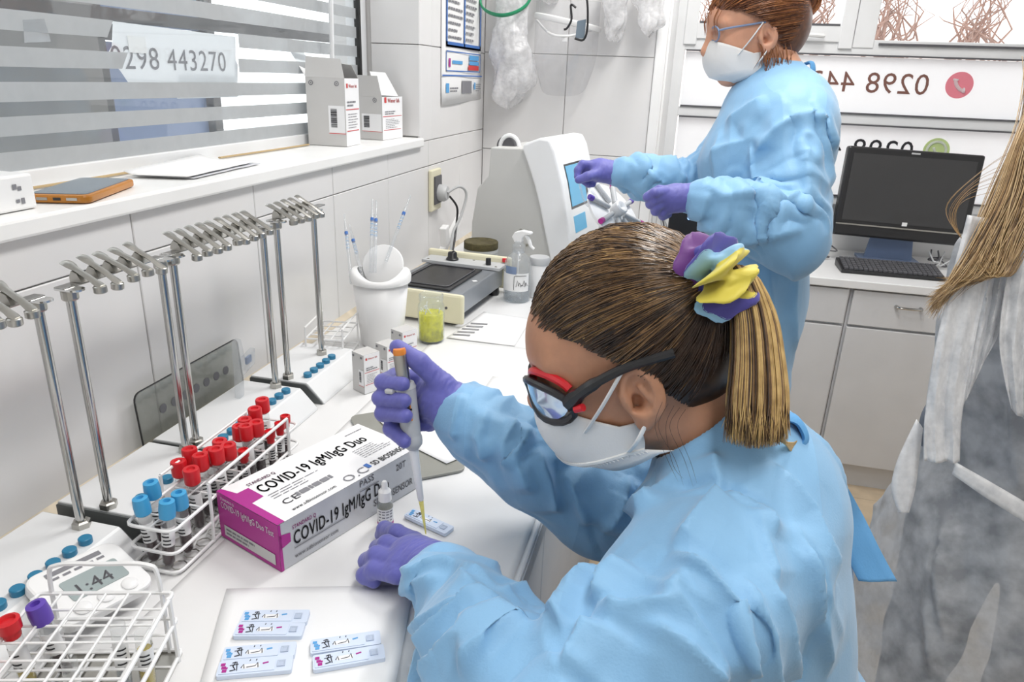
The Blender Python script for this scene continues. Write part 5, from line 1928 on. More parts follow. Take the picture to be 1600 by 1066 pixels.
# ================================================================ BODIES: smooth distance fields turned into one continuous surface
class Field:
    def __init__(s, lo, hi, h):
        s.lo, s.h = np.array(lo, dtype=np.float32), h
        s.n = [int(math.ceil((b - a) / h)) + 1 for a, b in zip(lo, hi)]
        s.F = np.full(s.n, 0.2, dtype=np.float32)
        s.ax = [s.lo[i] + np.arange(s.n[i], dtype=np.float32) * h for i in range(3)]

    def _blk(s, lo, hi):
        sl = []
        for i in range(3):
            a = max(0, int((lo[i] - s.lo[i]) / s.h))
            b = min(s.n[i], int((hi[i] - s.lo[i]) / s.h) + 2)
            if b <= a:
                return None
            sl.append(slice(a, b))
        X = s.ax[0][sl[0]][:, None, None]
        Y = s.ax[1][sl[1]][None, :, None]
        Z = s.ax[2][sl[2]][None, None, :]
        return tuple(sl), X, Y, Z

    def _put(s, sl, d, k, cut=False):
        a = s.F[sl]
        if cut:
            d = -d
            h = np.clip(0.5 - 0.5 * (a - d) / k, 0, 1)
            s.F[sl] = a * (1 - h) + d * h + k * h * (1 - h)
            return
        h = np.clip(0.5 + 0.5 * (d - a) / k, 0, 1)
        s.F[sl] = d * (1 - h) + a * h - k * h * (1 - h)

    def cone(s, p, q, r0, r1, k=0.02, flat=None, cut=False):
        """rounded cone p->q; flat=(dir, factor) squashes the section along dir"""
        p, q = np.array(p, np.float32), np.array(q, np.float32)
        m = max(r0, r1) * (max(1.0, flat[1]) if flat else 1.0) + k + 0.02
        blk = s._blk(np.minimum(p, q) - m, np.maximum(p, q) + m)
        if blk is None:
            return s
        sl, X, Y, Z = blk
        d = q - p
        L2 = float(d @ d) + 1e-9
        t = np.clip(((X - p[0]) * d[0] + (Y - p[1]) * d[1] + (Z - p[2]) * d[2]) / L2, 0, 1)
        x, y, z = X - p[0] - t * d[0], Y - p[1] - t * d[1], Z - p[2] - t * d[2]
        if flat:
            n, f = np.array(flat[0], np.float32), flat[1]
            n = n / np.linalg.norm(n)
            c = (x * n[0] + y * n[1] + z * n[2]) * (1 / f - 1)
            x, y, z = x + c * n[0], y + c * n[1], z + c * n[2]
        s._put(sl, np.sqrt(x * x + y * y + z * z) - (r0 + (r1 - r0) * t), k, cut)
        return s

    def chain(s, pts, rs, k=0.015, flat=None):
        for i in range(len(pts) - 1):
            s.cone(pts[i], pts[i + 1], rs[i], rs[i + 1], k, flat)
        return s

    def ell(s, c, r, rot=None, k=0.02, cut=False):
        c, r = np.array(c, np.float32), np.array(r, np.float32)
        m = float(r.max()) + k + 0.02
        blk = s._blk(c - m, c + m)
        if blk is None:
            return s
        sl, X, Y, Z = blk
        A = np.array(rot if rot is not None else Matrix.Identity(3), np.float32)   # columns = axes
        x, y, z = X - c[0], Y - c[1], Z - c[2]
        q = [x * A[0, i] + y * A[1, i] + z * A[2, i] for i in range(3)]
        k0 = np.sqrt(sum((q[i] / r[i]) ** 2 for i in range(3)))
        k1 = np.sqrt(sum((q[i] / (r[i] * r[i])) ** 2 for i in range(3))) + 1e-6
        s._put(sl, k0 * (k0 - 1) / k1, k, cut)
        return s

    def plane_cut(s, p, n, k=0.004):
        """remove everything on the side n points to"""
        X, Y, Z = s.ax[0][:, None, None], s.ax[1][None, :, None], s.ax[2][None, None, :]
        d = (X - p[0]) * n[0] + (Y - p[1]) * n[1] + (Z - p[2]) * n[2]
        s.F = np.maximum(s.F, d.astype(np.float32))
        return s

    def mesh(s):
        F = s.F.copy()
        for ax in range(3):
            sl = [slice(None)] * 3
            sl[ax] = 0
            F[tuple(sl)] = 0.1
            sl[ax] = -1
            F[tuple(sl)] = 0.1
        S = F < 0
        cnt = np.zeros([n - 1 for n in S.shape], np.int8)
        corners = [(i, j, k) for i in (0, 1) for j in (0, 1) for k in (0, 1)]
        for i, j, k in corners:
            cnt += S[i:S.shape[0] - 1 + i, j:S.shape[1] - 1 + j, k:S.shape[2] - 1 + k]
        idx = np.argwhere((cnt > 0) & (cnt < 8))
        cid = np.full(cnt.shape, -1, np.int32)
        cid[idx[:, 0], idx[:, 1], idx[:, 2]] = np.arange(len(idx))
        acc = np.zeros((len(idx), 3), np.float32)
        num = np.zeros(len(idx), np.float32)
        for a in range(8):
            for b in range(a + 1, 8):
                ca, cb = np.array(corners[a]), np.array(corners[b])
                if abs(ca - cb).sum() != 1:
                    continue
                fa = F[tuple((idx + ca).T)]
                fb = F[tuple((idx + cb).T)]
                mk = (fa < 0) != (fb < 0)
                t = np.where(mk, fa / np.where(mk, fa - fb, 1), 0)
                acc[mk] += (ca + t[:, None] * (cb - ca))[mk]
                num[mk] += 1
        V = (idx + acc / num[:, None]) * s.h + s.lo
        faces = []
        for ax in range(3):
            s0 = [slice(None)] * 3
            s1 = [slice(None)] * 3
            s0[ax], s1[ax] = slice(0, -1), slice(1, None)
            ed = np.argwhere(S[tuple(s0)] != S[tuple(s1)])
            u, v = (ax + 1) % 3, (ax + 2) % 3
            ok = (ed[:, u] > 0) & (ed[:, v] > 0) & (ed[:, u] < S.shape[u] - 1) & (ed[:, v] < S.shape[v] - 1)
            ed = ed[ok]
            eu, ev = np.eye(3, dtype=int)[u], np.eye(3, dtype=int)[v]
            q = np.stack([cid[tuple((ed - eu - ev).T)], cid[tuple((ed - ev).T)], cid[tuple(ed.T)], cid[tuple((ed - eu).T)]], 1)
            fl = ~S[tuple(ed.T)]
            q[fl] = q[fl][:, ::-1]
            faces.append(q)
        Q = np.concatenate(faces)
        Q = Q[(Q >= 0).all(1)]
        return V, Q


def vnormals(V, Q):
    a, b, c, d = (V[Q[:, i]] for i in range(4))
    n = np.cross(c - a, d - b)
    N = np.zeros_like(V)
    for i in range(4):
        np.add.at(N, Q[:, i], n)
    return N / (np.linalg.norm(N, axis=1, keepdims=True) + 1e-9)


def relax(V, Q, it=2, f=0.5):
    E = np.concatenate([Q[:, [0, 1]], Q[:, [1, 2]], Q[:, [2, 3]], Q[:, [3, 0]]])
    for _ in range(it):
        A = np.zeros_like(V)
        n = np.zeros(len(V), np.float32)
        np.add.at(A, E[:, 0], V[E[:, 1]])
        np.add.at(A, E[:, 1], V[E[:, 0]])
        np.add.at(n, E[:, 0], 1)
        np.add.at(n, E[:, 1], 1)
        V = V * (1 - f) + f * A / n[:, None]
    return V


def sd_object(name, V, Q, material, parent, origin=(0, 0, 0), keep=None):
    """link a surface; keep = boolean per vertex, faces with any False vertex are dropped"""
    if keep is not None:
        Q = Q[keep[Q].all(1)]
        used = np.unique(Q)
        mp = np.full(len(V), -1)
        mp[used] = np.arange(len(used))
        V, Q = V[used], mp[Q]
    me = bpy.data.meshes.new(name)
    W = (V - np.array(origin)).astype(np.float32)
    me.vertices.add(len(W))
    me.vertices.foreach_set('co', W.ravel())
    me.loops.add(len(Q) * 4)
    me.loops.foreach_set('vertex_index', Q.astype(np.int32).ravel())
    me.polygons.add(len(Q))
    me.polygons.foreach_set('loop_start', np.arange(0, len(Q) * 4, 4, dtype=np.int32))
    me.polygons.foreach_set('use_smooth', np.ones(len(Q), dtype=bool))
    me.update()
    me.validate()
    return link(name, me, material, parent)


def vnoise(V, sc, seed=0.0, oct=3, mode='fractal'):
    """noise per vertex; sc may be a 3-vector (anisotropic)"""
    sc = np.array(sc) if not np.isscalar(sc) else np.array([sc] * 3)
    W = V * sc + np.array([seed, -seed * 0.7, seed * 0.3])
    if mode == 'ridge':
        return np.array([1 - abs(2.2 * mnoise.fractal(Vector(p), 1.0, 2.0, oct)) for p in W.tolist()], np.float32)
    return np.array([mnoise.fractal(Vector(p), 1.0, 2.0, oct) for p in W.tolist()], np.float32)


from mathutils.bvhtree import BVHTree


def creases(V, Q, lines, ws=1.9, hs=1.35, lim=(-0.012, 0.015)):
    """add sewn-cloth ridges/valleys along lines drawn on the surface: (points, width, height); points are 3-D on or near the surface"""
    N = vnormals(V, Q)
    D = np.zeros(len(V), np.float32)
    for pts, w, hgt in lines:
        w, hgt = w * ws, hgt * hs
        P = np.array(pts, np.float32)
        best = np.full(len(V), 1e3, np.float32)
        tt = np.zeros(len(V), np.float32)
        lens = np.linalg.norm(P[1:] - P[:-1], axis=1)
        tot, run = lens.sum() + 1e-9, 0.0
        lo, hi = P.min(0) - 7 * w, P.max(0) + 7 * w
        box = np.where(((V > lo) & (V < hi)).all(1))[0]
        if not len(box):
            continue
        X, NX = V[box], N[box]
        bb = np.full(len(box), 1e3, np.float32)
        ts = np.zeros(len(box), np.float32)
        sd = np.zeros(len(box), np.float32)
        for i in range(len(P) - 1):
            d = P[i + 1] - P[i]
            t = np.clip(((X - P[i]) @ d) / (d @ d + 1e-9), 0, 1)
            q = X - P[i] - t[:, None] * d
            r = np.linalg.norm(q, axis=1)
            mk = r < bb
            bb[mk] = r[mk]
            ts[mk] = ((run + t * lens[i]) / tot)[mk]
            sd[mk] = (np.cross(NX, d) * q).sum(1)[mk]
            run += lens[i]
        x = bb / w
        # a draped fold: steep on one side of the ridge, long flat facet on the other
        sgn = 1 if (abs(float(P[0].sum())) * 1000) % 2 < 1 else -1
        prof = np.where(sd * sgn > 0, np.exp(-1.7 * x), np.exp(-0.42 * x) - 0.03)
        taper = np.clip(np.minimum(ts, 1 - ts) * 5 + 0.1, 0, 1)
        D[box] += hgt * prof * taper
    D = np.clip(D, *lim)
    return V + N * D[:, None]


def px_lines(V, Q, specs, n=5):
    """lay crease lines on the surface: sample each polyline given in photo coordinates and drop it on the mesh"""
    bv = BVHTree.FromPolygons([tuple(p) for p in V.tolist()], [tuple(f) for f in Q.tolist()])
    out = []
    for pts, w, h in specs:
        res = []
        dense = []
        for (x0, y0), (x1, y1) in zip(pts[:-1], pts[1:]):
            dense += [(x0 + (x1 - x0) * i / n, y0 + (y1 - y0) * i / n) for i in range(n)]
        dense.append(pts[-1])
        for x, y in dense:
            hit = bv.ray_cast(CAM, ray(x, y).normalized())
            if hit[0] is not None:
                res.append(tuple(hit[0]))
        if len(res) > 1:
            out.append((res, w, h))
    return out


def crinkles(V, Q, n, seed, length, w, h, where, flow=None):
    """random short sharp creases walked over the surface inside the box where=(lo, hi); flow = preferred direction"""
    rs = np.random.RandomState(seed)
    bv = BVHTree.FromPolygons([tuple(p) for p in V.tolist()], [tuple(f) for f in Q.tolist()])
    idx = np.where(((V > np.array(where[0])) & (V < np.array(where[1]))).all(1))[0]
    out = []
    for _ in range(n):
        p = Vector(V[idx[rs.randint(len(idx))]])
        d = Vector(rs.normal(size=3))
        if flow is not None:
            d = Vector(flow) * (1 if rs.rand() > 0.5 else -1) + d * 0.45
        pts = []
        L = rs.uniform(*length)
        k = max(3, int(L / 0.012))
        for i in range(k):
            co, nn, _i, _d = bv.find_nearest(p)
            if co is None:
                break
            pts.append(tuple(co))
            d = (d - nn * d.dot(nn)).normalized()
            d = (d + Vector(rs.normal(size=3)) * 0.12).normalized()
            p = co + d * (L / k)
        if len(pts) > 2:
            out.append((pts, w * rs.uniform(0.7, 1.4), h * rs.uniform(0.4, 1.2) * (1 if rs.rand() > 0.3 else -0.7)))
    return out


def vec(*a):
    return np.array(a, np.float32)


# ---------------------------------------------------------------- hands in gloves
def glove(name, parent, origin, wrist, palm, fingers, thumb, cuff_dir, h=0.0016, palm_r=0.026, flat=None, wr=0.027):
    allp = [wrist, palm] + [p for f in fingers + [thumb] for p in f] + [Vector(wrist) + Vector(cuff_dir) * 0.07]
    A = np.array([tuple(p) for p in allp])
    f = Field(A.min(0) - 0.045, A.max(0) + 0.045, h)
    cuff = Vector(wrist) + Vector(cuff_dir) * 0.055
    f.cone(cuff, wrist, wr * 1.05, wr, 0.01, flat)
    f.cone(wrist, palm, wr * 0.95, palm_r, 0.02, flat)
    for fg in fingers:
        f.cone(palm, fg[0], palm_r * 0.62, 0.0112, 0.012)
    for fg in fingers:
        f.chain(fg, [0.0112, 0.0105, 0.0098, 0.0086][:len(fg)], 0.0035)
    f.cone(Vector(palm).lerp(Vector(wrist), 0.35), thumb[0], 0.021, 0.014, 0.015)
    f.chain(thumb, [0.0140, 0.0118, 0.0098][:len(thumb)], 0.004)
    V, Q = f.mesh()
    V = relax(V, Q, 2, 0.4)
    N = vnormals(V, Q)
    # small stretch wrinkles of thin nitrile, strongest near the wrist
    wd = np.linalg.norm(V - np.array(tuple(wrist)), axis=1)
    amp = 0.0010 * np.clip(1.3 - wd / 0.07, 0.25, 1.2)
    cd = np.array(tuple(Vector(cuff_dir).normalized()))
    along = (V @ cd)[:, None] * cd[None, :]
    Wv = V * 55 + along * 130
    rdg = vnoise(Wv, 1.0, 4.0, 2, 'ridge')
    V = V + N * (amp * (rdg - 0.5))[:, None]
    return sd_object(name, V, Q, 'glove', parent, origin)


# ---------------------------------------------------------------- hair strands
def hair_mat(name, c0, c1, rough=0.35):
    m = mat(name, c0, rough, var=0.0, spec=0.6)
    nt = m.node_tree
    cr = [n for n in nt.nodes if n.type == 'VALTORGB'][0]
    cr.color_ramp.elements[0].color = tuple(c0) + (1,)
    cr.color_ramp.elements[1].color = tuple(c1) + (1,)
    nn = [n for n in nt.nodes if n.type == 'TEX_NOISE'][0]
    nn.inputs['Scale'].default_value = 90
    return m


hair_mat('hair_dark', (0.022, 0.012, 0.008), (0.06, 0.032, 0.018))
hair_mat('hair_mid', (0.10, 0.055, 0.025), (0.22, 0.125, 0.055))
hair_mat('hair_gold', (0.26, 0.145, 0.055), (0.46, 0.29, 0.115))
hair_mat('hair_pony', (0.40, 0.25, 0.09), (0.66, 0.46, 0.19))
hair_mat('hair_red', (0.20, 0.065, 0.022), (0.40, 0.16, 0.055))
hair_mat('hair_red_dark', (0.07, 0.022, 0.010), (0.16, 0.055, 0.022))
hair_mat('hair_blond', (0.42, 0.27, 0.12), (0.72, 0.52, 0.27))


def strands(name, paths, rad, material, parent, origin, n=4):
    b = MB()
    o = Vector(origin)
    for p in paths:
        m_ = len(p)
        rs = [rad * (1 - 0.85 * max(0, (i / (m_ - 1) - 0.72) / 0.28)) for i in range(m_)]
        b.tube([Vector(q) - o for q in p], rs, n, caps=False)
    me = bpy.data.meshes.new(name)
    me.from_pydata(b.v, [], b.f)
    for q in me.polygons:
        q.use_smooth = True
    ob = link(name, me, material, parent)
    ob['kind'] = 'stuff'
    return ob



def tri(x):
    return 2 * np.abs(x - np.floor(x + 0.5))


def crumple(V, seed, amp, waves, warp=0.03, dirs=None):
    """crisp fabric folds: folded (triangle) waves in several directions, bent by noise and switched on in patches"""
    rs = np.random.RandomState(seed)
    Wp = np.stack([vnoise(V, 4.0, seed + 3.1 * i, 2) for i in range(3)], 1) * warp
    P = V + Wp
    D = np.zeros(len(V), np.float32)
    for i in range(len(waves)):
        d = rs.normal(size=3) if dirs is None else np.array(dirs[i % len(dirs)]) + rs.normal(size=3) * 0.15
        d = d / np.linalg.norm(d)
        m = np.clip(vnoise(V, 5.0, seed * 1.7 + 11 * i, 1) * 1.6 + 0.35, 0, 1)
        D += amp / (i + 1) ** 0.35 * m * (tri(P @ d * waves[i] + rs.rand()) - 0.5)
    return D


def limb_folds(V, a, b, rad, freq, amp, seed):
    """gathers across a sleeve between a and b: ridges ring the arm, slanted and broken up by noise"""
    a, b = np.array(tuple(a)), np.array(tuple(b))
    d = b - a
    L = np.linalg.norm(d)
    d = d / L
    s = (V - a) @ d
    q = V - a - s[:, None] * d
    r = np.linalg.norm(q, axis=1)
    w = np.clip(1.4 - r / rad, 0, 1) * np.clip(s / 0.03, 0, 1) * np.clip((L - s) / 0.03 + 0.5, 0, 1)
    m = w > 0.01
    out = np.zeros(len(V), np.float32)
    if not m.any():
        return out
    e = np.cross(d, [0.3, 0.5, 0.8])
    e /= np.linalg.norm(e)
    ph = s[m] * freq + 0.9 * vnoise(V[m], 9.0, seed, 2) * 2 + (q[m] @ e) * freq * 0.45
    msk = np.clip(vnoise(V[m], 11.0, seed + 5, 1) * 1.8 + 0.5, 0.1, 1)
    out[m] = (tri(ph) - 0.5) * amp * w[m] * msk
    return out


class Head:
    def __init__(s, c, face, left, sc=1.0):
        s.c, s.sc = Vector(c), sc
        s.f = Vector(face).normalized()
        l = Vector(left)
        s.l = (l - s.f * l.dot(s.f)).normalized()
        s.u = s.l.cross(s.f)
        if s.u.z < 0:
            s.u = -s.u
        s.M = Matrix((s.f, s.l, s.u)).transposed()

    def p(s, f_, l_, u_):
        return s.c + (s.f * f_ + s.l * l_ + s.u * u_) * s.sc

    def surface(s, neck_to, h=0.0026):
        hd, HM, k = s.p, s.M, s.sc
        lo = np.minimum(np.array(tuple(s.c)) - 0.15, np.array(tuple(neck_to)) - 0.05)
        hi = np.maximum(np.array(tuple(s.c)) + 0.15, np.array(tuple(neck_to)) + 0.05)
        f = Field(lo, hi, h)

        def E(f_, l_, u_, r, kk, cut=False):
            f.ell(hd(f_, l_, u_), tuple(q * k for q in r), HM, kk, cut)

        def Cn(a, b, r0, r1, kk):
            f.cone(hd(*a), hd(*b), r0 * k, r1 * k, kk)
        E(0, 0, 0.008, (0.098, 0.077, 0.100), 0.02)
        E(0.038, 0, 0.010, (0.070, 0.066, 0.070), 0.02)
        E(0.038, 0, -0.052, (0.058, 0.060, 0.068), 0.03)
        for q in (-1, 1):
            E(0.055, q * 0.034, -0.040, (0.030, 0.028, 0.028), 0.02)
            Cn((0.010, q * 0.050, -0.075), (0.062, q * 0.02, -0.105), 0.016, 0.014, 0.025)
        Cn((0.072, 0, -0.100), (0.062, 0, -0.095), 0.018, 0.024, 0.03)
        Cn((0.094, 0, 0.000), (0.114, 0, -0.040), 0.010, 0.014, 0.012)
        Cn((0.098, -0.012, -0.072), (0.098, 0.012, -0.072), 0.009, 0.009, 0.008)
        Cn((0.096, -0.011, -0.083), (0.096, 0.011, -0.083), 0.008, 0.008, 0.006)
        for q in (-1, 1):
            E(0.094, q * 0.032, -0.004, (0.014, 0.018, 0.012), 0.012, True)
            E(0.078, q * 0.032, -0.005, (0.014, 0.014, 0.013), 0.003)
            Cn((0.092, q * 0.012, 0.014), (0.076, q * 0.052, 0.012), 0.009, 0.008, 0.012)
        f.cone(hd(-0.028, 0, -0.05), neck_to, 0.052 * k, 0.058, 0.025)
        for q in (-1, 1):                                   # ears: rim, bowl, small front flap, lobe
            E(-0.006, q * 0.079, -0.028, (0.0215, 0.0095, 0.033), 0.006)
            E(-0.003, q * 0.089, -0.026, (0.0135, 0.0125, 0.0225), 0.002, True)
            E(0.002, q * 0.086, -0.036, (0.0080, 0.020, 0.009), 0.002, True)
            Cn((-0.006, q * 0.081, -0.020), (-0.012, q * 0.082, -0.034), 0.0035, 0.003, 0.004)
            Cn((0.012, q * 0.078, -0.026), (0.010, q * 0.079, -0.036), 0.0055, 0.005, 0.004)
            E(0.000, q * 0.078, -0.058, (0.009, 0.006, 0.010), 0.006)
        V, Q = f.mesh()
        return relax(V, Q, 1, 0.3), Q


def merge(*parts):
    Vs, Qs, k = [], [], 0
    for V, Q in parts:
        Vs.append(V)
        Qs.append(Q + k)
        k += len(V)
    return np.concatenate(Vs), np.concatenate(Qs)


def drop(V, Q, keep):
    Q = Q[keep[Q].all(1)]
    used = np.unique(Q)
    mp = np.full(len(V), -1)
    mp[used] = np.arange(len(used))
    return V[used], mp[Q]


class Scalp:
    """hair-bearing part of the skull"""
    def __init__(s, H, rad=(0.103, 0.083, 0.106), low_front=0.20):
        s.H, s.R, s.lf = H, Vector(rad) * H.sc, low_front
        s.c = H.p(-0.002, 0, 0.008)

    def at(s, dv, lift):
        n_ = Vector(dv).normalized()
        k = 1 / math.sqrt((n_.x / s.R.x) ** 2 + (n_.y / s.R.y) ** 2 + (n_.z / s.R.z) ** 2)
        return s.c + s.H.M @ (n_ * (k + lift))

    def ok(s, n_):
        if n_.x > 0.45:
            return n_.z > s.lf + 0.45 * (n_.x - 0.45) + 0.10 * abs(n_.y)
        if n_.x > 0.02:
            return n_.z > -0.10 + (s.lf + 0.10 + 0.06) / 0.43 * (n_.x - 0.02)
        return n_.z > -0.10 - 1.5 * min(0.42, -n_.x)

    def local(s, p):
        return (s.H.M.transposed() @ (Vector(p) - s.c))

    def cap(s, name, material, parent, origin, extra=()):
        c = np.array(tuple(s.c))
        f = Field(c - 0.16, c + 0.16, 0.003)
        f.ell(s.c, tuple(s.R), s.H.M, 0.01)
        f.ell(s.H.p(-0.052, 0, -0.012), tuple(q * s.H.sc for q in (0.048, 0.058, 0.076)), s.H.M, 0.03)
        for p, r in extra:
            f.ell(p, r, None, 0.02)
        V, Q = f.mesh()
        L = (V - c) @ np.array(s.H.M)
        keep = np.array([s.ok(Vector(p).normalized()) for p in L.tolist()])
        return sd_object(name, V, Q, material, parent, origin, keep=keep)

    def combed(s, n, pd, rr, pal, spread=0.93, lift=0.007, cull=-0.6):
        """strands from all over the scalp combed to direction pd; pal(n_, noise) -> colour key"""
        groups = {}
        c = 0
        while c < n:
            n_ = Vector((rr.gauss(0, 1), rr.gauss(0, 1), rr.gauss(0, 1))).normalized()
            if not s.ok(n_) or n_.dot(pd) > spread or n_.y < cull:
                continue
            c += 1
            l0, wob = rr.uniform(0.0, 0.0035), rr.uniform(-0.05, 0.05)
            axw = n_.cross(pd).normalized()
            pts = []
            for i in range(9):
                t = i / 8
                q = (n_.slerp(pd, t) + axw * wob * math.sin(math.pi * t)).normalized()
                pts.append(s.at(q, l0 + lift * t * t + 0.003 * math.sin(math.pi * t) + rr.uniform(-0.0007, 0.0007)))
            lane = mnoise.noise(Vector((axw.x * 9, axw.y * 9, axw.z * 9)))
            groups.setdefault(pal(n_, lane, rr), []).append(pts)
        return groups


def face_mask(H, parent, origin, seams=True):
    def fn(u, v):
        a = R(-100 + 200 * u)
        cb = math.cos(a)
        bulge = cb ** 0.7 if cb > 0 else -(abs(cb) ** 0.9)
        fwd = 0.026 + 0.090 * max(bulge, -0.5) * (0.80 + 0.28 * math.sin(math.pi * min(1, v * 0.9 + 0.12)))
        wid = 0.072 * math.sin(a)
        up = -0.018 - 0.102 * v * (0.78 + 0.22 * max(0, bulge)) - 0.042 * (1 - max(0, bulge)) * (1 - v)
        if v > 0.8:
            fwd -= 0.03 * (v - 0.8) / 0.2
        return H.p(fwd, wid, up) - Vector(origin)
    b = MB()
    b.grid(fn, 41, 16)
    mk_ = b.build('face_mask', 'mask', parent, smooth=True, solid=0.0016, sharp=80)
    hc = H.c - Vector(origin)
    if seams:
        b = MB()
        b.tube([Vector(fn(i / 60, 0.80)) for i in range(61)], 0.0026, 6)
        for i in range(0, 90):
            p, q = Vector(fn(i / 90, 0.84)), Vector(fn((i + 0.6) / 90, 0.76))
            b.tube([p + (p - hc).normalized() * 0.0022, q + (q - hc).normalized() * 0.0022], 0.0008, 4)
        b.build('stitched_edge', 'elastic', mk_, smooth=True)
    et, eb = H.p(0.006, 0.086, 0.000) - Vector(origin), H.p(0.000, 0.083, -0.060) - Vector(origin)
    for mpt, ept in (((0.880, 0.22), et), ((0.955, 0.72), eb)):
        m0 = Vector(fn(*mpt)) + H.l * 0.002
        b = MB()
        b.tube(bez([m0, m0.lerp(ept, 0.5) + H.l * 0.007, ept], 6), 0.0026, 6, flat=0.6)
        b.build('ear_loop', 'elastic', mk_, smooth=True)
    return mk_


# ================================================================ SEATED WORKER
HC = Vector((0.719, 0.715, 1.226))
SEAT = Vector((0.95, 0.715, 0.0))
P1 = thing('person', 'seated person in blue gown, purple gloves and face mask pipetting, blond ponytail', 'person', tuple(SEAT))
pitch = R(21)
H1 = Head(HC, (-math.cos(pitch), -0.05, -math.sin(pitch)), (0.06, -1, 0), 1.0)
hf, hl, hu, HM, hd = H1.f, H1.l, H1.u, H1.M, H1.p
neck_top = hd(-0.028, 0, -0.065)
neck_base = Vector((0.828, 0.715, 1.110))
shL, shR = Vector((0.805, 0.548, 1.052)), Vector((0.828, 0.895, 1.045))
elL, elR = Vector((0.718, 0.378, 1.0)), Vector((0.702, 0.800, 0.972))
wrL, wrR = on(690, 893, 2, Z0 + 0.050), at(712, 640, 0.885)
hips = Vector((0.955, 0.715, 0.66))

# --- one continuous body: head, neck, trunk, arms, legs
f = Field((0.50, 0.25, 0.0), (1.15, 1.15, 1.22), 0.006)
f.cone(neck_top, neck_base, 0.050, 0.052, 0.03)
f.cone(neck_base, Vector((0.855, 0.715, 0.95)), 0.050, 0.085, 0.04, ((0, 1, 0), 1.3))
f.cone(Vector((0.855, 0.715, 0.95)), hips, 0.085, 0.10, 0.05, ((0, 1, 0), 1.4))
for sh_, el_, wr_ in ((shL, elL, wrL), (shR, elR, wrR)):
    f.cone(neck_base + Vector((0, 0, -0.05)), sh_, 0.040, 0.045, 0.03)
    f.cone(sh_, el_, 0.036, 0.028, 0.03)
    f.cone(el_, wr_, 0.028, 0.020, 0.02)
for s in (-1, 1):
    kn = Vector((0.76, 0.715 + s * 0.19, 0.585))
    an = Vector((0.82, 0.715 + s * 0.16, 0.10))
    f.cone(hips + Vector((0, s * 0.09, -0.035)), kn, 0.080, 0.060, 0.03)
    f.cone(kn, an, 0.055, 0.036, 0.02)
    f.cone(an, an + Vector((-0.13, 0, -0.062)), 0.040, 0.034, 0.02)
V, Q = f.mesh()
V = relax(V, Q, 2)
V, Q = drop(V, Q, np.linalg.norm(V - np.array(tuple(hd(0.01, 0, -0.02))), axis=1) > 0.105)
sd_object('body', *merge((V, Q), H1.surface(neck_base)), 'skin', P1, SEAT)

# --- gown
GZ = 0.66


def lap(f):
    for s in (-1, 1):                                                        # lap and skirt of the gown
        kn = Vector((0.78, 0.715 + s * 0.17, 0.60))
        f.cone(hips + Vector((0, s * 0.09, -0.02)), kn, 0.12, 0.095, 0.06)
        f.cone(kn, kn + Vector((0.05, 0, -0.24)), 0.095, 0.085, 0.05)


f = Field((0.60, 0.32, 0.28), (1.20, 1.12, 0.74), 0.008)
f.ell((0.885, 0.715, 0.86), (0.112, 0.185, 0.20), None, 0.06)
f.ell((0.945, 0.715, 0.68), (0.145, 0.215, 0.17), None, 0.06)
lap(f)
V, Q = f.mesh()
V = relax(V, Q, 2)
V, Q = drop(V, Q, V[:, 2] < GZ + 0.02)
low_part = (V, Q)
f = Field((0.46, 0.24, GZ - 0.02), (1.16, 1.06, 1.22), 0.0034)
f.ell((0.856, 0.715, 1.020), (0.096, 0.180, 0.125), None, 0.05)
f.ell((0.885, 0.715, 0.86), (0.112, 0.185, 0.20), None, 0.06)
f.ell((0.945, 0.715, 0.68), (0.145, 0.215, 0.17), None, 0.06)
f.cone((0.868, 0.715, 1.060), (0.826, 0.715, 1.128), 0.085, 0.072, 0.03, ((0, 1, 0), 1.06))
f.cone((0.86, 0.715, 1.055), shL, 0.075, 0.070, 0.05)
f.cone((0.86, 0.715, 1.055), shR, 0.075, 0.068, 0.05)
f.cone(shL, elL, 0.075, 0.066, 0.035)
f.cone(elL, elL.lerp(wrL, 0.55), 0.066, 0.056, 0.03)
f.cone(elL.lerp(wrL, 0.55), wrL.lerp(elL, 0.06), 0.056, 0.040, 0.02)
f.cone(shR, elR, 0.074, 0.064, 0.035)
f.cone(elR, elR.lerp(wrR, 0.55), 0.064, 0.056, 0.03)
f.cone(elR.lerp(wrR, 0.5), wrR.lerp(elR, 0.13), 0.057, 0.048, 0.02)
f.cone(wrR.lerp(elR, 0.13), wrR.lerp(elR, 0.02), 0.046, 0.034, 0.012)
lap(f)
f.cone(neck_base + Vector((0.004, 0, -0.004)), hd(-0.028, 0, -0.04), 0.058, 0.064, 0.004, cut=True)   # neck opening
V, Q = f.mesh()
V = relax(V, Q, 4)
V, Q = drop(V, Q, V[:, 2] > GZ - 0.008)
N = vnormals(V, Q)
D = 0.003 * vnoise(V, (7, 7, 5), 2.0, 2) + crumple(V, 5, 0.005, [5, 7, 10, 14], 0.02)
D += limb_folds(V, elR.lerp(shR, 0.5), wrR, 0.085, 16, 0.012, 3.0)
D += limb_folds(V, shL, elL, 0.10, 7, 0.006, 7.0)
D += limb_folds(V, elL.lerp(shL, 0.2), wrL, 0.09, 10, 0.008, 11.0)
nd = np.linalg.norm(V - np.array((0.81, 0.715, 1.14)), axis=1)
D *= np.clip((nd - 0.06) / 0.05, 0.15, 1)
V = V + N * D[:, None]
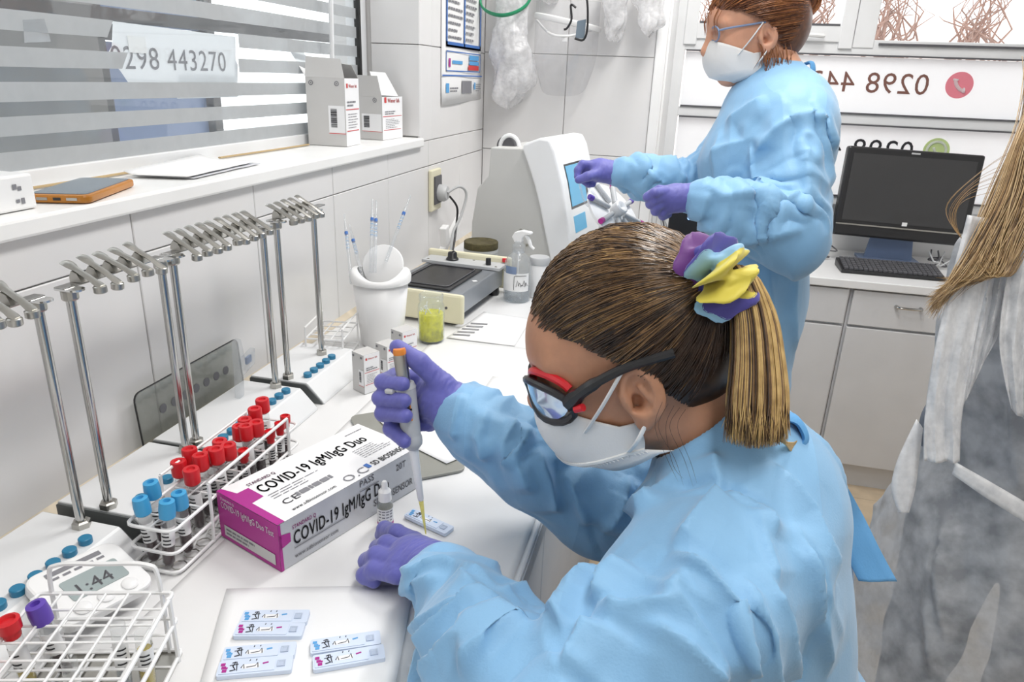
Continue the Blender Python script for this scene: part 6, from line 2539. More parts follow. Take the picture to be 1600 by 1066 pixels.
spec = [
    ([(640, 905), (700, 892), (772, 918)], 0.007, 0.006), ([(612, 960), (640, 925), (700, 912)], 0.008, 0.006),
    ([(716, 905), (755, 935), (792, 965)], 0.008, 0.007), ([(618, 1045), (690, 990), (770, 940)], 0.009, 0.009),
    ([(640, 1000), (700, 965), (740, 950)], 0.007, 0.006), ([(680, 1066), (745, 1010), (800, 965)], 0.010, 0.010),
    ([(735, 1066), (790, 1025), (835, 1000)], 0.009, 0.009), ([(660, 1066), (640, 1020), (625, 975)], 0.008, 0.006),
    ([(885, 1010), (912, 940), (950, 888)], 0.010, 0.010), ([(936, 958), (955, 915), (985, 880)], 0.008, 0.009),
    ([(936, 958), (985, 968), (1030, 962), (1062, 900)], 0.008, 0.010),
    ([(1049, 868), (1098, 902), (1135, 950), (1147, 1006), (1146, 1066)], 0.007, 0.012),
    ([(1049, 868), (1085, 820), (1125, 770)], 0.008, 0.008),
    ([(1125, 770), (1122, 735), (1118, 705)], 0.007, 0.006), ([(1125, 770), (1180, 800), (1200, 850)], 0.008, 0.005),
    ([(930, 980), (900, 1030), (880, 1066)], 0.010, 0.008), ([(1000, 990), (1060, 1020), (1110, 1066)], 0.010, 0.008),
    ([(1180, 880), (1215, 960), (1235, 1060)], 0.009, 0.007), ([(1230, 820), (1265, 930), (1290, 1060)], 0.009, 0.006),
    ([(1150, 900), (1190, 985), (1195, 1060)], 0.008, 0.006), ([(1200, 720), (1260, 800), (1300, 900)], 0.008, 0.006),
    ([(1060, 735), (1020, 790), (960, 830)], 0.009, 0.008), ([(985, 745), (960, 800), (940, 830)], 0.008, 0.008),
    ([(840, 700), (860, 760), (880, 800)], 0.008, 0.008), ([(880, 740), (905, 790), (925, 825)], 0.008, 0.008),
    ([(795, 655), (780, 690), (800, 730)], 0.008, 0.008), ([(830, 665), (810, 715), (835, 765)], 0.008, 0.008),
    ([(760, 640), (745, 680), (760, 720)], 0.007, 0.007), ([(725, 615), (715, 650), (712, 690)], 0.006, 0.005),
]
ln = px_lines(V, Q, [(p, w * 1.15, h * 2.5) for p, w, h in spec])
ln += crinkles(V, Q, 34, 3, (0.08, 0.20), 0.0075, 0.0105, ((0.76, 0.45, 0.75), (1.1, 1.0, 1.12)), (0.35, -0.25, -1))
ln += crinkles(V, Q, 26, 4, (0.06, 0.14), 0.0075, 0.0115, ((0.50, 0.25, 0.9), (0.80, 0.64, 1.12)), (0.9, -0.5, 0.35))
ln += crinkles(V, Q, 20, 5, (0.05, 0.11), 0.0075, 0.0110, ((0.50, 0.66, 0.9), (0.80, 0.95, 1.16)), (0.3, 0.2, -1))
V = creases(V, Q, ln, 1.0, 1.0, (-0.012, 0.030))
V = relax(V, Q, 1, 0.1)
rest = (V[:, 0] < 0.632) & (V[:, 2] < Z0 + 0.0055) & (V[:, 2] > Z0 - 0.06)      # sleeve resting on the worktop
V[rest, 2] = Z0 + 0.0055
gown1 = sd_object('gown', *merge((V, Q), low_part), 'gown', P1, SEAT)

# tie straps knotted at the nape
PB = 0.715
b = MB()
b.tube([(p - SEAT) for p in bez([at(1222, 648, PB), at(1246, 658, PB), at(1258, 686, PB), at(1240, 706, PB), at(1226, 685, PB)], 6)], 0.011, 8, flat=0.35)
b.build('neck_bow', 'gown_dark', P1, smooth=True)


def ribbon(pts_l, pts_r, name, material, parent, origin, thick=0.0012, n=6):
    L_, R_ = bez(pts_l, n), bez(pts_r, n)
    m_ = MB()
    vs = []
    for a, c in zip(L_, R_):
        for k in range(5):
            vs.append(a.lerp(c, k / 4) - Vector(origin) + Vector((0, -0.0015, 0)) * math.sin(k * 1.3))
    fs = []
    for i in range(len(L_) - 1):
        for k in range(4):
            q = i * 5 + k
            fs.append((q, q + 1, q + 6, q + 5))
    m_.add(vs, fs)
    return m_.build(name, material, parent, smooth=True, solid=thick)


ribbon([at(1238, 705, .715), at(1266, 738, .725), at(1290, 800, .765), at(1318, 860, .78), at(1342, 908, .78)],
       [at(1262, 700, .715), at(1312, 745, .745), at(1345, 800, .79), at(1375, 860, .795), at(1402, 910, .80)], 'tie_strap', 'gown_dark', P1, SEAT)
ribbon([at(1272, 745, .765), at(1285, 790, .77), at(1292, 830, .77)], [at(1300, 770, .77), at(1303, 805, .775), at(1297, 836, .775)], 'tie_strap', 'gown', P1, SEAT)

# --- gloves
pw = at
glove('glove', P1, SEAT, wrR, at(682, 622, .890),
      [[at(660, 592, .905), at(618, 588, .900), at(598, 597, .872), at(630, 600, .851)],
       [at(662, 614, .908), at(615, 612, .905), at(594, 622, .874), at(632, 626, .850)],
       [at(665, 637, .907), at(620, 637, .904), at(598, 646, .876), at(634, 650, .852)],
       [at(670, 660, .903), at(632, 662, .902), at(611, 670, .880), at(632, 690, .866)]],
      [at(690, 600, .872), at(655, 566, .862), at(621, 543, .862)], (elR - wrR).normalized(), wr=0.028)
zc = Z0 + 0.004
glove('glove', P1, SEAT, wrL, on(648, 872, 2, Z0 + 0.042),
      [[on(646, 846, 2, Z0 + 0.044), on(620, 833, 2, Z0 + 0.040), on(601, 827, 2, Z0 + 0.026), on(596, 836, 2, Z0 + 0.014)],
       [on(630, 860, 2, Z0 + 0.047), on(604, 850, 2, Z0 + 0.043), on(590, 857, 2, Z0 + 0.024), on(606, 868, 2, Z0 + 0.014)],
       [on(622, 878, 2, Z0 + 0.044), on(588, 868, 2, Z0 + 0.040), on(573, 877, 2, Z0 + 0.022), on(590, 888, 2, Z0 + 0.014)],
       [on(620, 897, 2, Z0 + 0.038), on(586, 890, 2, Z0 + 0.032), on(570, 899, 2, Z0 + 0.020), on(584, 908, 2, Z0 + 0.014)]],
      [on(672, 866, 2, Z0 + 0.030), on(640, 852, 2, Z0 + 0.020), on(616, 846, 2, Z0 + 0.014)], (elL - wrL).normalized(), palm_r=0.025, wr=0.026)

# --- pipette held in the right glove
pt0, pt1 = Vector((0.486, 0.731, Z0 + 0.008)), at(623, 541, .850)
pax = (pt1 - pt0).normalized()
PL = (pt1 - pt0).length
pp = thing('micropipette', 'grey micropipette with orange button held in the right glove', 'pipette', tuple(pt0), pax.to_track_quat('Z', 'Y').to_euler())
tip = 0.052
b = MB()
b.lathe([(0.0006, 0.0), (0.0009, 0.002), (0.0022, 0.030), (0.0034, tip)], 14, caps=False)
b.build('tip', 'pale_yellow', pp, smooth=True)
b = MB()
b.lathe([(0.0034, tip - 0.004), (0.0040, tip), (0.0048, 0.078), (0.0056, 0.108), (0.0066, 0.122)], 16)
b.build('shaft', 'machine_white', pp, smooth=True)
b = MB()
b.lathe([(0.0066, 0.118), (0.0118, 0.124), (0.0125, 0.128), (0.0125, 0.134), (0.0118, 0.136), (0.0115, 0.138), (0.0122, 0.150), (0.0125, 0.175), (0.0135, 0.20), (0.0140, PL - 0.052), (0.0120, PL - 0.046), (0.0, PL - 0.046)], 22)
b.build('handle', 'grey_plastic', pp, smooth=True)
b = MB()
b.lathe([(0.0082, PL - 0.047), (0.0082, PL - 0.012), (0.0076, PL - 0.010), (0, PL - 0.010)], 18)
b.build('plunger', 'steel', pp, smooth=True)
b = MB()
b.lathe([(0.0078, PL - 0.010), (0.0080, PL - 0.006), (0.0070, PL - 0.003), (0, PL - 0.003)], 18)
b.build('button', 'orange_plastic', pp, smooth=True)
# readout window and print face the camera
qi = pax.to_track_quat('Z', 'Y').to_matrix().inverted()
vc = (qi @ (CAM - pt0))
ang = math.atan2(vc.y, vc.x)
fx_, fy_ = Vector((math.cos(ang), math.sin(ang), 0)), Vector((-math.sin(ang), math.cos(ang), 0))
bars([(-0.0040, 0.160, 0.0040, 0.192)], fx_ * 0.0136, fy_, ez, 'orange_plastic', pp, 'window_frame')
bars([(-0.0028, 0.163, 0.0028, 0.189)], fx_ * 0.0139, fy_, ez, 'dark_grey', pp, 'window')
bars([(-0.0016, 0.166 + 0.006 * i, 0.0016, 0.169 + 0.006 * i) for i in range(4)], fx_ * 0.0142, fy_, ez, 'label_white', pp, 'readout')
bars([(-0.0035, PL - 0.068, 0.004, PL - 0.066), (-0.0035, PL - 0.072, 0.002, PL - 0.070), (-0.0035, PL - 0.077, 0.005, PL - 0.0745)], fx_ * 0.0142, fy_, ez, 'ink', pp)
b = MB()
fq = fx_ * 0.2 + fy_ * 1.0
b.box(Vector((-fy_.x * 0.013, -fy_.y * 0.013, PL - 0.052)), (0.022, 0.012, 0.006))
b.build('finger_rest', 'grey_plastic', pp, bevel=0.002)

face_mask(H1, P1, SEAT)

# --- sports goggles: black wrap frame with red inner rim, mirrored lenses
gg = MB()


def gl_pt(a, u_, off=0.0):
    """wrap around the eyes: a in degrees, 0 = straight ahead, + = her left"""
    rr_ = 0.100 + off
    return hd(0.006 + rr_ * math.cos(R(a)), (0.079 + off) * math.sin(R(a)), u_ - 0.012) - SEAT


for s in (1, -1):
    ring = []
    for i in range(20):
        t = 2 * math.pi * i / 20
        ring.append(gl_pt(s * (33 + 27 * math.cos(t)), -0.012 + 0.021 * math.sin(t) - 0.004 * math.cos(t), 0.012))
    gg.tube(ring, 0.0042, 8, closed=True)
gg.tube([gl_pt(-6, -0.004, 0.013), gl_pt(6, -0.004, 0.013)], 0.004, 8)
for s in (1, -1):
    gg.tube(bez([gl_pt(s * 58, -0.010, 0.012), hd(0.040, s * 0.088, -0.006) - SEAT, hd(0.000, s * 0.086, 0.004) - SEAT, hd(-0.045, s * 0.083, 0.006) - SEAT], 6),
            [0.0085] * 4 + [0.0062] * 4 + [0.0048] * 11, 8, flat=1.0)
go = gg.build('goggles', 'black_plastic', P1, smooth=True)
for s in (1, -1):
    b = MB()
    ring = []
    for i in range(14):
        t = math.pi * (0.08 + 0.84 * i / 13)
        ring.append(gl_pt(s * (33 + 25 * math.cos(t)), -0.004 + 0.022 * math.sin(t), 0.004))
    b.tube(ring, 0.0045, 8)
    b.build('red_rim', 'red_plastic', go, smooth=True)
    b = MB()
    b.grid(lambda u, v: gl_pt(s * (33 + 24 * (2 * v) * 0.5 * math.cos(2 * math.pi * u)), -0.012 + 0.019 * v * math.sin(2 * math.pi * u), 0.013 + 0.003 * (1 - v)), 20, 5, closeu=True)
    b.build('lens', 'lens_mirror', go, smooth=True)
    b = MB()
    b.tube([gl_pt(s * 63, -0.014, 0.017), gl_pt(s * 68, -0.012, 0.018)], 0.004, 8)
    b.build('red_badge', 'red_plastic', go, smooth=True)

# --- hair: scalp cap, combed strands to the ponytail, ponytail
S1 = Scalp(H1)
S1.cap('hair', 'hair_dark', P1, SEAT)
pd = S1.local(at(1104, 446, 0.70)).normalized()
# direction on the skull that lies behind photo point (1104, 446)
best = None
for i in range(400):
    q = S1.local(at(1104, 446, 0.60 + 0.0008 * i))
    e = abs((q.x / S1.R.x) ** 2 + (q.y / S1.R.y) ** 2 + (q.z / S1.R.z) ** 2 - 1)
    if best is None or e < best[0] - 1e-6:
        best = (e, q, 0.60 + 0.0008 * i)
    if e < 0.02:
        best = (e, q, 0.60 + 0.0008 * i)
        break
pd, PT = best[1].normalized(), best[2] - 0.012
rr = random.Random(12)


def pal1(n_, lane, r_):
    x = r_.random() * 0.6 + (lane * 0.5 + 0.5) * 0.4
    if n_.z > 0.30:
        return 'hair_gold' if x > 0.72 else ('hair_mid' if x > 0.36 else 'hair_dark')
    if n_.z > -0.02:
        return 'hair_gold' if x > 0.86 else ('hair_mid' if x > 0.56 else 'hair_dark')
    return 'hair_mid' if x > 0.80 else 'hair_dark'


for key, ps in S1.combed(7500, pd, rr, pal1).items():
    strands('hair_strands', ps, 0.00062 if key != 'hair_gold' else 0.00050, key, P1, SEAT, 3)
groups = {'hair_dark': [], 'hair_mid': [], 'hair_gold': []}
for i in range(1900):
    a, rad = rr.uniform(0, 6.283), math.sqrt(rr.random())
    ox, oy = rad * math.cos(a), rad * math.sin(a)

    def tp(px, py, w, dep, dd):
        return at(px + ox * w, py + 4 * oy, dep + oy * dd)
    endx = 1182 + ox * 48 + rr.gauss(0, 5)
    pts = [tp(1108, 444, 14, PT, .015), at(1150 + ox * 24, 432 + oy * 12 - 6, PT + oy * .02), at(1176 + ox * 36, 482 + 4 * ox, PT + 0.006 + oy * .024), at(1184 + ox * 43, 560, PT + oy * .026),
           at(1184 + ox * 50, 630, PT - 0.005 + oy * .025), at(endx, 690 + rr.uniform(-24, 14) - 10 * abs(ox), PT - 0.010 + oy * .022)]
    x = rr.random()
    x = x * 0.6 + 0.4 * (0.5 + 0.5 * math.sin(ox * 11 + oy * 3))
    key = 'hair_gold' if x < 0.50 else ('hair_mid' if x < 0.78 else 'hair_dark')
    groups[key].append(bez(pts, 3))
for i in range(26):
    s_ = rr.uniform(-1, 1)
    groups['hair_gold'].append(bez([at(1200 + 8 * s_, 640, PT), at(1212 + 10 * s_, 680, PT), at(1240, 700 + 8 * s_, PT + .03), at(1262 + 12 * s_, 690 + 14 * s_, PT + .05)], 4))
for key, ps in groups.items():
    strands('ponytail', ps, 0.0008, 'hair_pony' if key == 'hair_gold' else key, P1, SEAT, 4)
# loose wisps at the nape and temple
ws = []
for k in range(5):
    x0 = 1035 + 9 * k
    ws.append(bez([at(x0, 628 + 3 * k, .672), at(x0 - 16 + 6 * rr.random(), 668, .668), at(x0 - 10 + 22 * rr.random(), 715 + 12 * rr.random(), .662), at(x0 + 12 + 22 * rr.random(), 745 + 18 * rr.random(), .655)], 5))
strands('loose_wisps', ws, 0.00022, 'hair_dark', P1, SEAT, 3)

# --- scrunchie: ruffled ring of patterned cloth
sc0 = at(1114, 434, PT - 0.002)
pdir = (at(1146, 424, PT + 0.012) - at(1100, 446, PT)).normalized()
e_1 = Vector((0, -1, 0))
e_1 = (e_1 - pdir * e_1.dot(pdir)).normalized()
e_2 = pdir.cross(e_1)


def scrunch(u0, u1):
    def fn(u, v):
        uu = u0 + (u1 - u0) * u
        a = 2 * math.pi * uu
        bb = 2 * math.pi * v
        ruf = 1 + 0.30 * math.sin(9 * a + 1.6 * math.sin(bb)) + 0.16 * math.sin(17 * a + 2 + bb)
        R0 = 0.022
        r = 0.0155 * ruf * (1 + 0.12 * math.sin(5 * bb + 9 * a))
        tw = 0.007 * math.sin(9 * a + 1.0)
        return sc0 + (e_1 * math.cos(a) + e_2 * math.sin(a)) * (R0 + r * math.cos(bb)) + pdir * (r * 1.25 * math.sin(bb) + tw) - SEAT
    return fn


mat('cloth_purple', (0.13, 0.03, 0.20), 0.6, sheen=0.3)
mat('cloth_blue', (0.07, 0.06, 0.32), 0.6, sheen=0.3)
mat('cloth_yellow', (0.66, 0.56, 0.07), 0.6, sheen=0.3)
mat('cloth_sky', (0.28, 0.52, 0.72), 0.6, sheen=0.3)
scr = thing('hair_scrunchie', 'ruffled purple, yellow and blue scrunchie around the blond ponytail', 'scrunchie', tuple(SEAT))
segs = [('cloth_yellow', .0), ('cloth_blue', .10), ('cloth_sky', .16), ('cloth_blue', .21), ('cloth_yellow', .30), ('cloth_blue', .42), ('cloth_purple', .55), ('cloth_yellow', .63), ('cloth_purple', .66), ('cloth_blue', .76), ('cloth_sky', .84), ('cloth_yellow', .90)]
for i, (mt, u0) in enumerate(segs):
    u1 = segs[i + 1][1] if i + 1 < len(segs) else 1.0
    b = MB()
    b.grid(scrunch(u0 - 0.001, u1 + 0.001), max(6, int((u1 - u0) * 200)), 30)
    b.build('cloth_panel', mt, scr, smooth=True, sharp=80)

# --- stool under her
sl_ = thing('lab_stool', 'round black stool under the seated worker', 'stool', (0.965, 0.715, 0.0))
b = MB()
b.lathe([(0.0, 0.450), (0.14, 0.450), (0.150, 0.460), (0.150, 0.485), (0.135, 0.498), (0, 0.500)], 32)
b.build('seat', 'black_plastic', sl_, smooth=True)
b = MB()
b.lathe([(0.030, 0.04), (0.030, 0.30), (0.022, 0.31), (0.022, 0.45)], 16)
b.build('column', 'chrome', sl_, smooth=True)
for k in range(5):
    a = 2 * math.pi * k / 5
    b = MB()
    b.tube([(0.02 * math.cos(a), 0.02 * math.sin(a), 0.06), (0.24 * math.cos(a), 0.24 * math.sin(a), 0.04), (0.25 * math.cos(a), 0.25 * math.sin(a), 0.012)], [0.022, 0.014, 0.012], 8)
    b.build('foot', 'chrome', sl_, smooth=True)

# ================================================================ STANDING WORKER
P2c = at(1196, 300, 1.70)
O2 = Vector((P2c.x, P2c.y, 0))
P2 = thing('person', 'standing person in blue gown with red hair bun, glasses and mask at the analyser', 'person', tuple(O2))
H2 = Head(at(1180, 38, 1.66), (-0.965, -0.20, -0.20), (0.22, -0.97, 0), 1.0)
nb2 = at(1212, 128, 1.68)
sL2, sR2 = at(1246, 195, 1.56), at(1178, 180, 1.86)
eL2, eR2 = at(1236, 372, 1.50), at(1095, 292, 1.86)
wL2, wR2 = at(1092, 308, 1.50), at(968, 272, 1.80)
zc2 = lambda z: Vector((O2.x, O2.y, z))
f = Field((O2.x - 0.75, O2.y - 0.45, 0.0), (O2.x + 0.35, O2.y + 0.45, 1.60), 0.007)
f.cone(H2.p(-0.03, 0, -0.06), nb2, 0.05, 0.055, 0.03)
f.cone(nb2, zc2(1.20), 0.050, 0.080, 0.05, ((0, 1, 0), 1.3))
f.cone(zc2(1.20), zc2(0.90), 0.080, 0.085, 0.05, ((0, 1, 0), 1.3))
for a, e, w in ((sL2, eL2, wL2), (sR2, eR2, wR2)):
    f.cone(nb2, a, 0.045, 0.045, 0.03)
    f.cone(a, e, 0.036, 0.030, 0.02)
    f.cone(e, w, 0.030, 0.020, 0.02)
for s in (-1, 1):
    f.cone(zc2(0.86) + Vector((0, s * 0.065, 0)), zc2(0.48) + Vector((0, s * 0.08, 0)), 0.070, 0.050, 0.04)
    f.cone(zc2(0.48) + Vector((0, s * 0.09, 0)), zc2(0.08) + Vector((0.01, s * 0.09, 0)), 0.055, 0.036, 0.02)
    f.cone(zc2(0.05) + Vector((0.02, s * 0.09, 0)), zc2(0.04) + Vector((-0.15, s * 0.10, 0)), 0.042, 0.034, 0.02)
V, Q = f.mesh()
V = relax(V, Q, 2)
V, Q = drop(V, Q, np.linalg.norm(V - np.array(tuple(H2.p(0.01, 0, -0.02))), axis=1) > 0.105)
sd_object('body', *merge((V, Q), H2.surface(nb2, 0.0032)), 'skin_fair', P2, O2)

f = Field((O2.x - 0.72, O2.y - 0.48, 0.16), (O2.x + 0.40, O2.y + 0.48, 1.62), 0.0058)
f.ell(at(1205, 215, 1.70), (0.128, 0.185, 0.155), None, 0.05)
f.ell(at(1165, 262, 1.70), (0.110, 0.150, 0.10), None, 0.06)                # bust
f.ell(at(1240, 230, 1.72), (0.090, 0.15, 0.15), None, 0.06)                 # rounded back
f.cone(zc2(1.22), zc2(0.98), 0.125, 0.122, 0.05, ((0, 1, 0), 1.45))
f.cone(zc2(0.98), zc2(0.25), 0.122, 0.165, 0.06, ((0, 1, 0), 1.4))
f.cone(at(1210, 165, 1.69), at(1205, 118, 1.68), 0.078, 0.066, 0.03)
f.cone(at(1215, 175, 1.70), sL2, 0.085, 0.072, 0.05)
f.cone(at(1200, 175, 1.72), sR2, 0.085, 0.072, 0.05)
f.cone(sL2, eL2, 0.078, 0.072, 0.03)
f.cone(eL2, wL2.lerp(eL2, 0.35), 0.072, 0.066, 0.025)
f.cone(wL2.lerp(eL2, 0.35), wL2.lerp(eL2, 0.10), 0.066, 0.050, 0.015)
f.cone(wL2.lerp(eL2, 0.10), wL2, 0.045, 0.034, 0.010)
f.cone(sR2, eR2, 0.074, 0.066, 0.03)
f.cone(eR2, wR2.lerp(eR2, 0.3), 0.066, 0.056, 0.025)
f.cone(wR2.lerp(eR2, 0.3), wR2, 0.055, 0.036, 0.012)
f.cone(nb2 + Vector((0, 0, -0.005)), H2.p(-0.03, 0, -0.04), 0.055, 0.060, 0.004, cut=True)
V, Q = f.mesh()
V = relax(V, Q, 3)
N = vnormals(V, Q)
D = 0.003 * vnoise(V, 6, 21.0, 2) + crumple(V, 31, 0.006, [5, 7, 10, 14], 0.02)
D += limb_folds(V, sL2, eL2, 0.11, 9, 0.018, 23.0) + limb_folds(V, eL2, wL2, 0.10, 16, 0.020, 27.0) + limb_folds(V, eR2, wR2, 0.10, 18, 0.018, 29.0)
D *= np.clip((np.linalg.norm(V - np.array(tuple(nb2)), axis=1) - 0.06) / 0.06, 0.15, 1)
V = V + N * D[:, None]
spec2 = [([(1175, 215), (1178, 260), (1190, 300)], 0.012, 0.014), ([(1185, 245), (1215, 205), (1255, 175)], 0.011, 0.012), ([(1255, 215), (1258, 280), (1256, 350)], 0.010, 0.014),
         ([(1195, 300), (1225, 315), (1255, 300)], 0.010, 0.014), ([(1200, 300), (1205, 335), (1195, 350)], 0.009, 0.012), ([(1255, 175), (1285, 190), (1305, 235)], 0.012, 0.012),
         ([(1100, 290), (1130, 310), (1180, 305)], 0.010, 0.010), ([(1110, 360), (1160, 378), (1220, 368), (1255, 360)], 0.010, 0.012), ([(1135, 190), (1175, 165), (1200, 150)], 0.012, 0.010),
         ([(1110, 240), (1150, 225), (1180, 215)], 0.012, 0.010), ([(1200, 420), (1205, 480), (1200, 560)], 0.012, 0.012), ([(1240, 410), (1235, 480), (1240, 580)], 0.012, 0.012),
         ([(1005, 245), (1020, 275), (1045, 290)], 0.010, 0.012), ([(1050, 245), (1060, 270), (1075, 285)], 0.010, 0.012), ([(1085, 350), (1100, 335), (1110, 300)], 0.010, 0.01)]
V = creases(V, Q, px_lines(V, Q, spec2), 1.3, 1.4, (-0.010, 0.022))
V = creases(V, Q, crinkles(V, Q, 22, 13, (0.10, 0.25), 0.010, 0.008, ((O2.x - 0.5, O2.y - 0.4, 0.7), (O2.x + 0.3, O2.y + 0.2, 1.5)), (0.4, 0.1, -1)), 1.2, 0.8)
V = relax(V, Q, 1, 0.2)
sd_object('gown', V, Q, 'gown', P2, O2)
b = MB()
b.tube([p - O2 for p in bez([at(1258, 100, 1.70), at(1268, 98, 1.69), at(1270, 112, 1.69), at(1262, 118, 1.70)], 5)], 0.010, 8, flat=0.4)
b.build('neck_bow', 'gown_dark', P2, smooth=True)

d_ = (eL2 - wL2).normalized()
glove('glove', P2, O2, wL2, at(1055, 310, 1.51),
      [[at(1038, 300, 1.49), at(1022, 302, 1.47), at(1012, 308, 1.48), at(1020, 314, 1.50)], [at(1036, 309, 1.49), at(1022, 313, 1.48), at(1016, 319, 1.49), at(1026, 322, 1.51)],
       [at(1037, 318, 1.50), at(1026, 323, 1.49), at(1024, 330, 1.50), at(1034, 330, 1.52)], [at(1042, 325, 1.51), at(1034, 332, 1.51), at(1036, 337, 1.52), at(1044, 335, 1.53)]],
      [at(1048, 300, 1.53), at(1030, 298, 1.535), at(1016, 304, 1.53)], d_, 0.0024, 0.031)
d_ = (eR2 - wR2).normalized()
glove('glove', P2, O2, wR2, at(938, 266, 1.80),
      [[at(925, 258, 1.79), at(910, 257, 1.78), at(903, 266, 1.78), at(902, 276, 1.78)], [at(923, 264, 1.80), at(910, 265, 1.80), at(904, 272, 1.80), at(906, 282, 1.80)],
       [at(924, 272, 1.81), at(914, 274, 1.81), at(911, 281, 1.81), at(916, 286, 1.81)], [at(928, 278, 1.82), at(920, 281, 1.82), at(919, 287, 1.82), at(926, 288, 1.82)]],
      [at(932, 272, 1.78), at(918, 276, 1.76), at(904, 281, 1.765)], d_, 0.0024, 0.030)
face_mask(H2, P2, O2, False)
# glasses
hd2 = lambda a, l, u: H2.p(a, l, u) - O2
b = MB()
for s in (1, -1):
    ring = [hd2(0.100 - 0.004 * math.cos(t), s * (0.034 + 0.025 * math.cos(t)), -0.006 + 0.016 * math.sin(t)) for t in [2 * math.pi * i / 18 for i in range(18)]]
    b.tube(ring, 0.0020, 6, closed=True)
    b.tube([hd2(0.096, s * 0.060, 0.000), hd2(0.080, s * 0.072, 0.001), hd2(0.0, s * 0.084, 0.000)], 0.0022, 6)
b.tube([hd2(0.102, -0.010, 0.0), hd2(0.104, 0, 0.002), hd2(0.102, 0.010, 0.0)], 0.002, 6)
gs = b.build('glasses', 'blue_paint', P2, smooth=True)
for s in (1, -1):
    b = MB()
    b.add([hd2(0.100 - 0.004 * math.cos(t), s * (0.034 + 0.024 * math.cos(t)), -0.006 + 0.015 * math.sin(t)) for t in [2 * math.pi * i / 18 for i in range(18)]], [tuple(range(18))])
    b.build('lens', 'glass', gs)
# hair swept into a bun
S2 = Scalp(H2, (0.107, 0.087, 0.112), 0.10)
bun = at(1252, 12, 1.68)
S2.cap('hair', 'hair_red_dark', P2, O2, [(H2.p(-0.075, 0, -0.010), (0.050, 0.060, 0.070))])
pd2 = S2.local(at(1250, 20, 1.66)).normalized()
rr = random.Random(5)


def pal2(n_, lane, r_):
    x = r_.random() * 0.6 + (lane * 0.5 + 0.5) * 0.4
    return 'hair_red' if x > 0.42 else 'hair_red_dark'


g2 = S2.combed(3000, pd2, rr, pal2, 0.95, 0.010)
for i in range(260):
    a, r0 = rr.uniform(0, 6.283), 0.020 + 0.018 * rr.random()
    ph = rr.uniform(0, 6.283)
    pts = []
    for k in range(9):
        t = ph + k * 0.45
        pts.append(bun + Vector((r0 * math.cos(t), 0.6 * r0 * math.sin(a) + 0.02 * math.sin(a), r0 * math.sin(t) + 0.012)) + Vector((rr.gauss(0, .001), 0, rr.gauss(0, .001))))
    g2['hair_red' if i % 3 else 'hair_red_dark'].append(pts)
for i in range(40):
    p = at(1205 + rr.uniform(-20, 30), 70 + rr.uniform(-5, 20), 1.60)
    g2['hair_red'].append(bez([p, p + Vector((0.006, 0, -0.02)), p + Vector((rr.uniform(-0.01, 0.02), 0, -0.05))], 4))
for i in range(10):                                          # fringe in front of the ear and over the brow
    n_ = Vector((0.85, rr.uniform(-0.2, 0.5), 0.25 + 0.3 * rr.random()))
    p = S2.at(n_, 0.002)
    g2['hair_red'].append(bez([p, p + H2.f * 0.012 - H2.u * 0.02, p + H2.f * 0.012 - H2.u * (0.04 + 0.02 * rr.random())], 4))
for key, ps in g2.items():
    strands('hair_strands', ps, 0.0009, key, P2, O2, 3)

# ================================================================ PERSON AT THE RIGHT EDGE, thin white gown
T3 = 1.12
O3 = at(1665, 600, T3)
O3 = Vector((O3.x, O3.y, 0))
P3 = thing('person', 'person at the right edge in thin white see-through gown with long blond hair', 'person', tuple(O3))
mat('dark_clothes', (0.16, 0.18, 0.22), 0.8, var=0.25, vs=18, bump=0.2, bs=60)
zc3 = lambda z, dx=0.0, dy=0.0: Vector((O3.x + dx, O3.y + dy, z))
sh3 = at(1600, 415, 1.10)
H3 = Head(at(1720, 130, 1.14), (0.75, 0.65, -0.1), (-0.65, 0.75, 0), 1.0)
el3, wr3 = at(1600, 620, 1.12), at(1600, 700, 1.18)
f = Field((O3.x - 0.45, O3.y - 0.42, 0.0), (O3.x + 0.45, O3.y + 0.42, 1.62), 0.008)
f.cone(H3.p(-0.03, 0, -0.06), zc3(1.38), 0.052, 0.06, 0.03)
f.cone(zc3(1.33), zc3(1.12), 0.085, 0.10, 0.05, ((0.65, -0.75, 0), 1.5))
f.cone(zc3(1.12), zc3(0.95), 0.10, 0.12, 0.05, ((0.65, -0.75, 0), 1.35))
f.cone(zc3(1.34), sh3, 0.05, 0.055, 0.04)
f.cone(sh3, el3, 0.050, 0.042, 0.03)
f.cone(el3, wr3, 0.042, 0.026, 0.02)
f.cone(wr3, wr3 + Vector((0.03, 0.03, -0.05)), 0.026, 0.018, 0.02)
for s in (-1, 1):
    f.cone(zc3(0.93, -0.06 * s, 0.06 * s), zc3(0.50, -0.065 * s, 0.065 * s), 0.100, 0.062, 0.04)
    f.cone(zc3(0.50, -0.065 * s, 0.065 * s), zc3(0.08, -0.07 * s, 0.07 * s), 0.062, 0.040, 0.03)
    f.cone(zc3(0.045, -0.07 * s, 0.07 * s), zc3(0.04, -0.07 * s + 0.13, 0.07 * s + 0.1), 0.042, 0.035, 0.02)
V, Q = f.mesh()
V = relax(V, Q, 2)
V, Q = drop(V, Q, np.linalg.norm(V - np.array(tuple(H3.p(0.01, 0, -0.02))), axis=1) > 0.105)
sd_object('body', *merge((V, Q), H3.surface(zc3(1.38), 0.004)), 'dark_clothes', P3, O3)

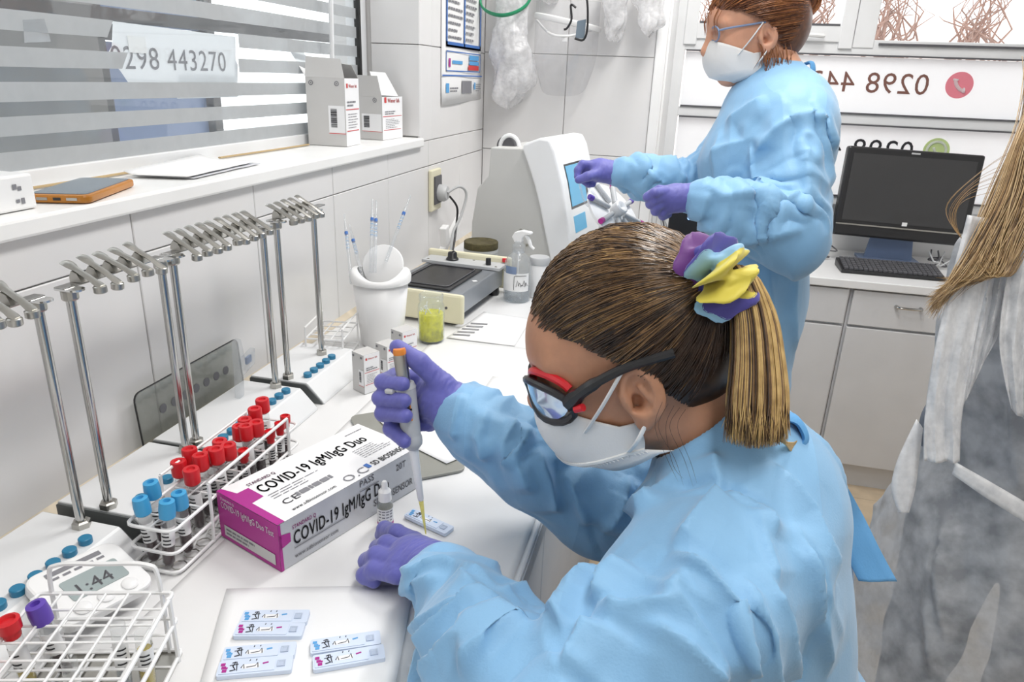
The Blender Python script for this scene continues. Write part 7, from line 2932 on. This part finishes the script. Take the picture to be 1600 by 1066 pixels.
f = Field((O3.x - 0.55, O3.y - 0.50, 0.10), (O3.x + 0.5, O3.y + 0.50, 1.50), 0.0065)
f.cone(zc3(1.35), zc3(1.10), 0.115, 0.125, 0.05, ((0.65, -0.75, 0), 1.45))
f.cone(zc3(1.10), zc3(0.98), 0.125, 0.128, 0.05, ((0.65, -0.75, 0), 1.4))
f.cone(zc3(0.96), zc3(0.25), 0.128, 0.265, 0.04, ((0.65, -0.75, 0), 1.25))
f.cone(zc3(1.34), sh3, 0.075, 0.070, 0.05)
f.cone(sh3, at(1580, 560, 1.10), 0.070, 0.060, 0.04)
V, Q = f.mesh()
V = relax(V, Q, 3)
N = vnormals(V, Q)
D = 0.004 * vnoise(V, 6, 51.0, 2) + crumple(V, 61, 0.012, [6, 8, 10, 13], 0.02, [(1, 0.3, 0.15), (0.8, -0.4, 0.3), (0.7, 0.5, -0.4)])
V = V + N * D[:, None]
spec3 = [([(1530, 345), (1500, 430), (1470, 540)], 0.010, 0.012), ([(1560, 350), (1530, 450), (1510, 560)], 0.010, 0.014), ([(1590, 380), (1560, 470), (1545, 560)], 0.010, 0.012),
         ([(1515, 560), (1500, 640), (1497, 710)], 0.009, 0.012), ([(1500, 735), (1550, 760), (1600, 790)], 0.010, 0.016), ([(1460, 850), (1450, 950), (1455, 1060)], 0.010, 0.012),
         ([(1480, 800), (1470, 900), (1480, 1000)], 0.010, 0.012), ([(1580, 600), (1585, 680), (1600, 760)], 0.010, 0.012)]
V = creases(V, Q, px_lines(V, Q, spec3), 1.2, 1.6, (-0.012, 0.03))
V = creases(V, Q, crinkles(V, Q, 26, 17, (0.10, 0.35), 0.010, 0.009, ((O3.x - 0.5, O3.y - 0.45, 0.6), (O3.x + 0.1, O3.y + 0.2, 1.45)), (0.2, 0.1, -1)), 1.0, 1.0)
V = relax(V, Q, 1, 0.2)
sd_object('gown', V, Q, 'paper_gown', P3, O3)


def drape(left, right, t, name, folds, amp, seed):
    """hanging cloth panel between two edges, with real pleats"""
    L_, R_ = bez([at(x, y, t) for x, y in left], 8), bez([at(x, y, t + 0.01) for x, y in right], 8)
    nrm_ = (CAM - L_[0]).normalized()
    nc = 28
    m_ = MB()
    vs = []
    for i, (a, c) in enumerate(zip(L_, R_)):
        v = i / (len(L_) - 1)
        for k in range(nc):
            u = k / (nc - 1)
            w = tri(np.array([u * folds + 0.25 * math.sin(3 * v + seed)]))[0] - 0.5
            vs.append(a.lerp(c, u) + nrm_ * (amp * w * (1 - 0.35 * v) + 0.006 * fbm((u * 2, v * 3, seed), 2, seed)) - O3)
    fs = [(i * nc + k, i * nc + k + 1, (i + 1) * nc + k + 1, (i + 1) * nc + k) for i in range(len(L_) - 1) for k in range(nc - 1)]
    m_.add(vs, fs)
    return m_.build(name, 'paper_panel', P3, smooth=True, solid=0.0012, sharp=50)


drape([(1512, 336), (1488, 430), (1462, 540), (1446, 640), (1443, 722)], [(1562, 345), (1542, 440), (1518, 560), (1503, 650), (1499, 722)], 0.965, 'sleeve_panel', 2.0, 0.016, 1.0)
drape([(1548, 342), (1536, 440), (1520, 540), (1502, 640)], [(1606, 352), (1582, 440), (1560, 520), (1540, 560)], 0.985, 'shoulder_panel', 2.6, 0.020, 2.0)
drape([(1590, 346), (1572, 440), (1562, 540), (1580, 640)], [(1690, 356), (1670, 450), (1650, 560), (1630, 680)], 0.975, 'back_panel', 3.0, 0.022, 3.0)
ribbon([at(1492, 722, 0.98), at(1545, 752, 0.97), at(1610, 790, 0.97)], [at(1488, 742, 0.98), at(1540, 778, 0.97), at(1610, 822, 0.97)], 'waist_tie', 'paper_panel', P3, O3, 0.002)
ribbon([at(1432, 655, 0.99), at(1402, 720, .99), at(1393, 765, .99), at(1404, 800, .99)], [at(1442, 670, 0.99), at(1436, 720, .99), at(1430, 765, .99), at(1420, 802, .99)], 'hanging_tie', 'paper_panel', P3, O3, 0.002)
rr = random.Random(9)
groups = {'hair_gold': [], 'hair_blond': [], 'hair_mid': []}
for i in range(1700):
    a, b_ = rr.gauss(0, 1), rr.gauss(0, 1)
    u = rr.random()
    ex, ey = 1455 + 100 * u ** 1.5 + rr.gauss(0, 5), 486 - 90 * u + rr.gauss(0, 8)
    pts = [H3.p(-0.06, 0.03, 0.06) + Vector((0.02 * a, 0.02 * b_, 0.01 * a)), at(1612 + 9 * a + 20 * u, 190, 1.02 + 0.015 * b_), at(1572 + 12 * a + 40 * u, 300, 0.985 + 0.012 * b_), at(1530 + 9 * a + 60 * u, 375, 0.970 + 0.010 * b_), at(1490 + 4 * a + 80 * u, 432, 0.962 + 0.008 * b_), at(ex, ey, 0.955 + 0.006 * b_)]
    x = rr.random() * 0.6 + 0.4 * (0.5 + 0.5 * math.sin(a * 3))
    groups['hair_blond' if x > 0.5 else ('hair_gold' if x > 0.22 else 'hair_mid')].append(bez(pts, 4))
fl_ = []
for i in range(9):
    a = rr.random()
    fl_.append(bez([at(1590 + 15 * a, 230 + 60 * a, 0.99), at(1540 - 30 * a, 262 + 50 * a, 0.98), at(1480 + 14 * a, 318 + 30 * a, 0.98), at(1492 + 24 * a, 360 + 30 * a, 0.97), at(1520 + 20 * a, 385, 0.97)], 6))
strands('flyaway_hair', fl_, 0.0003, 'hair_gold', P3, O3, 3)
for key, ps in groups.items():
    strands('long_hair', ps, 0.0007, key, P3, O3, 3)
S3 = Scalp(H3)
S3.cap('hair', 'hair_gold', P3, O3)
